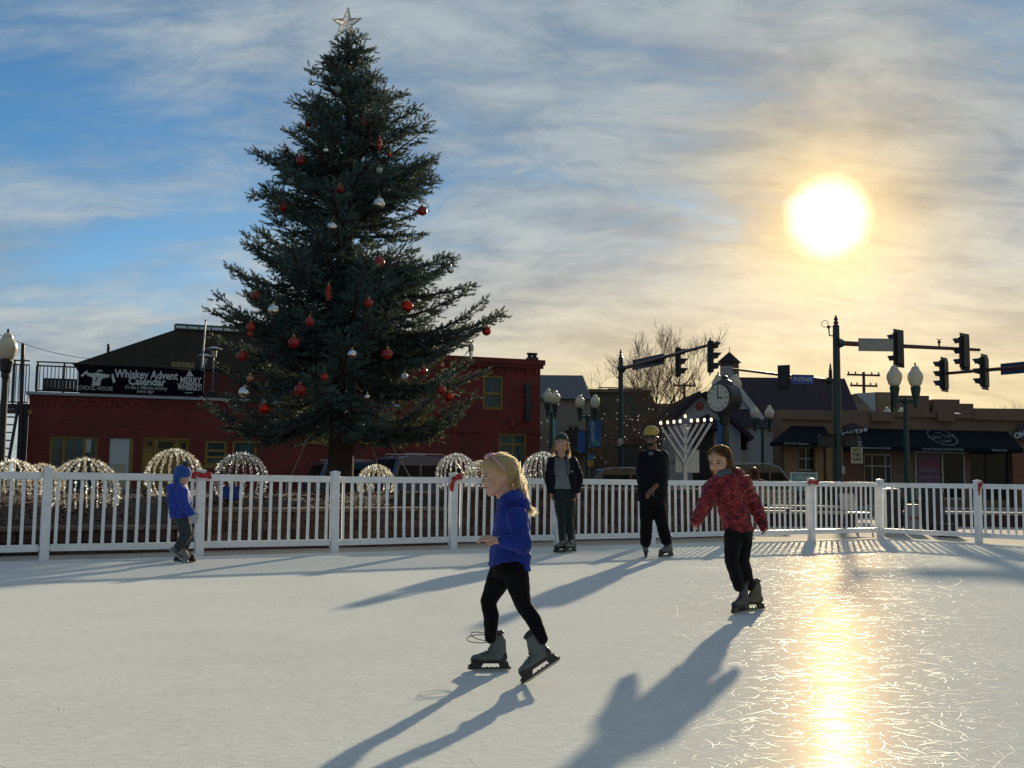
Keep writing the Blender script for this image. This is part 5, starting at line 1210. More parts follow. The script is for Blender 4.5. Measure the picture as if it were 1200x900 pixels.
# ------------------------------------------------------------------ bare trees
def bare_tree(label, base, h, spread, seed, levels=5, mt=None, lights=0, stems=1, lean=0.0, thin=1.0, group='bare winter trees'):
    rg = random.Random(seed); t = thing('bare_tree', label, 'tree', base, 0, group)
    bark = mt or mat('grey_bark', (0.17, 0.11, 0.075), 0.9, var=0.25, scale=12)
    trunk = MB(); crown = MB(); tips = []
    def grow(p, d, ln, r, lev, m):
        n = 4; pts = [p]; rad = [r]; q = p.copy(); dd = d.copy()
        for i in range(n):
            dd = (dd + Vector((rg.uniform(-1, 1), rg.uniform(-1, 1), rg.uniform(-.5, .9))) * 0.13).normalized(); q = q + dd * ln / n; pts.append(q.copy()); rad.append(r * (1 - 0.38 * (i + 1) / n))
        m.tube(pts, rad, 6 if lev < 2 else (4 if lev < 4 else 3), False)
        tips.append((q.copy(), lev))
        if lev >= levels: return
        k = rg.choice((2, 3, 3)) if lev else rg.choice((3, 4))
        for j in range(k + (1 if lev > 1 else 0)):
            f = rg.uniform(0.45, 1.0) if j else 1.0; i = min(n, max(1, int(f * n))); a = rg.uniform(0, 2 * pi)
            side = (dd.orthogonal().normalized()); side = Matrix.Rotation(a, 3, dd) @ side
            nd = (dd * rg.uniform(0.75, 1.2) + side * rg.uniform(0.45, 0.85) * spread + Vector((0, 0, 0.22))).normalized()
            grow(pts[i], nd, ln * rg.uniform(0.60, 0.82), max(0.007 * thin, rad[i] * rg.uniform(0.5, 0.72)), lev + 1, crown)
    for s in range(stems):
        a = rg.uniform(0, 6.28); d = Vector((cos(a) * 0.25 * (stems > 1) + lean, sin(a) * 0.25 * (stems > 1), 1)).normalized()
        grow(Vector((0, 0, 0)), d, h * 0.30, h * 0.017 * thin / (1 if stems == 1 else 1.5), 0, trunk)
    fz = h / max(v[2] for v in crown.v)
    for q in (trunk, crown): q.v = [(v[0] * fz, v[1] * fz, v[2] * fz) for v in q.v]
    trunk.build('trunk', bark, t); crown.build('crown', bark, t)
    if lights:
        lb = MB(); cand = [p for p, l in tips if l >= 2]; rg.shuffle(cand)
        for p in cand[:lights]: lb.sphere(p * fz, 0.017, 6, 4)
        stuff(lb.build('string_lights', mat('tree_bulb', (1, 0.95, 0.85), 0.4, emit=(1.0, 0.93, 0.78), estr=0.6), t))
    return t
def tree_at(label, px, d, ytop, **k):
    p = at(px, 560, d); z = at(px, ytop, d).z; return bare_tree(label, (p.x, p.y, -0.17), z + 0.17, **k)
tree_at('tall bare tree spreading above the signal arm left of the clock', 772, 55, 368, spread=0.8, seed=29, levels=6, thin=0.95)
tree_at('bushy bare tree behind the olive block', 703, 80, 424, spread=1.1, seed=5, levels=5, thin=1.5)
tree_at('low leafless tree at the right edge above the tavern roof', 1182, 75, 468, spread=1.2, seed=8, levels=5, thin=1.5)
tree_at('small leafless tree beside the utility pole behind the hall roof', 996, 85, 436, spread=0.9, seed=21, levels=5)
tree_at('small bare tree strung with tiny lights in front of the olive block', 748, 47, 462, spread=1.0, seed=3, levels=5, lights=40, stems=3, thin=0.7)
tree_at('thin bare tree with tiny lights between the two double-globe lamps', 712, 48, 470, spread=1.0, seed=14, levels=5, lights=28, stems=2, thin=0.7)
tree_at('slim bare sapling with tiny lights against the pale siding', 636, 47, 478, spread=0.8, seed=17, levels=4, lights=12, stems=2, thin=0.6)

# ------------------------------------------------------------------ utility poles and the wire
def utility_pole(label, px, d, ytop, arms):
    p = at(px, ytop, d); t = thing('utility_pole', label, 'utility pole', (p.x, p.y, -0.17), 0.15, 'utility poles on the skyline'); wd = mat('pole_wood', (0.12, 0.065, 0.05), 0.9)
    h = p.z + 0.17; MB().tube([(0, 0, 0), (0, 0, h)], [0.17, 0.12], 8).build('pole', wd, t)
    ins = mat('insulator', (0.12, 0.09, 0.09), 0.4)
    for dz, w in arms:
        c = MB().box((0, 0, h - dz), (w, 0.12, 0.16)).build('crossarm', wd, t)
        for f in (-0.46, -0.25, 0.25, 0.46): MB().lathe([(0.05, 0), (0.08, 0.08), (0.04, 0.2)], 6, (f * w, 0, h - dz + 0.081)).build('insulator', ins, c)
utility_pole('twin-crossarm utility pole on the skyline above the tavern', 1012, 85, 436, ((0.25, 2.9), (1.15, 2.4)))
utility_pole('plain utility pole between the bare tree and the white gable', 802, 85, 449, ((0.2, 1.9),))
a, b = at(-60, 366, 30), at(128, 422, 46)
m = MB(); m.tube([a + (b - a) * (k / 12) + Vector((0, 0, -0.35 * sin(pi * k / 12))) for k in range(13)], 0.012, 5, True)
tag(m.build('overhead_wire', black_m), 'thin overhead wire slanting down to the roof at top left', 'wire')
# ------------------------------------------------------------------ planter walls, mulch, lit domes
FD = Vector((1.58, 0.9125, 0)).normalized(); FN = Vector((-FD.y, FD.x, 0))        # along the fence, away from the rink
def along(s, off, z=0.0):
    """point s metres along the fence from its first visible post, off metres behind it"""
    p = Vector((-5.58, 12.40, 0)) + FD * s + FN * off; return Vector((p.x, p.y, z))
FANG = atan2(FD.y, FD.x)
blocks = [mat('wall_block_brown', (0.075, 0.042, 0.032), 0.95, var=0.25, scale=9, bump=0.6, bscale=25), mat('wall_block_dark', (0.056, 0.034, 0.027), 0.95, var=0.25, scale=9, bump=0.6, bscale=25), mat('wall_block_tan', (0.088, 0.055, 0.042), 0.95, var=0.25, scale=9, bump=0.6, bscale=25)]
cap_m = mat('cap_stone', (0.13, 0.09, 0.065), 0.9, var=0.2, scale=8, bump=0.3)
def planter_wall(label, s0, s1, off, rows, rh=0.155, bw=0.40):
    t = thing('planter_wall', label, 'planter wall', along(s0, off, -0.035), FANG, 'stepped block planter walls behind the fence')
    L_ = s1 - s0; mes = []
    for k, mm in enumerate(blocks):
        mes.append(MB().box2((-bw / 2 + 0.006, 0, 0), (bw / 2 - 0.006, 0.24, rh - 0.008), 0.016).mesh('block', mm))
        mes.append(MB().box2((-bw / 4 + 0.006, 0, 0), (bw / 4 - 0.006, 0.24, rh - 0.008), 0.016).mesh('block', mm))
    MB().box2((0.02, 0.06, 0), (L_ - 0.02, 0.2, rows * rh - 0.012)).build('core', blocks[1], t)
    for r in range(rows):
        x = 0.0 if r % 2 == 0 else -bw / 2
        while x < L_ - 0.05:
            w = bw
            if x < 0: w = bw / 2; c = bw / 4
            elif x + bw > L_: w = bw / 2; c = x + bw / 4
            else: c = x + bw / 2
            link('block', mes[RNG.randrange(3) * 2 + (0 if w == bw else 1)], t, (c, RNG.uniform(-.012, .012), r * rh), (0, 0, RNG.uniform(-.02, .02)))
            x = x + bw if x >= 0 else bw / 2
    n = max(1, round(L_ / 0.6))
    for k in range(n): MB().box2((L_ * k / n + 0.004, -0.04, rows * rh), (L_ * (k + 1) / n - 0.004, 0.28, rows * rh + 0.06), 0.012).build('cap_stone', cap_m, t)
    return rows * rh + 0.06 - 0.035
zA = planter_wall('lowest block planter wall behind the leftmost fence panels', -3.6, 2.0, 1.3, 2)
zB = planter_wall('mid-height block planter wall below the spruce', 2.1, 6.1, 1.35, 4, 0.135)
zC = planter_wall('tallest block planter wall behind the woman and the man', 6.2, 12.9, 1.6, 6, 0.145)
# mulch bed: a mound with scattered chips
TREE = Vector((-3.86, 23.0, 0.62))
def mulch_z(s, off):
    u = max(0.0, min(1.0, (off - 1.4) / 7.5)); front = zA - 0.06 if s < 2.0 else (zB - 0.07 if s < 6.15 else zC - 0.08)
    f2 = zA - 0.06 + (zC - zA) * max(0, min(1, (s + 1) / 9)) if False else front
    return f2 + (0.62 - f2) * (u ** 0.7) + 0.03 * sin(s * 3.1 + off * 1.7) * u
def build_mulch():
    soil = mat('mulch_soil', (0.055, 0.030, 0.018), 0.95, var=0.5, scale=25, bump=1.0, bscale=60)
    m = MB()
    for (a0, a1) in ((-3.6, 2.04), (2.04, 6.14), (6.14, 12.9)):
        nu, nv = 16, 18; o = len(m.v); vs = []
        for i in range(nu + 1):
            for j in range(nv + 1):
                s = a0 + (a1 - a0) * i / nu; off = 1.42 + 12.0 * (j / nv) ** 1.5
                s_ = min(max(s, a0 + 0.01), a1 - 0.01); p = along(s, off, mulch_z(s_, off)); vs.append(p)
        m.add(vs, [(i * (nv + 1) + j, (i + 1) * (nv + 1) + j, (i + 1) * (nv + 1) + j + 1, i * (nv + 1) + j + 1) for i in range(nu) for j in range(nv)])
    g = m.build('planting_bed', soil); structure(g)
    rg = random.Random(4); chips = MB()
    for k in range(9000):
        s = rg.uniform(-3.5, 12.8); off = 1.5 + 9.5 * rg.random() ** 1.8; z = mulch_z(s, off)
        p = along(s, off, z + 0.01); l = rg.uniform(0.02, 0.06); w = l * rg.uniform(0.25, 0.5); a = rg.uniform(0, pi)
        R = Euler((rg.uniform(-.7, .7), rg.uniform(-.7, .7), a)).to_matrix()
        vs = [p + R @ Vector(q) for q in ((-l, -w, 0), (l, -w * .7, 0), (l * .9, w, 0), (-l, w * .8, 0), (0, 0, w * .8))]
        chips.add(vs, [(0, 1, 4), (1, 2, 4), (2, 3, 4), (3, 0, 4)])
    stuff(tag(chips.build('mulch', mat('mulch_chip', (0.115, 0.058, 0.03), 0.9, var=0.6, scale=9)), 'loose brown bark mulch heaped over the planting bed', 'mulch'))
build_mulch()

# ------------------------------------------------------------------ wire domes with fairy lights
wire_m = mat('dome_wire', (0.10, 0.10, 0.09), 0.6); bulb_m = mat('fairy_bulb', (0.62, 0.56, 0.40), 0.35, var=0.05, emit=(1.0, 0.86, 0.58), estr=0.16); dim_m = mat('fairy_bulb_white', (0.6, 0.6, 0.55), 0.35, emit=(1.0, 0.95, 0.85), estr=0.08)
hot_m = mat('fairy_bulb_hot', (0.9, 0.88, 0.8), 0.35, emit=(1.0, 0.93, 0.76), estr=0.8)
def make_dome(label, px, ytop, d, r, seed, nm=20, bm_=None, dens=1.0):
    p = at(px, ytop, d); rg = random.Random(seed); hz = r * 1.78
    t = thing('light_dome', label, 'light dome', (p.x, p.y, p.z - hz), rg.uniform(0, 3), 'fairy-light domes on the planting bed')
    w = MB(); bl = MB(); b2 = MB()
    cz = hz - r
    for k in range(nm):
        a = 2 * pi * k / nm; pts = []
        for j in range(15):
            th = pi / 2 - (pi / 2 + math.asin(min(0.98, cz / r)) * 0.97) * j / 14
            rr = r * cos(th); z = cz + r * sin(th); a2 = a + 0.12 * j / 14
            pts.append(Vector((rr * cos(a2), rr * sin(a2), max(0.0, z))))
        w.tube(pts, 0.007, 4, False)
        for i in range(len(pts) - 1):
            n = int(4.2 * dens + rg.random())
            if i < 3 and k % 2: continue
            for q in range(n):
                c = pts[i].lerp(pts[i + 1], (q + rg.random()) / n) * 1.0
                out = Vector((c.x, c.y, c.z - cz)).normalized(); dr = (out + Vector((rg.uniform(-1, 1), rg.uniform(-1, 1), rg.uniform(-1, 1))) * 0.9).normalized()
                L_ = rg.uniform(0.04, 0.075); e = c + dr * L_; o = dr.orthogonal().normalized() * 0.015; o2 = dr.cross(o)
                (b2 if rg.random() < 0.09 else bl).add([c + o, c - o * .5 + o2 * .87, c - o * .5 - o2 * .87, e], [(0, 1, 3), (1, 2, 3), (2, 0, 3)])
    for z_ in (0.0, cz):
        rr = sqrt(max(0.01, r * r - (z_ - cz) ** 2)); w.tube([(rr * cos(2 * pi * k / 28), rr * sin(2 * pi * k / 28), z_ + 0.01) for k in range(29)], 0.008, 4, False)
    w.build('wire_frame', wire_m, t); stuff(bl.build('fairy_lights', bm_ or bulb_m, t)); stuff(b2.build('bright_bulbs', hot_m, t))
make_dome('warm-lit dome at the far left edge under the lamp', 17, 541, 20.0, 0.50, 1)
make_dome('warm dome tucked behind the leftmost fence post', 50, 545, 22.5, 0.46, 2)
make_dome('large near warm dome right of the leftmost fence post', 100, 539, 17.5, 0.56, 3)
make_dome('tall warm dome behind the small child in blue', 205, 528, 21.0, 0.54, 4)
make_dome('dim greenish dome right of the post with the first bow', 283, 532, 21.0, 0.52, 5, 22, dim_m, 0.55)
make_dome('small amber dome right of the spruce trunk', 441, 546, 27.0, 0.47, 6)
make_dome('white-lit dome in front of the dark blue car', 535, 533, 25.5, 0.48, 7, 22, dim_m, 1.2)
make_dome('pale dome peeking out left of the blond girl', 563, 541, 29.0, 0.44, 8)
make_dome('white-lit dome between the blond girl and the woman', 637, 531, 26.0, 0.52, 9, 22, dim_m, 1.2)
# blue crate and utility box in the bed
p = at(271, 588, 19.5); t = thing('blue_crate', 'small bright blue crate under the dim greenish dome', 'crate', (p.x, p.y, p.z)); m = MB(); bm_ = mat('blue_plastic', (0.015, 0.07, 0.30), 0.45)
m.box2((-0.16, -0.1, 0), (0.16, 0.1, 0.26), 0.01); m.build('box', bm_, t); MB().box2((-0.175, -0.115, 0.262), (0.175, 0.115, 0.29), 0.006).build('lid', bm_, t)
# red ribbon bows on fence posts
ribbon = mat('red_ribbon', (0.42, 0.012, 0.012), 0.45, var=0.2, scale=20, sheen=0.3)
def bow(label, post_p, kind):
    t = thing('ribbon_bow', label, 'bow', (post_p.x, post_p.y, 1.0), FANG, 'red bows on the fence posts')
    m = MB()
    def strip(pts, w, hor=True):
        vs = []
        for p in pts: vs += [(p[0], p[1], p[2] - w / 2), (p[0], p[1], p[2] + w / 2), (p[0], p[1] + 0.004, p[2] - w / 2), (p[0], p[1] + 0.004, p[2] + w / 2)]
        m.add(vs, [f for i in range(len(pts) - 1) for f in ((4 * i, 4 * i + 4, 4 * i + 5, 4 * i + 1), (4 * i + 2, 4 * i + 3, 4 * i + 7, 4 * i + 6))])
    strip([(-0.062, -0.062, 0.03), (0.062, -0.062, 0.045), (0.066, 0.062, 0.03)], 0.05); m.build('band', ribbon, t); m = MB()
    y = -0.075
    if kind == 0: lob = [((-0.01, y, 0.03), (-0.10, y - 0.03, 0.06), (-0.15, y - 0.01, 0.03), (-0.09, y, 0.01)), ((0.01, y, 0.03), (0.09, y - 0.03, 0.05), (0.11, y, 0.03), (0.06, y, 0.015))]
    elif kind == 1: lob = [((0.0, y, 0.05), (0.06, y - 0.03, 0.085), (0.11, y, 0.06), (0.05, y, 0.04)), ((0.0, y, 0.03), (-0.06, y - 0.03, -0.02), (-0.11, y - 0.01, -0.09), (-0.06, y, -0.12))]
    else: lob = [((0.0, y, 0.03), (-0.05, y - 0.03, 0.0), (-0.09, y, -0.06), (-0.04, y, -0.05)), ((0.0, y, 0.035), (0.05, y - 0.02, 0.06), (0.07, y, 0.03), (0.03, y, 0.02))]
    for q in lob:
        m = MB(); strip([Vector(a) for a in q], 0.065); m.build('loop', ribbon, t)
    if kind: m = MB(); m.add([(-0.06, y - 0.01, -0.03), (-0.02, y - 0.005, 0.0), (-0.05, y - 0.012, -0.16), (-0.10, y - 0.015, -0.15)], [(0, 3, 2, 1)]); m.add([(-0.06, y - 0.006, -0.03), (-0.02, y - 0.001, 0.0), (-0.05, y - 0.008, -0.16), (-0.10, y - 0.011, -0.15)], [(0, 1, 2, 3)]); m.build('tail', ribbon, t)
    MB().sphere((0, y - 0.01, 0.035), (0.025, 0.02, 0.03), 8, 6).build('knot', ribbon, t)
if True:
    bow('flat red bow on the fence post beside the small child in blue', FP[4], 0)
    bow('red bow with a hanging tail on the post left of the blond girl', FP[6], 1)
    bow('narrow red band on the post right of the girl in the red coat', FP[10], 0)
    bow('drooping red bow on the rightmost fence post', FQ[1], 2)

# ------------------------------------------------------------------ plaza furniture behind the right fence
def build_plaza():
    cream = mat('cream_cap', (0.52, 0.47, 0.38), 0.85, var=0.1, bump=0.2, spec=0.2); 
    def seat_wall(label, x0, x1, y, h, rot=0.0, dep=0.5):
        t = thing('seat_wall', label, 'seat wall', ((x0 + x1) / 2, y, -0.035), rot, 'low brick seat walls on the plaza'); L_ = x1 - x0
        MB().box2((-L_ / 2 + 0.05, 0.05, 0), (L_ / 2 - 0.05, dep - 0.05, h)).build('core', blocks[1], t)
        n = max(2, int(L_ / 0.42)); me = [MB().box2((-L_ / n / 2 + 0.005, -0.0, 0), (L_ / n / 2 - 0.005, 0.1, h / 2 - 0.004), 0.008).mesh('brick', blocks[k]) for k in range(3)]
        for r in range(2):
            for k in range(n): link('brick', me[RNG.randrange(3)], t, (-L_ / 2 + L_ * (k + 0.5) / n, RNG.uniform(-.006, .006), r * h / 2))
        for k in range(max(1, int(L_ / 1.2))):
            q = max(1, int(L_ / 1.2)); MB().box2((-L_ / 2 + L_ * k / q + 0.004, -0.06, h + 0.002), (-L_ / 2 + L_ * (k + 1) / q - 0.004, dep, h + 0.07), 0.012).build('cap_stone', cream, t)
    seat_wall('long low seat wall right of the black litter bins', 9.7, 14.8, 26.0, 0.30, -0.05)
    seat_wall('short low seat wall behind the girl in the red coat', 5.6, 8.4, 25.0, 0.30, 0.06)
    seat_wall('far low seat wall in front of the signal pole', 7.4, 9.4, 29.0, 0.34, 0.0)
    # benches
    def bench(label, x, y, rot):
        t = thing('park_bench', label, 'bench', (x, y, -0.035), rot, 'slatted benches on the plaza'); ir = black_m; wd = mat('bench_wood', (0.30, 0.22, 0.14), 0.7)
        for k in range(4): MB().box2((-0.8, -0.22 + k * 0.115, 0.44), (0.8, -0.22 + k * 0.115 + 0.095, 0.47), 0.006).build('seat_slat', wd, t)
        for k in range(3): MB().box2((-0.8, 0.27 + k * 0.03, 0.56 + k * 0.12), (0.8, 0.295 + k * 0.03, 0.65 + k * 0.12), 0.006).build('back_slat', wd, t)
        for sx in (-0.7, 0.7):
            MB().tube([(sx, -0.2, 0), (sx, -0.2, 0.43)], 0.025, 6).build('leg', ir, t); MB().tube([(sx, 0.2, 0), (sx, 0.2, 0.43), (sx, 0.34, 0.88)], 0.025, 6).build('leg', ir, t)
            MB().tube([(sx, -0.2, 0.41), (sx, 0.2, 0.41)], 0.025, 6).build('seat_bearer', ir, t)
    bench('slatted bench carrying the seated dark-haired person', 5.75, 24.05, pi)
    def bin_(label, x, y, h, r):
        t = thing('litter_bin', label, 'litter bin', (x, y, -0.035), 0, 'dark litter bins on the plaza')
        m = MB().lathe([(r * .85, 0.03), (r, 0.1), (r, h - 0.15), (r * .94, h - 0.1)], 16); m.build('drum', black_m, t)
        MB().lathe([(r * 1.05, h - 0.098), (r * 1.05, h - 0.05), (r * .75, h), (r * .3, h + 0.02)], 16).build('lid', black_m, t)
        for k in range(12): MB().box2((-0.02, -r - 0.014, 0.12), (0.02, -r - 0.002, h - 0.17)).build('slat', sig_m, t).rotation_euler = (0, 0, k * pi / 6)
        MB().lathe([(r * .8, 0), (r * .8, 0.029)], 12).build('foot', black_m, t)
    bin_('black slatted litter bin left of the near lamp post', 8.35, 22.6, 0.95, 0.22)
    bin_('wide black litter bin right of the near lamp post', 9.65, 23.6, 1.05, 0.26)
    t = thing('utility_box', 'low black utility box on the paving under the right fence', 'utility box', (8.85, 20.9, -0.035)); MB().box2((-0.16, -0.14, 0), (0.16, 0.14, 0.24), 0.015).build('body', black_m, t); MB().box2((-0.18, -0.16, 0.241), (0.18, 0.16, 0.27), 0.008).build('lid', sig_m, t)
    t = thing('power_box', 'grey power box standing beside the black litter bin', 'power box', (8.72, 22.4, -0.035)); gm = mat('box_grey', (0.22, 0.23, 0.24), 0.5); MB().box2((-0.13, -0.12, 0), (0.13, 0.12, 0.62), 0.012).build('body', gm, t); MB().box2((-0.1, -0.13, 0.3), (0.1, -0.121, 0.36)).build('warning_strip', mat('dull_red_strip', (0.2, 0.03, 0.03), 0.5), t)
    # folding chair catching the light
    t = thing('plaza_chair', 'pale plastic chair catching the sun behind the fence corner', 'chair', (7.35, 21.9, -0.035), 0.5); cm = mat('pale_plastic', (0.55, 0.50, 0.40), 0.5)
    MB().box2((-0.22, -0.22, 0.42), (0.22, 0.22, 0.45), 0.012).build('seat', cm, t); MB().box((0, 0.24, 0.66), (0.44, 0.03, 0.36), Matrix.Rotation(-0.2, 3, 'X'), 0.012).build('backrest', cm, t)
    for sx in (-1, 1):
        for sy in (-1, 1): MB().tube([(sx * 0.19, sy * 0.19, 0.42), (sx * 0.22, sy * 0.23, 0)], 0.016, 6).build('leg', cm, t)
build_plaza()
def leafy(name, label, cat, loc, dims, n, col, seed, group=None, leaf=0.05):
    rg = random.Random(seed); t = thing(name, label, cat, loc, 0, group); m = MB()
    for k in range(n):
        a = rg.uniform(0, 2 * pi); u = rg.random() ** 0.4; p = Vector((dims[0] * (2 * rg.random() - 1), dims[1] * u * cos(a), dims[2] * (0.05 + 0.95 * rg.random() ** 0.7) * (0.8 + 0.2 * sin(k))))
        R = Euler((rg.uniform(-2, 2), rg.uniform(-2, 2), rg.uniform(0, 6))).to_matrix(); l = leaf * rg.uniform(.6, 1.3)
        m.add([p + R @ Vector(q) for q in ((-l, 0, 0), (0, -l * .5, 0), (l, 0, 0), (0, l * .5, 0))], [(0, 1, 2, 3)])
    m.build('foliage', mat(name + '_leaf', col, 0.7, var=0.5, scale=5), t)
    st = MB()
    for k in range(14): x = dims[0] * (2 * rg.random() - 1); st.tube([(x, 0, 0), (x + rg.uniform(-.2, .2), rg.uniform(-.2, .2), dims[2] * .8)], 0.02, 4)
    st.build('stems', MATS['grey_bark'], t)
p = at(930, 560, 44.2); leafy('clipped_hedge', 'dark low hedge along the pavement below the tavern window', 'hedge', (p.x, p.y, -0.02), (2.0, 0.45, 1.15), 2600, (0.018, 0.026, 0.016), 3, leaf=0.07)
p = at(862, 560, 47); leafy('clipped_hedge', 'dark hedge at the foot of the hall bay window', 'hedge', (p.x, p.y, -0.17), (1.2, 0.5, 1.25), 1800, (0.018, 0.026, 0.016), 5, leaf=0.07)

# ------------------------------------------------------------------ the spruce
PROF = [(1.2, 1.3), (1.8, 2.4), (2.5, 2.75), (3.5, 2.95), (4.64, 3.05), (5.3, 2.70), (6.0, 2.45), (6.75, 2.15), (7.8, 1.85), (8.86, 1.28), (9.8, 0.78), (10.3, 0.48), (10.7, 0.27), (11.05, 0.13), (11.35, 0.03)]
def prof(z): return float(np.interp(z, [p[0] for p in PROF], [p[1] for p in PROF]))
def build_spruce():
    rg = random.Random(42)
    t = thing('spruce_tree', 'huge dark spruce hung with red and silver baubles behind the fence', 'tree', (TREE.x, TREE.y, 0.40))
    zo = 0.40
    bark = mat('spruce_bark', (0.055, 0.036, 0.026), 0.95, var=0.4, scale=6, bump=0.9, bscale=14, stretch=(3, 3, 0.8))
    tr = MB(); H = 11.3
    pts = [(0.05 * sin(z), 0.04 * cos(z * 1.3), z - zo) for z in np.linspace(0.40, H, 26)]
    tr.tube(pts, [0.30 * (1 - k / 26.0) ** 0.9 + 0.015 + (0.10 if k == 0 else 0) for k in range(26)], 12)
    tr.build('trunk', bark, t, True)
    br = MB(); S = []      # shoots: (pos, dir, length, kind)
    twigm = MB()
    z = 2.85; wh = 0; jobs = [(4.35, -0.12, 3.62), (4.05, 0.18, 3.5), (4.7, 0.05, 3.2), (3.6, -0.2, 3.3), (4.75, pi + 0.1, 2.85), (4.5, pi - 0.2, 2.8), (7.55, pi + 0.12, 2.1), (7.7, pi - 0.15, 1.9), (7.5, 0.1, 1.95),
            (5.75, pi, 2.55), (6.0, 0.1, 2.5), (2.7, 0.05, 3.0), (2.65, pi + 0.15, 2.9), (2.6, -0.35, 2.8), (2.65, pi + 0.4, 2.8), (2.7, 0.4, 2.9)]
    while z < 11.1:
        R = prof(z); n = 7 if z < 9 else 6
        a0 = rg.uniform(0, 6.28)
        for k in range(n):
            zz = z + rg.uniform(-.30, .30)
            L_ = R * (rg.uniform(0.64, 1.06) if z < 7.5 else rg.uniform(0.6, 1.16))
            if zz < 2.7: L_ *= 0.9
            jobs.append((zz, a0 + 2 * pi * k / n + rg.uniform(-.3, .3), L_))
        z += 0.245 if z < 9 else 0.19; wh += 1
    if True:
        for k, (zz, a, L_) in enumerate(jobs):
            if L_ < 0.12: L_ = 0.12
            # branch curve: out, sagging low in the tree and rising at the tip
            sag = -0.34 if zz < 3.2 else (-0.16 if zz < 6.5 else 0.10); tipup = 0.22 if zz < 7 else 0.38
            if zz > 9.3: sag, tipup = 0.30, 0.35
            sag += rg.uniform(-.12, .12); tipup += rg.uniform(-.10, .22)
            d = Vector((cos(a), sin(a), 0)); ns = max(5, int(L_ / 0.22)); P = []
            for i in range(ns + 1):
                f = i / ns; zc = zz + L_ * (sag * sin(f * pi * 0.75) + tipup * f * f * 0.8) ; w = 0.05 * L_ * sin(f * 4 + k)
                P.append(Vector((d.x * L_ * f - d.y * w, d.y * L_ * f + d.x * w, zc - zo)))
            rb = 0.018 + 0.016 * L_
            br.tube(P, [rb * (1 - 0.85 * i / ns) for i in range(ns + 1)], 5, False)
            bare = 0.16 if zz > 2.2 else 0.30
            ln = 0.0; step = 0.105
            while ln < L_:
                f = ln / L_; ln += step
                if f < bare: continue
                i = min(ns - 1, int(f * ns)); q = P[i].lerp(P[i + 1], f * ns - i); tan = (P[i + 1] - P[i]).normalized()
                side = tan.cross(Vector((0, 0, 1))).normalized()
                for sgn in (-1, 1):
                    sl = (0.20 + 0.62 * (1 - f) * min(1, L_ / 2.2)) * rg.uniform(0.55, 1.15)
                    if zz < 2.3 and rg.random() < 0.35: continue
                    if rg.random() < 0.07: continue
                    dd = (tan * rg.uniform(0.55, 0.95) + side * sgn * rg.uniform(0.7, 1.0) + Vector((0, 0, rg.uniform(-.55, .42)))).normalized()
                    e = q + dd * sl + Vector((0, 0, -0.10 * sl if zz < 7 else 0.12 * sl))
                    twigm.add([q, q + Vector((0, 0, 0.012)), e], [(0, 1, 2)])
                    m_ = max(2, int(sl / 0.075))
                    for j in range(1, m_ + 1):
                        g = j / m_; c = q.lerp(e, g)
                        if j == m_: S.append((c, dd + Vector((0, 0, 0.15)), 0.15))
                        else:
                            s2 = dd.cross(Vector((0, 0, 1))).normalized() * (1 if (j % 2) else -1)
                            S.append((c, dd * 0.75 + s2 * rg.uniform(0.5, .95) + Vector((0, 0, rg.uniform(-.25, .5))), rg.uniform(0.10, 0.19)))
                            if rg.random() < 0.35: S.append((c, dd * 0.5 - s2 * 0.7 + Vector((0, 0, rg.uniform(-.6, .3))), rg.uniform(0.08, 0.15)))
                if rg.random() < 0.6: S.append((q, tan * 0.6 + Vector((rg.uniform(-.3, .3), rg.uniform(-.3, .3), 0.8)), rg.uniform(0.10, 0.2)))
            S.append((P[-1], (P[-1] - P[-2]).normalized() + Vector((0, 0, 0.1)), 0.2))
    for k in range(26): S.append((Vector((rg.uniform(-.08, .08), rg.uniform(-.08, .08), 10.6 + k * 0.028 - zo)), Vector((rg.uniform(-1, 1), rg.uniform(-1, 1), 0.9)), 0.2))
    br.build('branches', bark, t, True); stuff(twigm.build('twigs', bark, t))
    # needles: vectorised bottle-brush shoots
    rs = np.random.RandomState(9)
    C = np.array([s[0][:] for s in S]); D = np.array([s[1][:] for s in S]); D /= np.linalg.norm(D, axis=1)[:, None]; Ln = np.array([s[2] for s in S])
    N = len(S); nb = 13
    ref = np.tile(np.array([0.3, 0.2, 1.0]), (N, 1)); A = np.cross(D, ref); A /= np.linalg.norm(A, axis=1)[:, None]; B = np.cross(D, A)
    V = np.zeros((N, nb, 3, 3))
    for k in range(nb):
        f = (k + 0.5 * rs.rand(N)) / nb; ang = k * 2.4 + rs.rand(N) * 1.2
        O = C + D * (Ln * f)[:, None]; out = A * np.cos(ang)[:, None] + B * np.sin(ang)[:, None]
        nl = (0.058 + 0.028 * rs.rand(N)) * (1.0 - 0.25 * f)
        tip = O + out * (nl * 0.72)[:, None] + D * (nl * 0.95)[:, None]
        wv = np.cross(out, D) * 0.0115
        V[:, k, 0] = O - wv; V[:, k, 1] = O + wv; V[:, k, 2] = tip
    V = V.reshape(-1, 3); F = np.arange(len(V)).reshape(-1, 3)
    me = bpy.data.meshes.new('crown'); me.vertices.add(len(V)); me.vertices.foreach_set('co', V.astype(np.float32).ravel())
    me.loops.add(len(V)); me.loops.foreach_set('vertex_index', F.ravel().astype(np.int32)); me.polygons.add(len(F)); me.polygons.foreach_set('loop_start', np.arange(0, len(V), 3, dtype=np.int32)); me.update(calc_edges=True)
    nm = mat('spruce_needles', (0.080, 0.132, 0.128), 0.65, var=0.55, scale=1.3, spec=0.3)
    nt = nm.node_tree; b = nt.nodes['Principled BSDF']; out = [n for n in nt.nodes if n.type == 'OUTPUT_MATERIAL'][0]
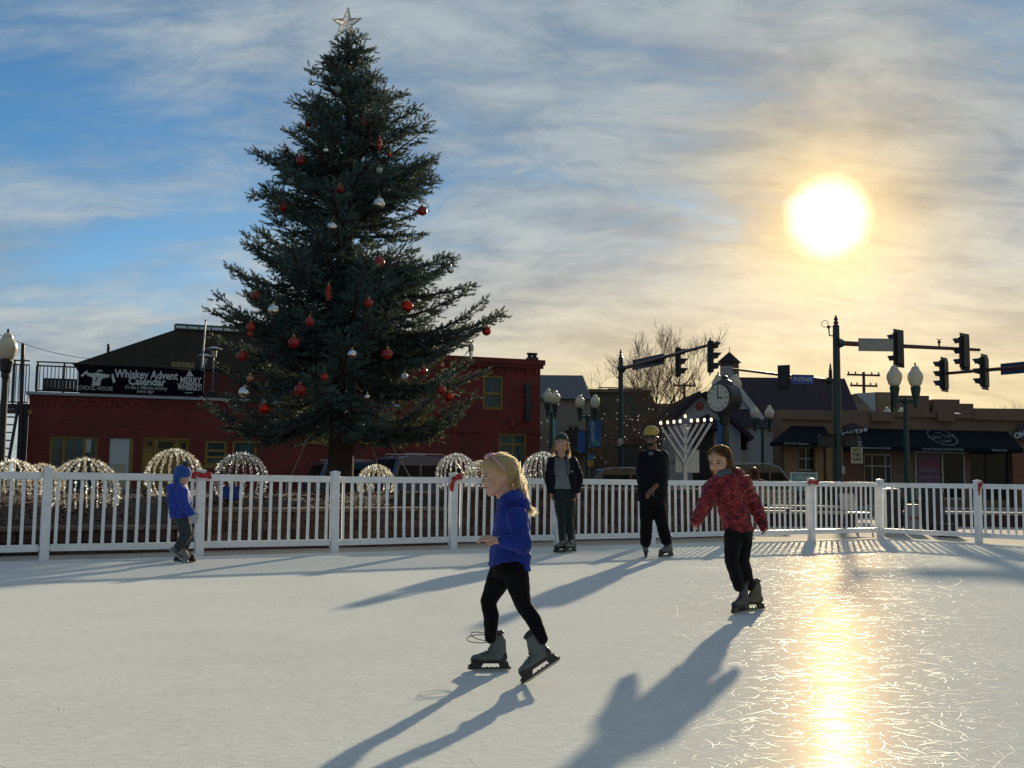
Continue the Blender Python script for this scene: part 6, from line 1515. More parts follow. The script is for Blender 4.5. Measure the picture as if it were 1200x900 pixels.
    tl = nt.nodes.new('ShaderNodeBsdfTranslucent'); tl.inputs[0].default_value = (0.10, 0.12, 0.035, 1); mx = nt.nodes.new('ShaderNodeMixShader'); mx.inputs[0].default_value = 0.16
    nt.links.new(b.outputs[0], mx.inputs[1]); nt.links.new(tl.outputs[0], mx.inputs[2]); nt.links.new(mx.outputs[0], out.inputs[0])
    me.materials.append(nm); o = bpy.data.objects.new('crown', me); COL.objects.link(o); o.parent = t
    print('spruce shoots', N, 'tris', len(F))
build_spruce()
# star
def build_star():
    p = at(406, 28, 23.0); t = thing('tree_star', 'clear sparkling five-pointed star on the very top of the spruce', 'star', p, radians(-18))
    m = MB(); R, r = 0.38, 0.15; n = 10
    gl = mat('star_glass', (0.95, 0.94, 0.88), 0.15, var=0.05, scale=30, bump=0.6, bscale=45, spec=0.6, trans=0.85); pts = [((R if k % 2 == 0 else r) * sin(k * pi / 5 + 0.1), (R if k % 2 == 0 else r) * cos(k * pi / 5 + 0.1)) for k in range(n)]
    vs = [(x, 0, z) for x, z in pts] + [(0, -0.09, 0), (0, 0.09, 0)]
    m.add(vs, [(k, 10, (k + 1) % n) for k in range(n)] + [((k + 1) % n, 11, k) for k in range(n)]); m.build('points', gl, t)
    w = MB()
    for k in range(n): a, b = pts[k], pts[(k + 1) % n]; w.tube([(a[0] * 1.03, 0, a[1] * 1.03), (b[0] * 1.03, 0, b[1] * 1.03)], 0.012, 5)
    w.build('wire_outline', mat('star_wire', (0.5, 0.47, 0.38), 0.3, metal=0.8), t)
    s = MB(); rg = random.Random(2)
    for k in range(60):
        f = rg.random(); i = rg.randrange(0, 10, 2); q = rg.random() * 0.95; s.sphere((pts[i][0] * q + rg.uniform(-.03, .03), rg.choice((-1, 1)) * 0.09 * (1 - q) * 1.1, pts[i][1] * q + rg.uniform(-.03, .03)), 0.014, 5, 4)
    stuff(s.build('sparkle_beads', mat('bead', (0.9, 0.88, 0.8), 0.1, spec=1.0), t))
    MB().tube([(0, 0, -0.16), (0.03, 0, -0.55)], 0.03, 6).build('stem', MATS['star_wire'], t)
build_star()
# ornaments
red_m = mat('bauble_red', (0.27, 0.008, 0.009), 0.32, var=0.15, scale=20, spec=0.6); redg = mat('bauble_red_gloss', (0.50, 0.03, 0.015), 0.08, metal=0.75, var=0.1); sil = mat('bauble_silver', (0.72, 0.74, 0.74), 0.06, metal=1.0, var=0.04); fro = mat('bauble_frosted', (0.42, 0.47, 0.47), 0.5, var=0.06); cop = mat('bauble_copper', (0.48, 0.20, 0.13), 0.15, metal=0.8); orng = mat('bauble_orange_red', (0.34, 0.04, 0.018), 0.3, metal=0.2); gcap = mat('bauble_cap', (0.35, 0.28, 0.12), 0.35, metal=0.9)
ORN = [  # px, py, radius px, material, kind, label
 (390.6, 79.5, 6, red_m, 'b', 'topmost red bauble just below the star'), (396, 105, 5.2, fro, 'b', 'frosted white bauble high in the middle of the spruce'),
 (362, 144, 5.5, red_m, 'b', 'red bauble high on the left, level with its twin on the right'), (426.6, 143, 5.5, red_m, 'b', 'red bauble high on the right, level with its twin on the left'),
 (444.6, 168, 4, orng, 's', 'slim ribbed orange-red drop high on the right side'), (457, 182, 3.2, redg, 'b', 'tiny red bauble just below the upper orange drop'),
 (334, 175, 5.5, sil, 'b', 'silver bauble on the upper left edge above a red one'), (352, 188, 6, red_m, 'b', 'red bauble beside the upper left silver one'),
 (341, 211, 5.2, fro, 'b', 'frosted grey bauble below the upper left red one'), (398, 221, 5.5, red_m, 'b', 'shaded red bauble in the middle of the upper half'),
 (332.5, 242, 7, red_m, 'b', 'bright red bauble on the left edge at mid height'), (320.5, 247, 4.5, sil, 'd', 'long silver icicle drop on the left edge beside a red bauble'),
 (444, 238, 8, sil, 'b', 'large silver bauble right of centre at mid height'), (389, 265, 6.5, sil, 'b', 'silver bauble left of centre below mid height of the upper half'),
 (495, 247, 6.5, red_m, 'b', 'red bauble on the right edge at mid height'), (444.6, 199, 4.5, fro, 'b', 'small frosted bauble right of centre in the upper half'),
 (382, 176, 4, sil, 'b', 'tiny silver bauble left of centre in the upper third'), (364, 97, 3.6, sil, 'b', 'tiny silver bauble near the top on the left'),
 (444.6, 307, 7.2, red_m, 'b', 'large red bauble right of centre above the glossy one'), (385, 343, 4.6, orng, 's', 'ribbed orange-red drop left of centre in the lower half'),
 (432, 355, 5.8, red_m, 'b', 'red bauble near the trunk left of the glossy one'), (477.5, 359, 7.6, redg, 'b', 'glossy red bauble on the right in the lower half'),
 (299.5, 347, 6.4, red_m, 'b', 'red bauble on the left edge above the big mirror ball'), (321, 363, 8.2, sil, 'b', 'big mirror silver ball on the left with sky behind it'),
 (363, 377, 6, red_m, 'b', 'dull red bauble right of the big mirror ball'), (294, 385, 6.4, orng, 'f', 'orange-red finial bauble on the far left edge'),
 (344.5, 401, 7.5, red_m, 'b', 'wide dark red bauble below the dull one on the left'), (284, 417, 7, red_m, 'b', 'very dark red bauble at the far left over the roof'),
 (412.6, 414.7, 6, sil, 'b', 'silver bauble beside the trunk in the lower half'), (454, 414.7, 7.2, red_m, 'b', 'round red bauble right of the trunk in the lower half'),
 (570, 388, 6, redg, 'b', 'glossy red bauble on the outermost right branch tip'), (380, 441.6, 5.6, orng, 'b', 'orange-red bauble left of the trunk low down'),
 (352, 456.5, 7.8, red_m, 'b', 'large dark red bauble low on the left of the trunk'), (287, 460, 8, sil, 'b', 'gold-tinted mirror ball low on the far left'),
 (294, 444, 5, cop, 'b', 'copper bauble just above the gold-tinted mirror ball'), (309.7, 479, 7, redg, 'b', 'lowest bright red bauble on the left'),
 (517, 457, 6, red_m, 'b', 'matt red bauble low on the right beside a glossy one'), (526, 465, 6, redg, 'b', 'glossy red bauble low on the right beside a matt one'),
 (518, 428, 3.2, cop, 'b', 'tiny copper bauble on the right above the low red pair'), (552, 410, 4.5, sil, 'd', 'silver drop on the right below the outermost branch'),
 (528, 316, 5, sil, 'b', 'silver bauble on the right edge in the middle'), (496.5, 435, 5, red_m, 'b', 'dim red bauble right of the trunk left of the copper one'),
 (430, 465, 3.5, sil, 'b', 'tiny silver bauble low beside the trunk'), (474, 441, 4.5, fro, 'b', 'frosted bauble low on the right of the trunk')]
def build_ornaments():
    for i, (px, py, rp, mm, kind, lab) in enumerate(ORN):
        q = at(px, py, TREE.y); dx = q.x - TREE.x; R = prof(q.z) * 0.98; d = TREE.y - sqrt(max(R * R - dx * dx, 0.04)) - 0.08
        p = at(px, py, d); r = rp * 0.9 * d / 1200.0
        t = thing('bauble', lab, 'bauble', p, i * 1.3, 'baubles hung on the spruce')
        if kind == 'b': MB().sphere((0, 0, 0), r, 20, 12).build('ball', mm, t, True); top = r
        elif kind == 's':
            prof_ = []
            for k in range(25): f = k / 24; prof_.append((max(0.004, r * (0.75 + 0.25 * sin(f * 31)) * (sin(pi * min(0.98, max(0.02, f))) ** 0.35)), r * 3.0 * (f - 0.5) * 1.6))
            MB().lathe(prof_, 14).build('ribbed_drop', mm, t, True); top = r * 2.4
        elif kind == 'd': MB().lathe([(0.003, -r * 3.6), (r * .35, -r * 2.2), (r * .25, -r * 1.9), (r * .6, -r * 1.2), (r * .45, -r * .9), (r * .9, -r * .1), (r * .7, r * .5), (r, r * 1.0), (r * .8, r * 1.5), (r * .2, r * 1.8)], 14).build('icicle', mm, t, True); top = r * 1.8
        else:
            MB().sphere((0, 0, r * .35), r, 18, 12).build('ball', mm, t, True); MB().lathe([(r * .4, -r * .6), (r * .7, -r * 1.0), (r * .5, -r * 1.5), (0.004, -r * 1.8)], 12).build('finial', mm, t, True); top = r * 1.35
        MB().lathe([(r * .25, top - 0.01), (r * .25, top + 0.03), (r * .1, top + 0.04)], 8).build('cap', gcap, t)
        MB().tube([(0, 0, top + 0.03), (0, 0.06, top + 0.14)], 0.004, 4).build('hook', gcap, t)
build_ornaments()
# guy ropes of the spruce
rope = mat('guy_rope', (0.40, 0.36, 0.27), 0.7); 
for (a, b, lab) in ((at(449, 505, 23.1), at(486, 568, 22.4), 'bright guy rope running down right of the trunk'), (at(431, 505, 23.3), at(452, 570, 24.2), 'thin guy rope just right of the trunk'), (at(372, 505, 22.9), at(336, 570, 23.4), 'faint guy rope left of the trunk')):
    t = thing('guy_rope', lab, 'rope', (0, 0, 0), 0, 'ropes bracing the spruce')
    m = MB(); tr = Vector((TREE.x, TREE.y, a.z + 1.6)); m.tube([tr, b], 0.013, 5); m.build('rope', rope, t)
    MB().tube([tr.lerp(b, 0.62), tr.lerp(b, 0.68)], 0.03, 6).build('tensioner', alu, t); MB().tube([b + Vector((0, 0, 0.1)), b + Vector((0, 0, -0.5))], 0.025, 6).build('ground_stake', alu, t)
# ------------------------------------------------------------------ people
class Blob(MB):
    """overlapping closed shapes fused into one continuous skin by a voxel remesh"""
    def cap(s, p0, r0, p1, r1, n=14):
        p0, p1 = Vector(p0), Vector(p1); s.sphere(p0, r0, n, 8); s.sphere(p1, r1, n, 8); s.tube([p0, p1], [r0, r1], n); return s
    def chain(s, pts, rad, n=14):
        for a, b, ra, rb in zip(pts, pts[1:], rad, rad[1:]): s.cap(a, ra, b, rb, n)
        return s
    def ell(s, c, r, R=None): return s.sphere(c, r, 18, 12, R)
    def rings(s, lst, ax, ay, n=24, p=2.4, lift=0.0):
        """closed loft of superellipses: (centre, half-width along ax, half-width along ay)"""
        out = []
        for c, a, b in lst:
            ring = []
            for k in range(n):
                t = 2 * pi * k / n; cx, cy = cos(t), sin(t)
                ring.append(Vector((0, 0, lift * abs(cx) ** 2.0 if (c is lst[-1][0]) else 0)) + Vector(c) + ax * (a * math.copysign(abs(cx) ** (2 / p), cx)) + ay * (b * math.copysign(abs(cy) ** (2 / p), cy)))
            out.append(ring)
        return s.loft(out)
    def fuse(s, name, vox, m, parent=None, it=4, wrinkle=0.0, wscale=0.06, seed=0):
        o = s.build(name + '_raw', m); bm = bmesh.new(); bm.from_mesh(o.data); bmesh.ops.recalc_face_normals(bm, faces=bm.faces); bm.to_mesh(o.data); bm.free()
        md = o.modifiers.new('r', 'REMESH'); md.mode = 'VOXEL'; md.voxel_size = vox; md.use_smooth_shade = True
        sm = o.modifiers.new('s', 'SMOOTH'); sm.iterations = it; sm.factor = 0.5
        tx = None
        if wrinkle:
            tx = bpy.data.textures.new('folds', 'CLOUDS'); tx.noise_scale = wscale; tx.noise_depth = 2
            dm = o.modifiers.new('d', 'DISPLACE'); dm.texture = tx; dm.strength = wrinkle; dm.mid_level = 0.5; dm.texture_coords = 'LOCAL'
        bpy.context.view_layer.update()
        me = bpy.data.meshes.new_from_object(o.evaluated_get(bpy.context.evaluated_depsgraph_get())); me.name = name
        me.materials.clear(); me.materials.append(m); me.polygons.foreach_set('use_smooth', [True] * len(me.polygons)); me.update()
        old = o.data; bpy.data.objects.remove(o); bpy.data.meshes.remove(old)
        return link(name, me, parent)
def skin(name, col):
    m = mat(name, col, 0.48, var=0.08, scale=18, spec=0.4)
    b = m.node_tree.nodes['Principled BSDF']; b.inputs['Subsurface Weight'].default_value = 0.15; b.inputs['Subsurface Radius'].default_value = (0.02, 0.008, 0.004)
    return m
def cloth(name, col, var=0.15, rough=0.85, sheen=0.25, bscale=220, bump=0.25, trans=None):
    if max(col) < 0.02: sheen *= 0.3
    return mat(name, col, rough, var=var, scale=14, bump=bump, bscale=bscale, sheen=sheen, spec=0.25 if max(col) > 0.02 else 0.08)
def hair_mat(name, col, tcol, rough=0.42):
    m = mat(name, col, rough, var=0.3, scale=40, spec=0.5)
    nt = m.node_tree; b = nt.nodes['Principled BSDF']; out = [n for n in nt.nodes if n.type == 'OUTPUT_MATERIAL'][0]
    tl = nt.nodes.new('ShaderNodeBsdfTranslucent'); tl.inputs[0].default_value = (*tcol, 1); mx = nt.nodes.new('ShaderNodeMixShader'); mx.inputs[0].default_value = 0.6
    nt.links.new(b.outputs[0], mx.inputs[1]); nt.links.new(tl.outputs[0], mx.inputs[2]); nt.links.new(mx.outputs[0], out.inputs[0]); return m
class Head:
    def __init__(s, c, H, f, up=(0, 0, 1)):
        s.c = Vector(c); s.H = H; s.f = Vector(f).normalized(); u = Vector(up); s.u = (u - s.f * u.dot(s.f)).normalized(); s.l = s.u.cross(s.f)
        s.R = Matrix((s.f, s.l, s.u)).transposed()
    def p(s, x, y, z): return s.c + s.R @ (Vector((x, y, z)) * s.H)
    def add(s, b, smile=False, child=False):
        H = s.H; e = lambda c, r: b.ell(s.p(*c), [q * H for q in r], s.R)
        e((-0.04, 0, 0.13), (0.44, 0.355, 0.375)); e((0.10, 0, -0.12), (0.29, 0.28, 0.34)); e((0.02, 0, -0.02), (0.36, 0.33, 0.33))
        e((0.26, 0, -0.40), (0.10, 0.12, 0.085)); e((0.14, 0, -0.34), (0.22, 0.215, 0.12))
        for y in (-1, 1):
            e((0.24, y * 0.17, -0.14), (0.12, 0.12, 0.12)); e((-0.03, y * 0.335, -0.03), (0.09, 0.035, 0.125)); e((0.31, y * 0.13, 0.075), (0.07, 0.11, 0.035))
        b.cap(s.p(0.37, 0, 0.02), 0.032 * H, s.p(0.425, 0, -0.10), 0.05 * H); e((0.385, 0.04, -0.12), (0.045, 0.035, 0.03)); e((0.385, -0.04, -0.12), (0.045, 0.035, 0.03))
        e((0.355, 0, -0.225), (0.05, 0.115, 0.026)); e((0.34, 0, -0.275), (0.05, 0.10, 0.03))
    def face(s, parent, iris=(0.05, 0.04, 0.03), brow=(0.2, 0.13, 0.07), lip=(0.40, 0.12, 0.10), smile=0.0, glasses=False, squint=0.55):
        H = s.H; wm = mat('eye_white', (0.62, 0.60, 0.57), 0.2); dm = mat('iris_%d' % int(iris[0] * 999), iris, 0.15); bm_ = mat('brow_%d' % int(brow[0] * 999), brow, 0.8); lm = mat('lip_%d' % int(lip[0] * 999), lip, 0.45)
        for y in (-1, 1):
            e = MB().sphere(s.p(0.325, y * 0.135, 0.0), [0.055 * H, 0.065 * H, 0.055 * squint * H], 12, 8, s.R).build('eye', wm, parent, True)
            MB().sphere(s.p(0.362, y * 0.13, 0.0), [0.022 * H, 0.034 * H, 0.034 * squint * 1.3 * H], 10, 8, s.R).build('iris', dm, e, True)
            MB().tube([s.p(0.365, y * 0.06, 0.095), s.p(0.38, y * 0.13, 0.115), s.p(0.33, y * 0.22, 0.085)], [0.014 * H, 0.019 * H, 0.010 * H], 6).build('eyebrow', bm_, parent, True)
            MB().tube([s.p(0.372, y * 0.075, 0.018), s.p(0.378, y * 0.135, 0.035), s.p(0.345, y * 0.20, 0.012)], [0.009 * H, 0.013 * H, 0.009 * H], 5).build('eyelid', bm_, e, True)
        w = 0.12 + 0.05 * abs(smile)
        MB().tube([s.p(0.34, -w, -0.245 + smile * 0.04), s.p(0.405, -0.04, -0.245), s.p(0.405, 0.04, -0.245), s.p(0.34, w, -0.245 + smile * 0.04)], [0.008 * H, 0.02 * H, 0.02 * H, 0.008 * H], 6).build('lips', lm, parent, True)
        if smile > 0.5: MB().box(s.p(0.408, 0, -0.238), (0.012 * H, 0.16 * H, 0.038 * H), s.R, 0.004 * H).build('teeth', mat('teeth', (0.65, 0.64, 0.6), 0.3), parent)
        if glasses:
            g = mat('sunglass', (0.008, 0.008, 0.01), 0.08); 
            for y in (-1, 1):
                q = MB().sphere(s.p(0.385, y * 0.145, 0.0), [0.03 * H, 0.125 * H, 0.085 * H], 14, 8, s.R).build('sunglass_lens', g, parent, True)
                MB().tube([s.p(0.37, y * 0.25, 0.03), s.p(0.20, y * 0.345, 0.03), s.p(-0.05, y * 0.37, 0.02)], 0.012 * H, 5).build('sunglass_arm', g, q)
            MB().tube([s.p(0.41, -0.05, 0.02), s.p(0.41, 0.05, 0.02)], 0.012 * H, 5).build('sunglass_bridge', g, parent)
def hand(b, w, d, nrm, size, curl=0.5, spread=0.05, fr=0.048, thumb=1):
    """palm, four unequal curled fingers and a thumb leaving the side of the palm"""
    w, d, nrm = Vector(w), Vector(d).normalized(), Vector(nrm); nrm = (nrm - d * nrm.dot(d)).normalized(); sd = d.cross(nrm) * thumb
    R = Matrix((d, sd, nrm)).transposed(); S = size
    b.ell(w + d * S * 0.27, (S * 0.28, S * 0.205, S * 0.095), R); b.cap(w - d * S * 0.08, S * 0.13, w + d * S * 0.2, S * 0.12)
    for k, ln in enumerate((0.42, 0.47, 0.44, 0.35)):
        off = (0.155 - 0.103 * k); base = w + d * S * (0.47 - 0.03 * abs(k - 1.2)) + sd * S * off; dd = (d + sd * (off * spread * 6)).normalized()
        p = [base]; ang = 0
        for j, f in enumerate((0.42, 0.33, 0.25)):
            ang += curl * (0.55, 0.75, 0.6)[j]; v = dd * cos(ang) + nrm * sin(ang); p.append(p[-1] + v * S * ln * f)
        b.chain(p, [S * fr * 1.12, S * fr * 1.05, S * fr * 0.95, S * fr * 0.78], 8)
    q = w + d * S * 0.14 + sd * S * 0.15; v1 = (d * 0.72 + sd * 0.66 + nrm * 0.25).normalized(); v2 = (d * 0.9 + sd * 0.25 + nrm * 0.35).normalized()
    b.chain([q, q + v1 * S * 0.22, q + v1 * S * 0.22 + v2 * S * 0.19], [S * fr * 1.5, S * fr * 1.2, S * fr * 0.9], 8)
BOOT = {}
def skate(parent, origin, fwd, L, up=(0, 0, 1), boot=(0.10, 0.115, 0.12), dark=(0.018, 0.02, 0.022), vox=0.006, loops=False, blade=(0.45, 0.45, 0.36), touch=True, tall=0.86):
    f = Vector(fwd).normalized(); u = Vector(up); u = (u - f * u.dot(f)).normalized(); l = u.cross(f); M3 = Matrix((f, l, u)).transposed(); O = Vector(origin)
    if touch:      # lowest blade point rests on the ice
        O.z = 0.0; lowest = min((M3 @ Vector((x * L, 0, z * L))).z for x, z in ((-0.46, 0.02), (-0.38, 0.0), (0.5, 0.0), (0.62, 0.03), (0.64, 0.06))); O.z = -lowest + 0.0005
    T = Matrix.Translation(O) @ M3.to_4x4()
    bm_ = mat('boot_%d_%d' % (int(boot[0] * 999), int(boot[2] * 999)), boot, 0.6, var=0.12, scale=30, bump=0.1, bscale=150); dk = mat('boot_dark_%d' % int(dark[0] * 999), dark, 0.5, var=0.2)
    key = (round(L, 3), vox, boot, tall, dark)
    if key not in BOOT:
        b = Blob(); q = lambda x, z: (x * L, 0, z * L)
        b.cap(q(-0.20, .375), .150 * L, q(0.30, .345), .128 * L); b.ell(q(0.40, .335), (.185 * L, .135 * L, .100 * L)); b.ell(q(0.14, .41), (.22 * L, .120 * L, .10 * L))
        b.cap(q(-0.20, .42), .155 * L, q(-0.17, tall - .18), .150 * L); b.cap(q(-0.19, tall - .2), .150 * L, q(-0.15, tall), .155 * L); b.cap(q(0.05, .50), .09 * L, q(-0.08, tall - .12), .125 * L)
        b.v = [(x, y * 0.86, max(z, .235 * L)) for x, y, z in b.v]
        o = b.fuse('skate', vox, bm_, None, 3); me1 = o.data; bpy.data.objects.remove(o)
        t = Blob(); t.ell(q(0.44, .30), (.165 * L, .14 * L, .075 * L)); t.cap(q(-0.25, .285), .125 * L, q(0.40, .27), .115 * L); t.ell(q(-0.30, .36), (.105 * L, .138 * L, .15 * L)); t.cap(q(-0.30, .35), .08 * L, q(-0.295, tall - .05), .055 * L)
        t.v = [(x, y * 0.90, max(z, .225 * L)) for x, y, z in t.v]; o = t.fuse('toe_guard', vox, dk, None, 3); me2 = o.data; bpy.data.objects.remove(o)
        c = MB(); c.lathe([(.150 * L, 0), (.165 * L, .02 * L), (.160 * L, .075 * L), (.12 * L, .09 * L), (.11 * L, -.02 * L)], 18, q(-0.15, tall + .08), Matrix.Rotation(0.25, 3, 'Y')); me3 = c.mesh('boot_collar', dk, True)
        h = MB(); y = .055 * L; P = lambda pts: [(a * L, z * L) for a, z in pts]
        h.prism(P([(-.42, .245), (-.42, .195), (.56, .195), (.60, .245)]), -y, y); h.prism(P([(.24, .196), (.31, .09), (.60, .09), (.66, .13), (.56, .196)]), -y * .8, y * .8); h.prism(P([(-.42, .196), (-.47, .09), (-.19, .09), (-.16, .196)]), -y * .8, y * .8)
        h.prism(P([(-.50, .092), (-.50, .052), (.64, .052), (.68, .092)]), -y * .62, y * .62)
        for x in (-.10, 0.02, .14): h.prism(P([(x - .02, .093), (x + .012, .093), (x + .012, .125), (x - .02, .115)]), -y * .6, y * .6)
        me4 = h.mesh('blade_holder', dk)
        bl = MB(); bl.prism(P([(-.50, .055), (-.47, .02), (-.38, 0), (.5, 0), (.62, .03), (.66, .055)]), -.014 * L, .014 * L); me5 = bl.mesh('blade', mat('blade_pale', blade, 0.35, metal=0.3, var=0.1))
        lc = MB()
        for k in range(6):
            fz = k / 5.0; x = 0.27 - 0.20 * fz - 0.12 * fz * fz; z = 0.455 + 0.05 * fz + 0.26 * fz * fz * (tall / 0.86)
            lc.tube([q(x - .035, z - .05)[0:1] + (-.105 * L, (z - .05) * L), (x * L + .012 * L, 0, (z + .012) * L), (x * L - .035 * L, .105 * L, (z - .05) * L)], .014 * L, 5)
        me6 = lc.mesh('laces', mat('lace_black', (0.012, 0.012, 0.013), 0.8))
        BOOT[key] = (me1, me2, me3, me4, me5, me6)
    ms = BOOT[key]; s = link('skate', ms[0], parent); s.matrix_world = T
    for nm, me in zip(('toe_guard', 'boot_collar', 'blade_holder', 'blade', 'laces'), ms[1:]): link(nm, me, s)
    if loops:
        lp = MB(); c0 = Vector((-0.03 * L, -0.06 * L, 0.82 * L))
        for (dx, dz, w) in ((0.62, 0.16, 0.10), (0.72, -0.02, 0.11)):
            pts = []
            for k in range(15):
                t_ = 2 * pi * k / 14; pts.append(c0 + Vector((L * dx * (0.5 - 0.5 * cos(t_)), -0.10 * L * sin(t_ * .5), L * (dz * (0.5 - 0.5 * cos(t_)) * 0.7 + w * sin(t_)))))
            lp.tube(pts, .012 * L, 5, False)
        lp.build('lace_bow', mat('lace_black', (0.012, 0.012, 0.013), 0.8), s)
    return s
def strands(h, parent, m, N, seed, path, r=0.0016, nm='hair', cap_blob=None):
    """many fine locks following path(rg) -> list of points"""
    rg = random.Random(seed); b = MB()
    for k in range(N):
        pts = path(rg)
        if not pts: continue
        a = rg.uniform(-0.9, 0.9); vs = []; ref = Vector((sin(a), cos(a), rg.uniform(-.4, .4)))
        for i, p in enumerate(pts):
            t = pts[min(i + 1, len(pts) - 1)] - pts[max(i - 1, 0)]; w = t.cross(ref)
            w = w.normalized() * (r * 1.25 * (1.0 if 0 < i < len(pts) - 1 else (0.8 if i == 0 else 0.25))) if w.length > 1e-9 else Vector((r, 0, 0)); vs += [p - w, p + w]
        b.add(vs, [(2 * i, 2 * i + 1, 2 * i + 3, 2 * i + 2) for i in range(len(pts) - 1)])
    return stuff(b.build(nm, m, parent, True))
def slerp_dir(a, b, t):
    a, b = a.normalized(), b.normalized(); d = max(-1, min(1, a.dot(b))); th = math.acos(d)
    if th < 1e-4: return a
    return (a * sin((1 - t) * th) + b * sin(t * th)) / sin(th)
def scalp(h, d, s=1.0):
    """point on the hair-bearing skull ellipsoid in head space direction d"""
    q = Vector((d.x * 0.455, d.y * 0.372, d.z * 0.39)) * s + Vector((-0.04, 0, 0.13)); return h.p(q.x, q.y, q.z)
def J(px, py, d): return at(px, py, d)
UP = Vector((0, 0, 1))

# ---- the blond girl in front
def girl_blond():
    dd = 5.47; P = thing('person', 'blond child in a blue hooded top and black leggings skating to the left', 'person', onground(600, 790), 0)
    P.location = (0, 0, 0)
    sk = skin('skin_fair', (0.56, 0.33, 0.24)); blue = cloth('blue_fleece', (0.009, 0.030, 0.24), 0.25, 0.8, 0.08); blackc = cloth('black_leggings', (0.006, 0.006, 0.008), 0.2, 0.75, 0.05)
    h = Head(J(584, 557.5, dd), 0.212, (-0.93, -0.30, -0.16), (-0.10, 0, 1))
    fw = Vector((-0.97, -0.22, 0)).normalized(); lt = UP.cross(fw)       # her left points towards the camera
    neck = J(594, 586, dd); che = J(599, 606, dd); bel = J(598, 640, dd); pel = J(597, 664, dd)
    shL, elL, wrL = J(606, 606, dd - 0.115), J(613, 639, dd - 0.17), J(585, 633.5, dd - 0.21)
    shR, elR, wrR = J(591, 606, dd + 0.11), J(600, 640, dd + 0.19), J(580, 632, dd + 0.20)
    hpN, knN, anN = J(603, 668, dd - 0.055), J(613, 709, dd - 0.06), J(636, 750, dd - 0.09)
    hpF, knF, anF = J(590, 668, dd + 0.055), J(572, 705, dd + 0.07), J(575, 749, dd + 0.11)
    b = Blob(); h.add(b); b.cap(h.p(-0.05, 0, -0.25), 0.045, neck, 0.048)
    b.rings([(J(599, 597, dd), 0.07, 0.05), (che, 0.10, 0.065), (bel, 0.09, 0.065), (pel, 0.09, 0.075), (J(597, 672, dd), 0.07, 0.06)], lt, fw)
    for s, e, w in ((shL, elL, wrL), (shR, elR, wrR)): b.chain([s, e, w], [0.038, 0.03, 0.022])
    hand(b, wrL, (J(568, 629, dd - 0.23) - wrL), Vector((0.1, 0.55, -1)), 0.118, 0.35, 0.06, 0.052, 1)
    hand(b, wrR, Vector((-1, -0.1, 0.05)), Vector((0.1, -0.5, -1)), 0.112, 0.4, 0.06, 0.052, -1)
    for s, e, w in ((hpN, knN, anN), (hpF, knF, anF)): b.chain([s, e, w], [0.050, 0.028, 0.020])
    body = b.fuse('body', 0.0042, sk, P, 3)
    h.face(P, (0.06, 0.07, 0.08), (0.25, 0.16, 0.09), (0.46, 0.16, 0.14), 0.15, squint=0.55)
    t = Blob()
    t.rings([(J(598, 592, dd), 0.065, 0.062), (J(600, 601, dd), 0.112, 0.082), (J(600, 615, dd), 0.128, 0.092), (bel, 0.128, 0.098), (J(597, 652, dd), 0.134, 0.104), (J(596.5, 665, dd), 0.139, 0.107)], lt, fw, 28, 2.4, 0.055)
    t.rings([(J(608, 648, dd), 0.118, 0.058), (J(610, 670, dd), 0.108, 0.046)], lt, fw, 20, 2.4, 0.02)
    t.ell(J(610, 593, dd), (0.055, 0.085, 0.062), Matrix.Rotation(0.45, 3, 'Y')); t.chain([J(587, 588, dd), J(592, 585.5, dd - 0.075), J(602, 581, dd - 0.075), J(609, 580, dd), J(602, 581, dd + 0.075), J(592, 585.5, dd + 0.075), J(587, 588, dd)], [0.026, 0.028, 0.032, 0.036, 0.032, 0.028, 0.026]); t.rings([(J(597, 584, dd), 0.07, 0.055), (J(598, 596, dd), 0.09, 0.075)], lt, fw)
    t.chain([shL, elL, wrL + (elL - wrL) * 0.10], [0.056, 0.047, 0.033]); t.chain([shR, elR, wrR + (elR - wrR) * 0.10], [0.056, 0.047, 0.033]); t.ell(shL, (0.055, 0.045, 0.05)); t.ell(shR, (0.055, 0.045, 0.05))
    t.fuse('hooded_top', 0.006, blue, P, 4, 0.018, 0.04)
    l = Blob(); l.rings([(J(599, 648, dd), 0.108, 0.082), (pel, 0.112, 0.09), (J(597, 676, dd), 0.10, 0.085)], lt, fw)
    for s, e, w, k in ((hpN, knN, anN, 0), (hpF, knF, anF, 1)):
        mid = s.lerp(e, 0.5); cal = e.lerp(w, 0.35) + fw * -0.012; l.chain([s, mid, e, cal, e.lerp(w, 0.96)], [0.075, 0.060, 0.043, 0.043, 0.033])
    l.fuse('leggings', 0.006, blackc, P, 5, 0.006, 0.03)
    tilt = radians(-33); f2 = Vector((-cos(tilt), -0.12, sin(tilt))); u2 = Vector((sin(-tilt) * -1, 0, cos(tilt)))
    skate(P, onground(577, 786, 0.0), (-1, -0.10, 0), 0.205, loops=True)
    o2 = anN + Vector((0.012, 0.0, -0.155)); skate(P, o2, f2, 0.205, (-0.5, 0, 0.85))
    # hair: cap, combed back into a ponytail, plus flyaways lit from behind
    hm = hair_mat('blond_hair', (0.52, 0.42, 0.26), (1.0, 0.92, 0.70))
    c = Blob()
    for x, y, z, r in ((-0.08, 0, 0.16, (0.42, 0.375, 0.355)), (0.10, 0, 0.27, (0.31, 0.33, 0.235)), (-0.20, 0, 0.0, (0.27, 0.32, 0.30)), (-0.18, 0, -0.2, (0.16, 0.2, 0.18))): c.ell(h.p(x, y, z), [q * h.H for q in r], h.R)
    hb = c.fuse('hair', 0.005, hm, P, 3, 0.006, 0.012)
    gather = Vector((-0.86, 0.05, -0.38))
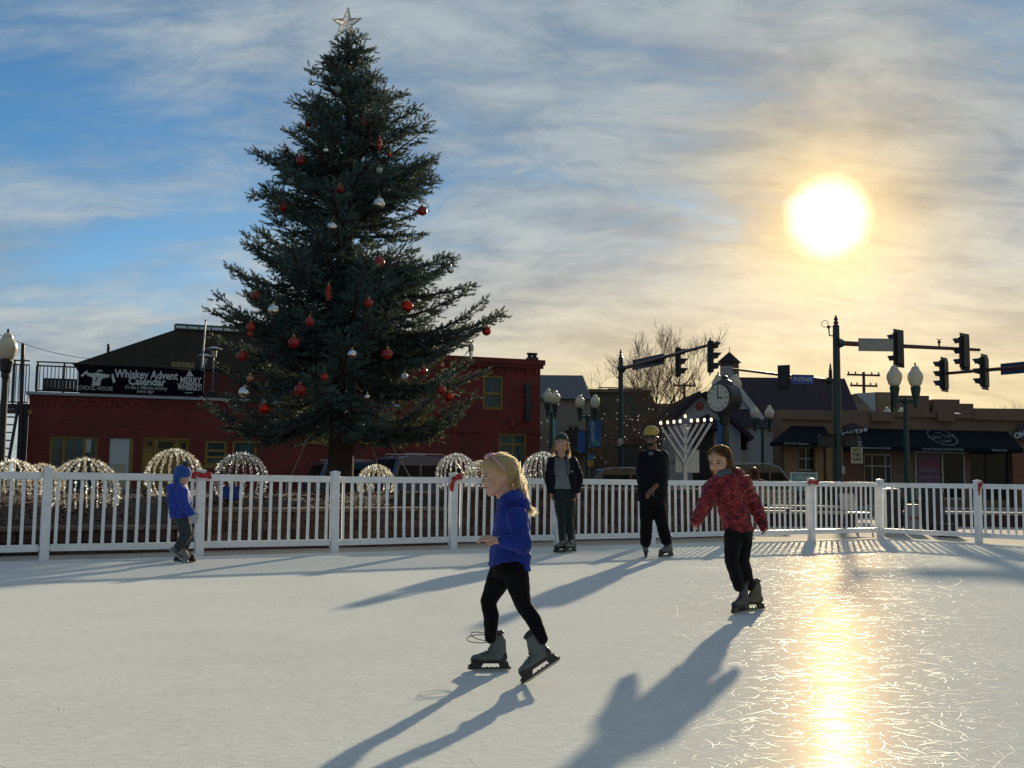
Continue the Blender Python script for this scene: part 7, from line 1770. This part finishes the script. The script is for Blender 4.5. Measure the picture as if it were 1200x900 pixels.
    def comb(rg):
        a = Vector((rg.uniform(-0.6, 0.80), rg.uniform(-1, 1), rg.uniform(-0.15, 1.0)))
        if a.length < 0.2: return None
        a.normalize()
        if a.x > 0.62 and a.z < 0.62: return None
        if a.x > 0.30 and a.z < 0.25: return None
        s = 1.03 + rg.random() * 0.05; g = Vector(gather) + Vector((0, rg.uniform(-.3, .3), rg.uniform(-.3, .35)))
        return [scalp(h, slerp_dir(a, g, t), s + 0.03 * sin(t * 3)) for t in (0, 0.25, 0.5, 0.75, 1)]
    strands(h, hb, hm, 650, 3, comb, 0.0020, 'hair_locks')
    def fly(rg):
        q = rg.uniform(0.03, 0.24) * rg.random(); a = Vector((rg.uniform(-1.0, 0.35), rg.uniform(-.8, .8), rg.uniform(-0.3, 1.0))).normalized(); e = (a + Vector((-0.9, rg.uniform(-.3, .3), rg.uniform(-.7, .2)))).normalized()
        return [scalp(h, slerp_dir(a, e, t), 1.05 + t * q) for t in (0, 0.3, 0.6, 1)]
    strands(h, hb, hm, 700, 8, fly, 0.0012, 'flyaway_hair')
    def loose(rg):
        a = Vector((rg.uniform(-1.0, 0.1), rg.uniform(-.9, .9), rg.uniform(-0.3, 1.0))).normalized(); e = (a + Vector((-1.3, 0, -0.5))).normalized(); f = rg.random(); end = J(606 + 13 * f + rg.gauss(0, 2), 562 + 28 * f + rg.gauss(0, 4), dd + rg.gauss(0, 0.03))
        p0, p1, p2 = scalp(h, a, 1.04), scalp(h, slerp_dir(a, e, 0.5), 1.07), scalp(h, e, 1.09); return [p0, p1, p2, p2.lerp(end, 0.6) + Vector((0, 0, 0.006)), end]
    strands(h, hb, hm, 520, 12, loose, 0.0013, 'loose_hair')
    pa = scalp(h, Vector((-0.92, 0, -0.35)), 1.0); pb = J(612, 585, dd); pc = J(617, 596, dd - 0.02); pe = J(623, 598.5, dd - 0.03)
    def tail(rg):
        j = lambda s: Vector((rg.gauss(0, s), rg.gauss(0, s), rg.gauss(0, s)))
        return [pa + j(0.020), pa.lerp(pb, 0.5) + j(0.014) + Vector((0.01, 0, 0)), pb + j(0.010), pc + j(0.008), pe + j(0.010) + (pe - pc) * rg.uniform(-.4, .5)]
    strands(h, hb, hm, 260, 5, tail, 0.0021, 'ponytail')
    pk = mat('pink_band', (0.62, 0.36, 0.38), 0.6)
    arc = [h.p(-0.07 + 0.24 * sin(t), 0.392 * cos(t), 0.11 + 0.425 * sin(t)) for t in np.linspace(-0.05, pi + 0.05, 17)]
    hbnd = MB().tube(arc, 0.0048, 6).build('headband', pk, P, True)
    for k, off in enumerate(((0.19, 0.02, 0.53), (0.13, 0.10, 0.545), (0.25, 0.09, 0.495))): MB().sphere(h.p(*off), (0.017, 0.014, 0.012), 10, 6).build('band_flower', pk, hbnd, True)
    return P
girl_blond()

# ---- the girl in the red coat
def girl_red():
    dd = 8.35; P = thing('person', 'dark-haired child in a patterned red coat skating left with arms low', 'person', (0, 0, 0), 0)
    sk = skin('skin_light', (0.50, 0.30, 0.20)); coat = cloth('red_print_coat', (0.20, 0.012, 0.018), 0.1, 0.6, 0.15, 60, 0.2)
    nt = coat.node_tree; N, L = nt.nodes, nt.links; bs = N['Principled BSDF']; tc = N.new('ShaderNodeTexCoord'); mp = N.new('ShaderNodeMapping'); mp.inputs['Scale'].default_value = (1, 1, 1.7); L.new(tc.outputs['Object'], mp.inputs[0])
    n1 = N.new('ShaderNodeTexNoise'); n1.inputs['Scale'].default_value = 17; n1.inputs['Detail'].default_value = 3; n1.inputs['Distortion'].default_value = 1.2; L.new(mp.outputs[0], n1.inputs['Vector'])
    cr = N.new('ShaderNodeValToRGB'); L.new(n1.outputs[0], cr.inputs[0]); el = cr.color_ramp.elements; el[0].position = 0.36; el[0].color = (0.040, 0.003, 0.010, 1); el[1].position = 0.46; el[1].color = (0.155, 0.007, 0.014, 1)
    for p, c in ((0.57, (0.20, 0.010, 0.016, 1)), (0.61, (0.34, 0.075, 0.075, 1)), (0.66, (0.18, 0.009, 0.016, 1))): e = el.new(p); e.color = c
    L.new(cr.outputs[0], bs.inputs['Base Color'])
    h = Head(J(843.5, 540, dd), 0.232, (-0.60, -0.74, -0.34), (-0.12, -0.1, 1))
    fw = Vector((-0.72, -0.69, 0)).normalized(); lt = UP.cross(fw)
    nk = J(852, 558, dd); pel = J(866, 622, dd)
    shR, elR, wrR = J(836, 568, dd + 0.03), J(826, 592, dd - 0.05), J(818, 607, dd - 0.10)
    shL, elL, wrL = J(870, 564, dd - 0.02), J(885, 592, dd + 0.02), J(893, 612, dd - 0.02)
    hp1, kn1, an1 = J(860, 626, dd - 0.03), J(857, 656, dd - 0.10), J(866, 689, dd - 0.06)
    hp2, kn2, an2 = J(871, 626, dd + 0.05), J(870, 656, dd + 0.04), J(879, 688, dd + 0.12)
    b = Blob(); h.add(b); b.cap(h.p(-0.05, 0, -0.25), 0.045, nk, 0.05)
    b.rings([(nk, 0.07, 0.05), (J(854, 572, dd), 0.11, 0.07), (J(860, 600, dd), 0.10, 0.07), (pel, 0.10, 0.08)], lt, fw)
    for s, e, w in ((shR, elR, wrR), (shL, elL, wrL)): b.chain([s, e, w], [0.04, 0.032, 0.024])
    hand(b, wrR, (wrR - elR), Vector((0.9, -0.2, 0.1)), 0.125, 0.7, 0.03, 0.05, -1); hand(b, wrL, (wrL - elL), Vector((-0.9, -0.3, 0)), 0.125, 0.7, 0.03, 0.05, 1)
    for s, e, w in ((hp1, kn1, an1), (hp2, kn2, an2)): b.chain([s, e, w], [0.058, 0.036, 0.026])
    b.fuse('body', 0.0052, sk, P, 3)
    h.face(P, (0.02, 0.015, 0.01), (0.04, 0.025, 0.02), (0.40, 0.13, 0.12), 0.4, squint=0.35)
    t = Blob()
    t.rings([(J(851, 553, dd), 0.072, 0.075), (J(852, 560, dd), 0.108, 0.092), (J(855, 576, dd), 0.126, 0.105), (J(859, 598, dd), 0.120, 0.105), (J(864, 615, dd), 0.122, 0.108), (J(865, 622.5, dd), 0.120, 0.106)], lt, fw, 28)
    t.chain([shR, elR, wrR + (wrR - elR) * 0.35], [0.066, 0.060, 0.046]); t.chain([shL, elL, wrL + (wrL - elL) * 0.20], [0.066, 0.058, 0.044])
    t.ell(J(862, 556, dd + 0.05), (0.085, 0.10, 0.06)); 
    t.fuse('coat', 0.008, coat, P, 4, 0.042, 0.055)
    MB().lathe([(0.056, -0.02), (0.066, 0.0), (0.066, 0.035), (0.054, 0.04)], 18, J(848.5, 556, dd - 0.02), Matrix.Rotation(-0.2, 3, 'Y')).build('collar_lining', cloth('grey_lining', (0.07, 0.09, 0.12)), P, True)
    pants = cloth('dark_leggings', (0.010, 0.010, 0.013), 0.2, 0.8, 0.1); l = Blob(); l.rings([(J(863, 612, dd), 0.11, 0.085), (pel, 0.115, 0.09), (J(866, 630, dd), 0.10, 0.085)], lt, fw)
    for s, e, w in ((hp1, kn1, an1), (hp2, kn2, an2)): l.chain([s, s.lerp(e, .5), e, e.lerp(w, .4), e.lerp(w, .96)], [0.080, 0.070, 0.056, 0.052, 0.042])
    l.fuse('leggings', 0.007, pants, P, 4, 0.012, 0.04)
    skate(P, Vector((an1.x + 0.02, an1.y, 0)), (-0.66, -0.75, 0), 0.24, vox=0.008, boot=(0.05, 0.06, 0.063)); skate(P, Vector((an2.x + 0.02, an2.y, 0)), (-0.92, -0.38, 0), 0.24, vox=0.008, boot=(0.12, 0.10, 0.07))
    hm = hair_mat('dark_brown_hair', (0.035, 0.018, 0.012), (0.55, 0.34, 0.13))
    c = Blob()
    for x, y, z, r in ((-0.10, 0, 0.17, (0.43, 0.39, 0.37)), (-0.26, 0, -0.05, (0.26, 0.34, 0.36)), (-0.20, 0, -0.38, (0.22, 0.42, 0.30)), (-0.02, 0.36, -0.16, (0.15, 0.08, 0.42)), (-0.02, -0.36, -0.16, (0.13, 0.07, 0.40)), (-0.10, 0.30, -0.52, (0.2, 0.18, 0.2))): c.ell(h.p(x, y, z), [q * h.H for q in r], h.R)
    hb = c.fuse('hair', 0.006, hm, P, 3, 0.008, 0.015)
    def fall(rg):
        a = Vector((rg.uniform(-0.9, 0.75), rg.uniform(-1, 1), rg.uniform(-0.1, 1))).normalized()
        if a.x > 0.5 and a.z < 0.55: return None
        sy = 1 if a.y > 0 else -1; g = Vector((-0.45 + rg.uniform(-.4, .25), sy * 0.8, -0.35)).normalized(); g = slerp_dir(a, g, 0.9); s = 1.04 + rg.random() * 0.06
        pts = [scalp(h, slerp_dir(a, g, t), s) for t in (0, 0.35, 0.7, 1)]; dn = Vector((rg.uniform(-.01, .05), rg.uniform(-.01, .03), -1)) * rg.uniform(0.05, 0.13); return pts + [pts[-1] + dn * 0.55, pts[-1] + dn]
    strands(h, hb, hm, 620, 6, fall, 0.0028, 'hair_locks')
girl_red()

# ---- the woman
def woman():
    dd = 14.75; P = thing('person', 'woman in a green beanie and open dark jacket standing on the ice', 'person', (0, 0, 0), 0)
    sk = skin('skin_rosy', (0.52, 0.29, 0.20)); jk = cloth('dark_navy_jacket', (0.007, 0.008, 0.015), 0.3, 0.6, 0.2); sh_m = cloth('grey_tee', (0.16, 0.185, 0.20), 0.12); jn = cloth('dark_green_jeans', (0.012, 0.020, 0.022), 0.2)
    h = Head(J(657.5, 519, dd), 0.248, (-0.10, -1, 0.16)); fw = Vector((-0.12, -0.99, 0)).normalized(); lt = UP.cross(fw)
    nk = J(658, 535, dd); pel = J(661, 577, dd)
    A = {}
    for s, k in (((645.5, 542.5), 'r'), ((672.5, 542.5), 'l')): A[k] = J(s[0] + (1.0 if k == 'r' else -1.0), s[1] - 2, dd)
    el = {'r': J(642.5, 561, dd + 0.03), 'l': J(679.5, 560, dd + 0.03)}; wr = {'r': J(645.5, 577.5, dd - 0.05), 'l': J(676.5, 576, dd - 0.05)}
    hp = {'r': J(655.5, 582, dd), 'l': J(667, 582, dd)}; kn = {'r': J(658, 609, dd - 0.06), 'l': J(667, 608, dd - 0.02)}; an = {'r': J(658.5, 634, dd - 0.02), 'l': J(669, 633, dd + 0.05)}
    b = Blob(); h.add(b); b.cap(h.p(-0.05, 0, -0.25), 0.052, nk, 0.055); b.rings([(J(658, 541, dd), 0.14, 0.07), (J(659, 555, dd), 0.14, 0.09), (pel, 0.14, 0.10), (J(661, 585, dd), 0.11, 0.09)], lt, fw)
    for k, sg in (('r', -1), ('l', 1)):
        b.chain([A[k], el[k], wr[k]], [0.048, 0.04, 0.03]); hand(b, wr[k], Vector((0.15 * -sg, -0.25, -1)), Vector((-sg * 0.8, -0.3, 0)), 0.172, 0.6, 0.03, 0.052, sg); b.chain([hp[k], kn[k], an[k]], [0.08, 0.055, 0.042])
    b.fuse('body', 0.0068, sk, P, 3); h.face(P, (0.04, 0.03, 0.02), (0.12, 0.07, 0.04), (0.42, 0.14, 0.13), 1.0, squint=0.4)
    t = Blob(); t.rings([(J(658, 538, dd), 0.10, 0.07), (J(658.5, 545, dd), 0.15, 0.10), (J(659, 556, dd), 0.165, 0.125), (J(659.5, 573, dd), 0.172, 0.13)], lt, fw); t.fuse('tee_shirt', 0.008, sh_m, P, 3, 0.012, 0.06)
    j = Blob(); R = []
    for c, a, q, gap in ((J(658, 534.5, dd), 0.095, 0.085, 0.60), (J(658.5, 539.5, dd), 0.175, 0.115, 0.50), (J(659, 556, dd), 0.20, 0.145, 0.50), (J(660, 568, dd), 0.205, 0.15, 0.62), (J(660, 578, dd), 0.21, 0.152, 0.75)):
        ring = []; n = 26
        for i in range(n + 1): th = gap + (2 * pi - 2 * gap) * i / n; ring.append(c + fw * (q * cos(th)) + lt * (a * sin(th)))
        for i in range(n, -1, -1): th = gap + (2 * pi - 2 * gap) * i / n; ring.append(c + fw * ((q - 0.028) * cos(th)) + lt * ((a - 0.028) * sin(th)))
        R.append(ring)
    j.loft(R)
    for k in ('r', 'l'): j.chain([A[k], el[k], wr[k] + (el[k] - wr[k]) * 0.04], [0.066, 0.058, 0.042])
    j.chain([J(650, 539, dd - 0.07), J(658, 536, dd + 0.10), J(667, 539, dd - 0.07)], [0.03, 0.045, 0.03]); j.fuse('jacket', 0.0085, jk, P, 3, 0.02, 0.07)
    hd = MB()
    for x0, x1 in ((652, 650.5), (665, 667)): hd.tube([J(x0, 536, dd - 0.10), J((x0 + x1) / 2, 546, dd - 0.17), J(x1, 556, dd - 0.175)], [0.018, 0.022, 0.010], 8)
    hd.build('hood_edge', cloth('grey_violet_knit', (0.10, 0.10, 0.13)), P, True)
    MB().tube([J(669, 553, dd - 0.165), J(671.5, 552, dd - 0.16)], 0.006, 5).build('jacket_logo', mat('pale_logo', (0.5, 0.5, 0.52), 0.5), P)
    l = Blob(); l.rings([(J(660, 568, dd), 0.155, 0.11), (pel, 0.165, 0.118), (J(661, 586, dd), 0.15, 0.11)], lt, fw)
    for k in ('r', 'l'): l.chain([hp[k], hp[k].lerp(kn[k], .5), kn[k], kn[k].lerp(an[k], .4), kn[k].lerp(an[k], .93)], [0.096, 0.084, 0.064, 0.058, 0.046])
    l.fuse('jeans', 0.009, jn, P, 4, 0.014, 0.05)
    skate(P, Vector((an['r'].x, an['r'].y, 0)), (-0.62, -0.78, 0), 0.295, vox=0.010, boot=(0.13, 0.155, 0.16)); skate(P, Vector((an['l'].x, an['l'].y, 0)), (-0.55, -0.83, 0), 0.295, vox=0.010, boot=(0.13, 0.155, 0.16))
    gm = cloth('green_knit', (0.014, 0.035, 0.030), 0.3, 0.9, 0.3, 90, 0.6); c = Blob(); c.ell(h.p(-0.06, 0, 0.24), [q * h.H for q in (0.47, 0.41, 0.37)], h.R); c.v = [v for v in c.v]; c.rings([(h.p(-0.03, 0, 0.13), 0.42 * h.H, 0.47 * h.H), (h.p(-0.03, 0, 0.25), 0.42 * h.H, 0.475 * h.H)], h.l, h.f, 24, 2.0)
    q = c.fuse('beanie', 0.008, gm, P, 2)
    # trim the hat so that it ends at the brow
    bm = bmesh.new(); bm.from_mesh(q.data); bmesh.ops.bisect_plane(bm, geom=bm.verts[:] + bm.edges[:] + bm.faces[:], plane_co=h.p(0.3, 0, 0.13), plane_no=(h.u - h.f * 0.12), clear_inner=True); bm.to_mesh(q.data); bm.free()
    hm = hair_mat('honey_hair', (0.24, 0.16, 0.09), (0.80, 0.66, 0.44)); c = Blob()
    for y in (-1, 1): c.chain([h.p(-0.08, y * 0.34, 0.1), h.p(-0.1, y * 0.40, -0.25), h.p(-0.02, y * 0.46, -0.62)], [0.07 * h.H, 0.11 * h.H, 0.05 * h.H])
    c.ell(h.p(-0.26, 0, -0.1), [q2 * h.H for q2 in (0.2, 0.36, 0.4)], h.R); hb = c.fuse('hair', 0.008, hm, P, 2, 0.008, 0.02)
    def fall(rg):
        y = rg.choice((-1, 1)); x = rg.uniform(-0.35, 0.08); return [h.p(x, y * rg.uniform(.3, .38), 0.1), h.p(x, y * rg.uniform(.38, .46), -0.2), h.p(x + 0.04, y * rg.uniform(.40, .56), -0.5), h.p(x + 0.08, y * rg.uniform(.38, .6), -rg.uniform(.6, .8))]
    strands(h, hb, hm, 160, 4, fall, 0.003, 'hair_locks')
woman()

# ---- the man
def man():
    dd = 14.05; P = thing('person', 'man in a yellow beanie and black clothes gliding beside the woman', 'person', (0, 0, 0), 0)
    sk = skin('skin_deep', (0.16, 0.075, 0.05)); arm_s = skin('skin_deep', (0.16, 0.075, 0.05)); jk = cloth('black_shirt', (0.006, 0.007, 0.011), 0.3, 0.7, 0.2); pt = cloth('black_jeans', (0.006, 0.006, 0.008), 0.25)
    h = Head(J(763, 512.5, dd), 0.257, (-0.32, -0.95, 0.0)); fw = Vector((-0.30, -0.95, 0)).normalized(); lt = UP.cross(fw)
    nk = J(765, 529, dd); pel = J(764, 582, dd)
    A = {'r': J(753.5, 535, dd), 'l': J(776.5, 534.5, dd)}; el = {'r': J(751, 559, dd + 0.06), 'l': J(778.5, 559, dd + 0.02)}; wr = {'r': J(754, 577, dd + 0.02), 'l': J(765.5, 572.5, dd - 0.20)}
    hp = {'r': J(758, 588, dd), 'l': J(770, 588, dd)}; kn = {'r': J(757.5, 615, dd - 0.03), 'l': J(775.5, 613, dd - 0.04)}; an = {'r': J(756.5, 639, dd + 0.0), 'l': J(781.5, 637, dd + 0.05)}
    b = Blob(); h.add(b); b.cap(h.p(-0.05, 0, -0.25), 0.06, nk, 0.066); b.rings([(J(765, 536, dd), 0.16, 0.08), (J(765, 552, dd), 0.16, 0.10), (pel, 0.14, 0.10), (J(764, 590, dd), 0.11, 0.09)], lt, fw)
    for k, sg in (('r', -1), ('l', 1)):
        b.chain([A[k], el[k], wr[k]], [0.055, 0.046, 0.033]); b.chain([hp[k], kn[k], an[k]], [0.085, 0.058, 0.045])
    hand(b, wr['l'], (J(757, 581, dd - 0.24) - wr['l']), Vector((0.1, 0.6, -0.7)), 0.19, 0.55, 0.04, 0.052, 1); hand(b, wr['r'], Vector((0, -0.2, -1)), Vector((0.9, -0.3, 0)), 0.185, 0.7, 0.03, 0.052, -1)
    b.fuse('body', 0.007, sk, P, 3); h.face(P, (0.015, 0.01, 0.01), (0.02, 0.015, 0.012), (0.20, 0.07, 0.06), 1.0, glasses=True)
    bd = Blob(); bd.ell(h.p(0.25, 0, -0.38), [q * h.H for q in (0.15, 0.19, 0.12)], h.R); bd.cap(h.p(0.08, 0.26, -0.2), 0.05 * h.H, h.p(0.22, 0.14, -0.38), 0.06 * h.H); bd.cap(h.p(0.08, -0.26, -0.2), 0.05 * h.H, h.p(0.22, -0.14, -0.38), 0.06 * h.H); bd.fuse('beard', 0.007, mat('beard_black', (0.012, 0.009, 0.008), 0.9, var=0.4, scale=60, bump=0.6, bscale=150), P, 2)
    t = Blob(); t.rings([(J(765, 527.5, dd), 0.085, 0.08), (J(765, 533, dd), 0.18, 0.11), (J(765, 550, dd), 0.215, 0.14), (J(765, 570, dd), 0.205, 0.145), (J(764.5, 587, dd), 0.20, 0.145)], lt, fw)
    t.chain([A['r'], el['r'], wr['r']], [0.085, 0.07, 0.052]); t.chain([A['l'], el['l'], el['l'].lerp(wr['l'], 0.18)], [0.085, 0.074, 0.064])
    t.chain([J(757, 531, dd - 0.08), J(765, 528, dd + 0.08), J(773, 531, dd - 0.08)], [0.028, 0.04, 0.028]); t.fuse('shirt', 0.0085, jk, P, 3, 0.022, 0.07)
    MB().box(J(763, 531.5, dd - 0.10), (0.07, 0.02, 0.05), None, 0.008).build('undershirt', cloth('blue_grey_tee', (0.10, 0.13, 0.17)), P)
    l = Blob(); l.rings([(J(764, 576, dd), 0.16, 0.115), (pel, 0.17, 0.12), (J(764, 592, dd), 0.16, 0.115)], lt, fw)
    for k in ('r', 'l'): l.chain([hp[k], hp[k].lerp(kn[k], .5), kn[k], kn[k].lerp(an[k], .4), kn[k].lerp(an[k], .84)], [0.105, 0.098, 0.084, 0.084, 0.078])
    l.fuse('jeans', 0.009, pt, P, 4, 0.018, 0.06)
    skate(P, Vector((an['r'].x, an['r'].y, 0)), (-0.06, -1, 0), 0.285, vox=0.010, boot=(0.12, 0.135, 0.14)); skate(P, Vector((an['l'].x, an['l'].y, 0)), (-0.70, -0.70, 0), 0.285, vox=0.010, boot=(0.12, 0.135, 0.14))
    ym = cloth('mustard_knit', (0.42, 0.30, 0.055), 0.25, 0.9, 0.4, 90, 0.7); c = Blob(); c.ell(h.p(-0.09, 0, 0.24), [q * h.H for q in (0.50, 0.43, 0.40)], h.R); c.rings([(h.p(-0.04, 0, 0.12), 0.425 * h.H, 0.475 * h.H), (h.p(-0.04, 0, 0.25), 0.425 * h.H, 0.48 * h.H)], h.l, h.f, 24, 2.0); c.ell(h.p(-0.34, 0, 0.0), [q * h.H for q in (0.16, 0.30, 0.26)], h.R)
    q = c.fuse('beanie', 0.008, ym, P, 2, 0.006, 0.02); bm = bmesh.new(); bm.from_mesh(q.data); bmesh.ops.bisect_plane(bm, geom=bm.verts[:] + bm.edges[:] + bm.faces[:], plane_co=h.p(0.4, 0, 0.07), plane_no=(h.u + h.f * 0.42), clear_inner=True); bm.to_mesh(q.data); bm.free()
man()

# ---- the small child at the left fence
def boy():
    dd = 12.35; P = thing('person', 'small child in a blue jacket and bobble hat skating right along the fence', 'person', (0, 0, 0), 0)
    sk = skin('skin_fair', (0.56, 0.33, 0.24)); bj = cloth('cobalt_jacket', (0.018, 0.05, 0.34), 0.25, 0.6, 0.2); gp = cloth('slate_trousers', (0.035, 0.045, 0.055), 0.25); ht = cloth('blue_fleece_hat', (0.02, 0.085, 0.33), 0.25, 0.9, 0.4, 90, 0.5)
    h = Head(J(214, 557, dd), 0.215, (0.93, -0.10, -0.34), (0.15, 0, 1)); fw = Vector((0.98, -0.18, 0)).normalized(); lt = UP.cross(fw)
    nk = J(211, 570, dd); pel = J(214, 607, dd)
    shR, elR, wrR = J(213, 577, dd - 0.12), J(217, 592, dd - 0.15), J(224, 603, dd - 0.16); shL, elL, wrL = J(212, 577, dd + 0.12), J(214, 592, dd + 0.16), J(223, 600, dd + 0.15)
    hp1, kn1, an1 = J(214, 609, dd - 0.055), J(218, 626, dd - 0.06), J(210, 641, dd - 0.07); hp2, kn2, an2 = J(214, 609, dd + 0.055), J(221, 626, dd + 0.06), J(215, 643, dd + 0.05)
    b = Blob(); h.add(b); b.cap(h.p(-0.05, 0, -0.25), 0.045, nk, 0.05); b.rings([(J(211, 574, dd), 0.09, 0.06), (J(212, 588, dd), 0.10, 0.075), (pel, 0.10, 0.08)], lt, fw)
    for s, e, w in ((shR, elR, wrR), (shL, elL, wrL)): b.chain([s, e, w], [0.04, 0.032, 0.024])
    hand(b, wrR, (wrR - elR), Vector((-0.2, 0.9, -0.2)), 0.11, 0.4, 0.03, 0.055, -1); hand(b, wrL, (wrL - elL), Vector((-0.2, -0.9, -0.2)), 0.11, 0.4, 0.03, 0.055, 1)
    for s, e, w in ((hp1, kn1, an1), (hp2, kn2, an2)): b.chain([s, e, w], [0.06, 0.045, 0.034])
    b.fuse('body', 0.0065, sk, P, 3); h.face(P, squint=0.5)
    t = Blob(); t.rings([(J(210, 567, dd), 0.075, 0.07), (J(209, 572, dd), 0.13, 0.10), (J(209.5, 583, dd), 0.155, 0.125), (J(212, 597, dd), 0.15, 0.128), (J(213, 607, dd), 0.15, 0.125)], lt, fw); t.ell(J(203, 572, dd), (0.09, 0.10, 0.06))
    t.chain([shR, elR, wrR], [0.075, 0.065, 0.05]); t.chain([shL, elL, wrL], [0.075, 0.065, 0.05]); t.fuse('jacket', 0.008, bj, P, 4, 0.024, 0.06)
    mt = cloth('pale_mitten', (0.42, 0.44, 0.45), 0.15)
    for w, e, sg in ((wrR, elR, 1), (wrL, elL, -1)):
        d = (w - e).normalized(); m = Blob(); m.cap(w, 0.046, w + d * 0.085, 0.042); m.cap(w + d * 0.02, 0.03, w + d * 0.06 + Vector((0.045, 0, 0.01)), 0.020); m.fuse('mitten', 0.007, mt, P, 3)
    l = Blob(); l.rings([(J(213, 600, dd), 0.12, 0.095), (pel, 0.125, 0.10), (J(214, 612, dd), 0.11, 0.095)], lt, fw)
    for s, e, w in ((hp1, kn1, an1), (hp2, kn2, an2)): l.chain([s, s.lerp(e, .5), e, e.lerp(w, .4), w], [0.09, 0.084, 0.074, 0.066, 0.06])
    l.fuse('trousers', 0.008, gp, P, 4, 0.016, 0.05)
    skate(P, an1 + Vector((-0.03, 0, -0.2)), (0.80, -0.12, -0.52), 0.25, (0.5, 0, 0.85), vox=0.009, boot=(0.21, 0.19, 0.155), blade=(0.6, 0.6, 0.58), tall=0.72, dark=(0.20, 0.20, 0.19)); skate(P, Vector((an2.x, an2.y, 0)), (0.98, -0.18, 0), 0.25, vox=0.009, boot=(0.21, 0.19, 0.155), blade=(0.6, 0.6, 0.58), tall=0.72)
    c = Blob(); c.ell(h.p(-0.06, 0, 0.17), [q * h.H for q in (0.50, 0.43, 0.43)], h.R); c.ell(h.p(-0.16, 0, -0.12), [q * h.H for q in (0.34, 0.40, 0.34)], h.R); c.ell(h.p(-0.12, 0, -0.42), [q * h.H for q in (0.30, 0.36, 0.14)], h.R); c.fuse('hooded_hat', 0.008, ht, P, 3, 0.01, 0.04)
    MB().sphere(h.p(-0.05, 0, 0.64), 0.042, 12, 8).build('bobble', cloth('dark_green_bobble', (0.012, 0.03, 0.022), 0.4, 0.95, 0.4, 120, 1.0), P, True)
boy()

# ---- person seated on the bench, seen from behind
def seated():
    x, y = 5.70, 24.10; P = thing('person', 'person with long dark hair seated on the bench behind the fence', 'person', (0, 0, 0), 0)
    sk = skin('skin_light', (0.50, 0.30, 0.20)); top = cloth('beige_coat', (0.16, 0.10, 0.07), 0.2); pt = cloth('dark_trousers', (0.02, 0.02, 0.025), 0.2)
    h = Head((x, y + 0.05, 1.245), 0.225, (-0.2, 0.97, -0.05)); fw = Vector((0, 1, 0)); lt = Vector((-1, 0, 0))
    b = Blob(); h.add(b); b.cap(h.p(-0.05, 0, -0.25), 0.055, (x, y, 1.08), 0.06); b.rings([((x, y, 1.05), 0.12, 0.07), ((x, y, 0.9), 0.14, 0.09), ((x, y, 0.55), 0.14, 0.10), ((x, y, 0.47), 0.13, 0.10)], lt, fw)
    t = Blob(); t.rings([((x, y, 1.10), 0.08, 0.075), ((x, y, 1.05), 0.18, 0.10), ((x, y, 0.92), 0.20, 0.13), ((x, y, 0.65), 0.19, 0.14), ((x, y, 0.46), 0.20, 0.15)], lt, fw); l = Blob()
    for s in (-1, 1):
        sh, e, w = Vector((x + s * 0.18, y, 1.02)), Vector((x + s * 0.24, y + 0.05, 0.76)), Vector((x + s * 0.12, y + 0.30, 0.64)); b.chain([sh, e, w], [0.045, 0.04, 0.03]); hand(b, w, Vector((-s * 0.5, 0.9, -0.1)), Vector((0, 0, -1)), 0.17, 0.6, 0.03, 0.05, s); t.chain([sh, e, w], [0.075, 0.065, 0.05])
        hp, k, a = Vector((x + s * 0.09, y + 0.05, 0.53)), Vector((x + s * 0.11, y + 0.47, 0.52)), Vector((x + s * 0.11, y + 0.50, 0.08)); b.chain([hp, k, a], [0.08, 0.055, 0.042]); l.chain([hp, k, a], [0.095, 0.075, 0.055])
        sh_ = Blob(); sh_.cap(a + Vector((0, -0.04, -0.05)), 0.048, a + Vector((0, 0.14, -0.065)), 0.038); sh_.v = [(p[0], p[1], max(p[2], -0.034)) for p in sh_.v]; sh_.fuse('shoe', 0.01, mat('shoe_black', (0.015, 0.015, 0.015), 0.5), P, 2)
    b.fuse('body', 0.010, sk, P, 3); h.face(P); t.fuse('coat', 0.011, top, P, 3, 0.02, 0.08); l.fuse('trousers', 0.011, pt, P, 3)
    hm = MATS['dark_brown_hair']; c = Blob(); c.ell(h.p(-0.08, 0, 0.14), [q * h.H for q in (0.45, 0.41, 0.42)], h.R); c.ell(h.p(-0.30, 0, -0.30), [q * h.H for q in (0.2, 0.40, 0.45)], h.R); c.ell(h.p(-0.34, 0, -0.75), [q * h.H for q in (0.16, 0.42, 0.4)], h.R); hb = c.fuse('hair', 0.010, hm, P, 2, 0.012, 0.03)
    def fall(rg):
        yy = rg.uniform(-.42, .42); return [h.p(-0.30 + 0.3 * yy * yy, yy * .9, 0.25), h.p(-0.52 + 0.8 * yy * yy, yy * 1.0, -0.1), h.p(-0.55 + 0.9 * yy * yy, yy * 1.1, -0.6), h.p(-0.54 + 0.8 * yy * yy, yy * 1.25, -rg.uniform(0.9, 1.2))]
    strands(h, hb, hm, 150, 4, fall, 0.004, 'hair_locks')
seated()
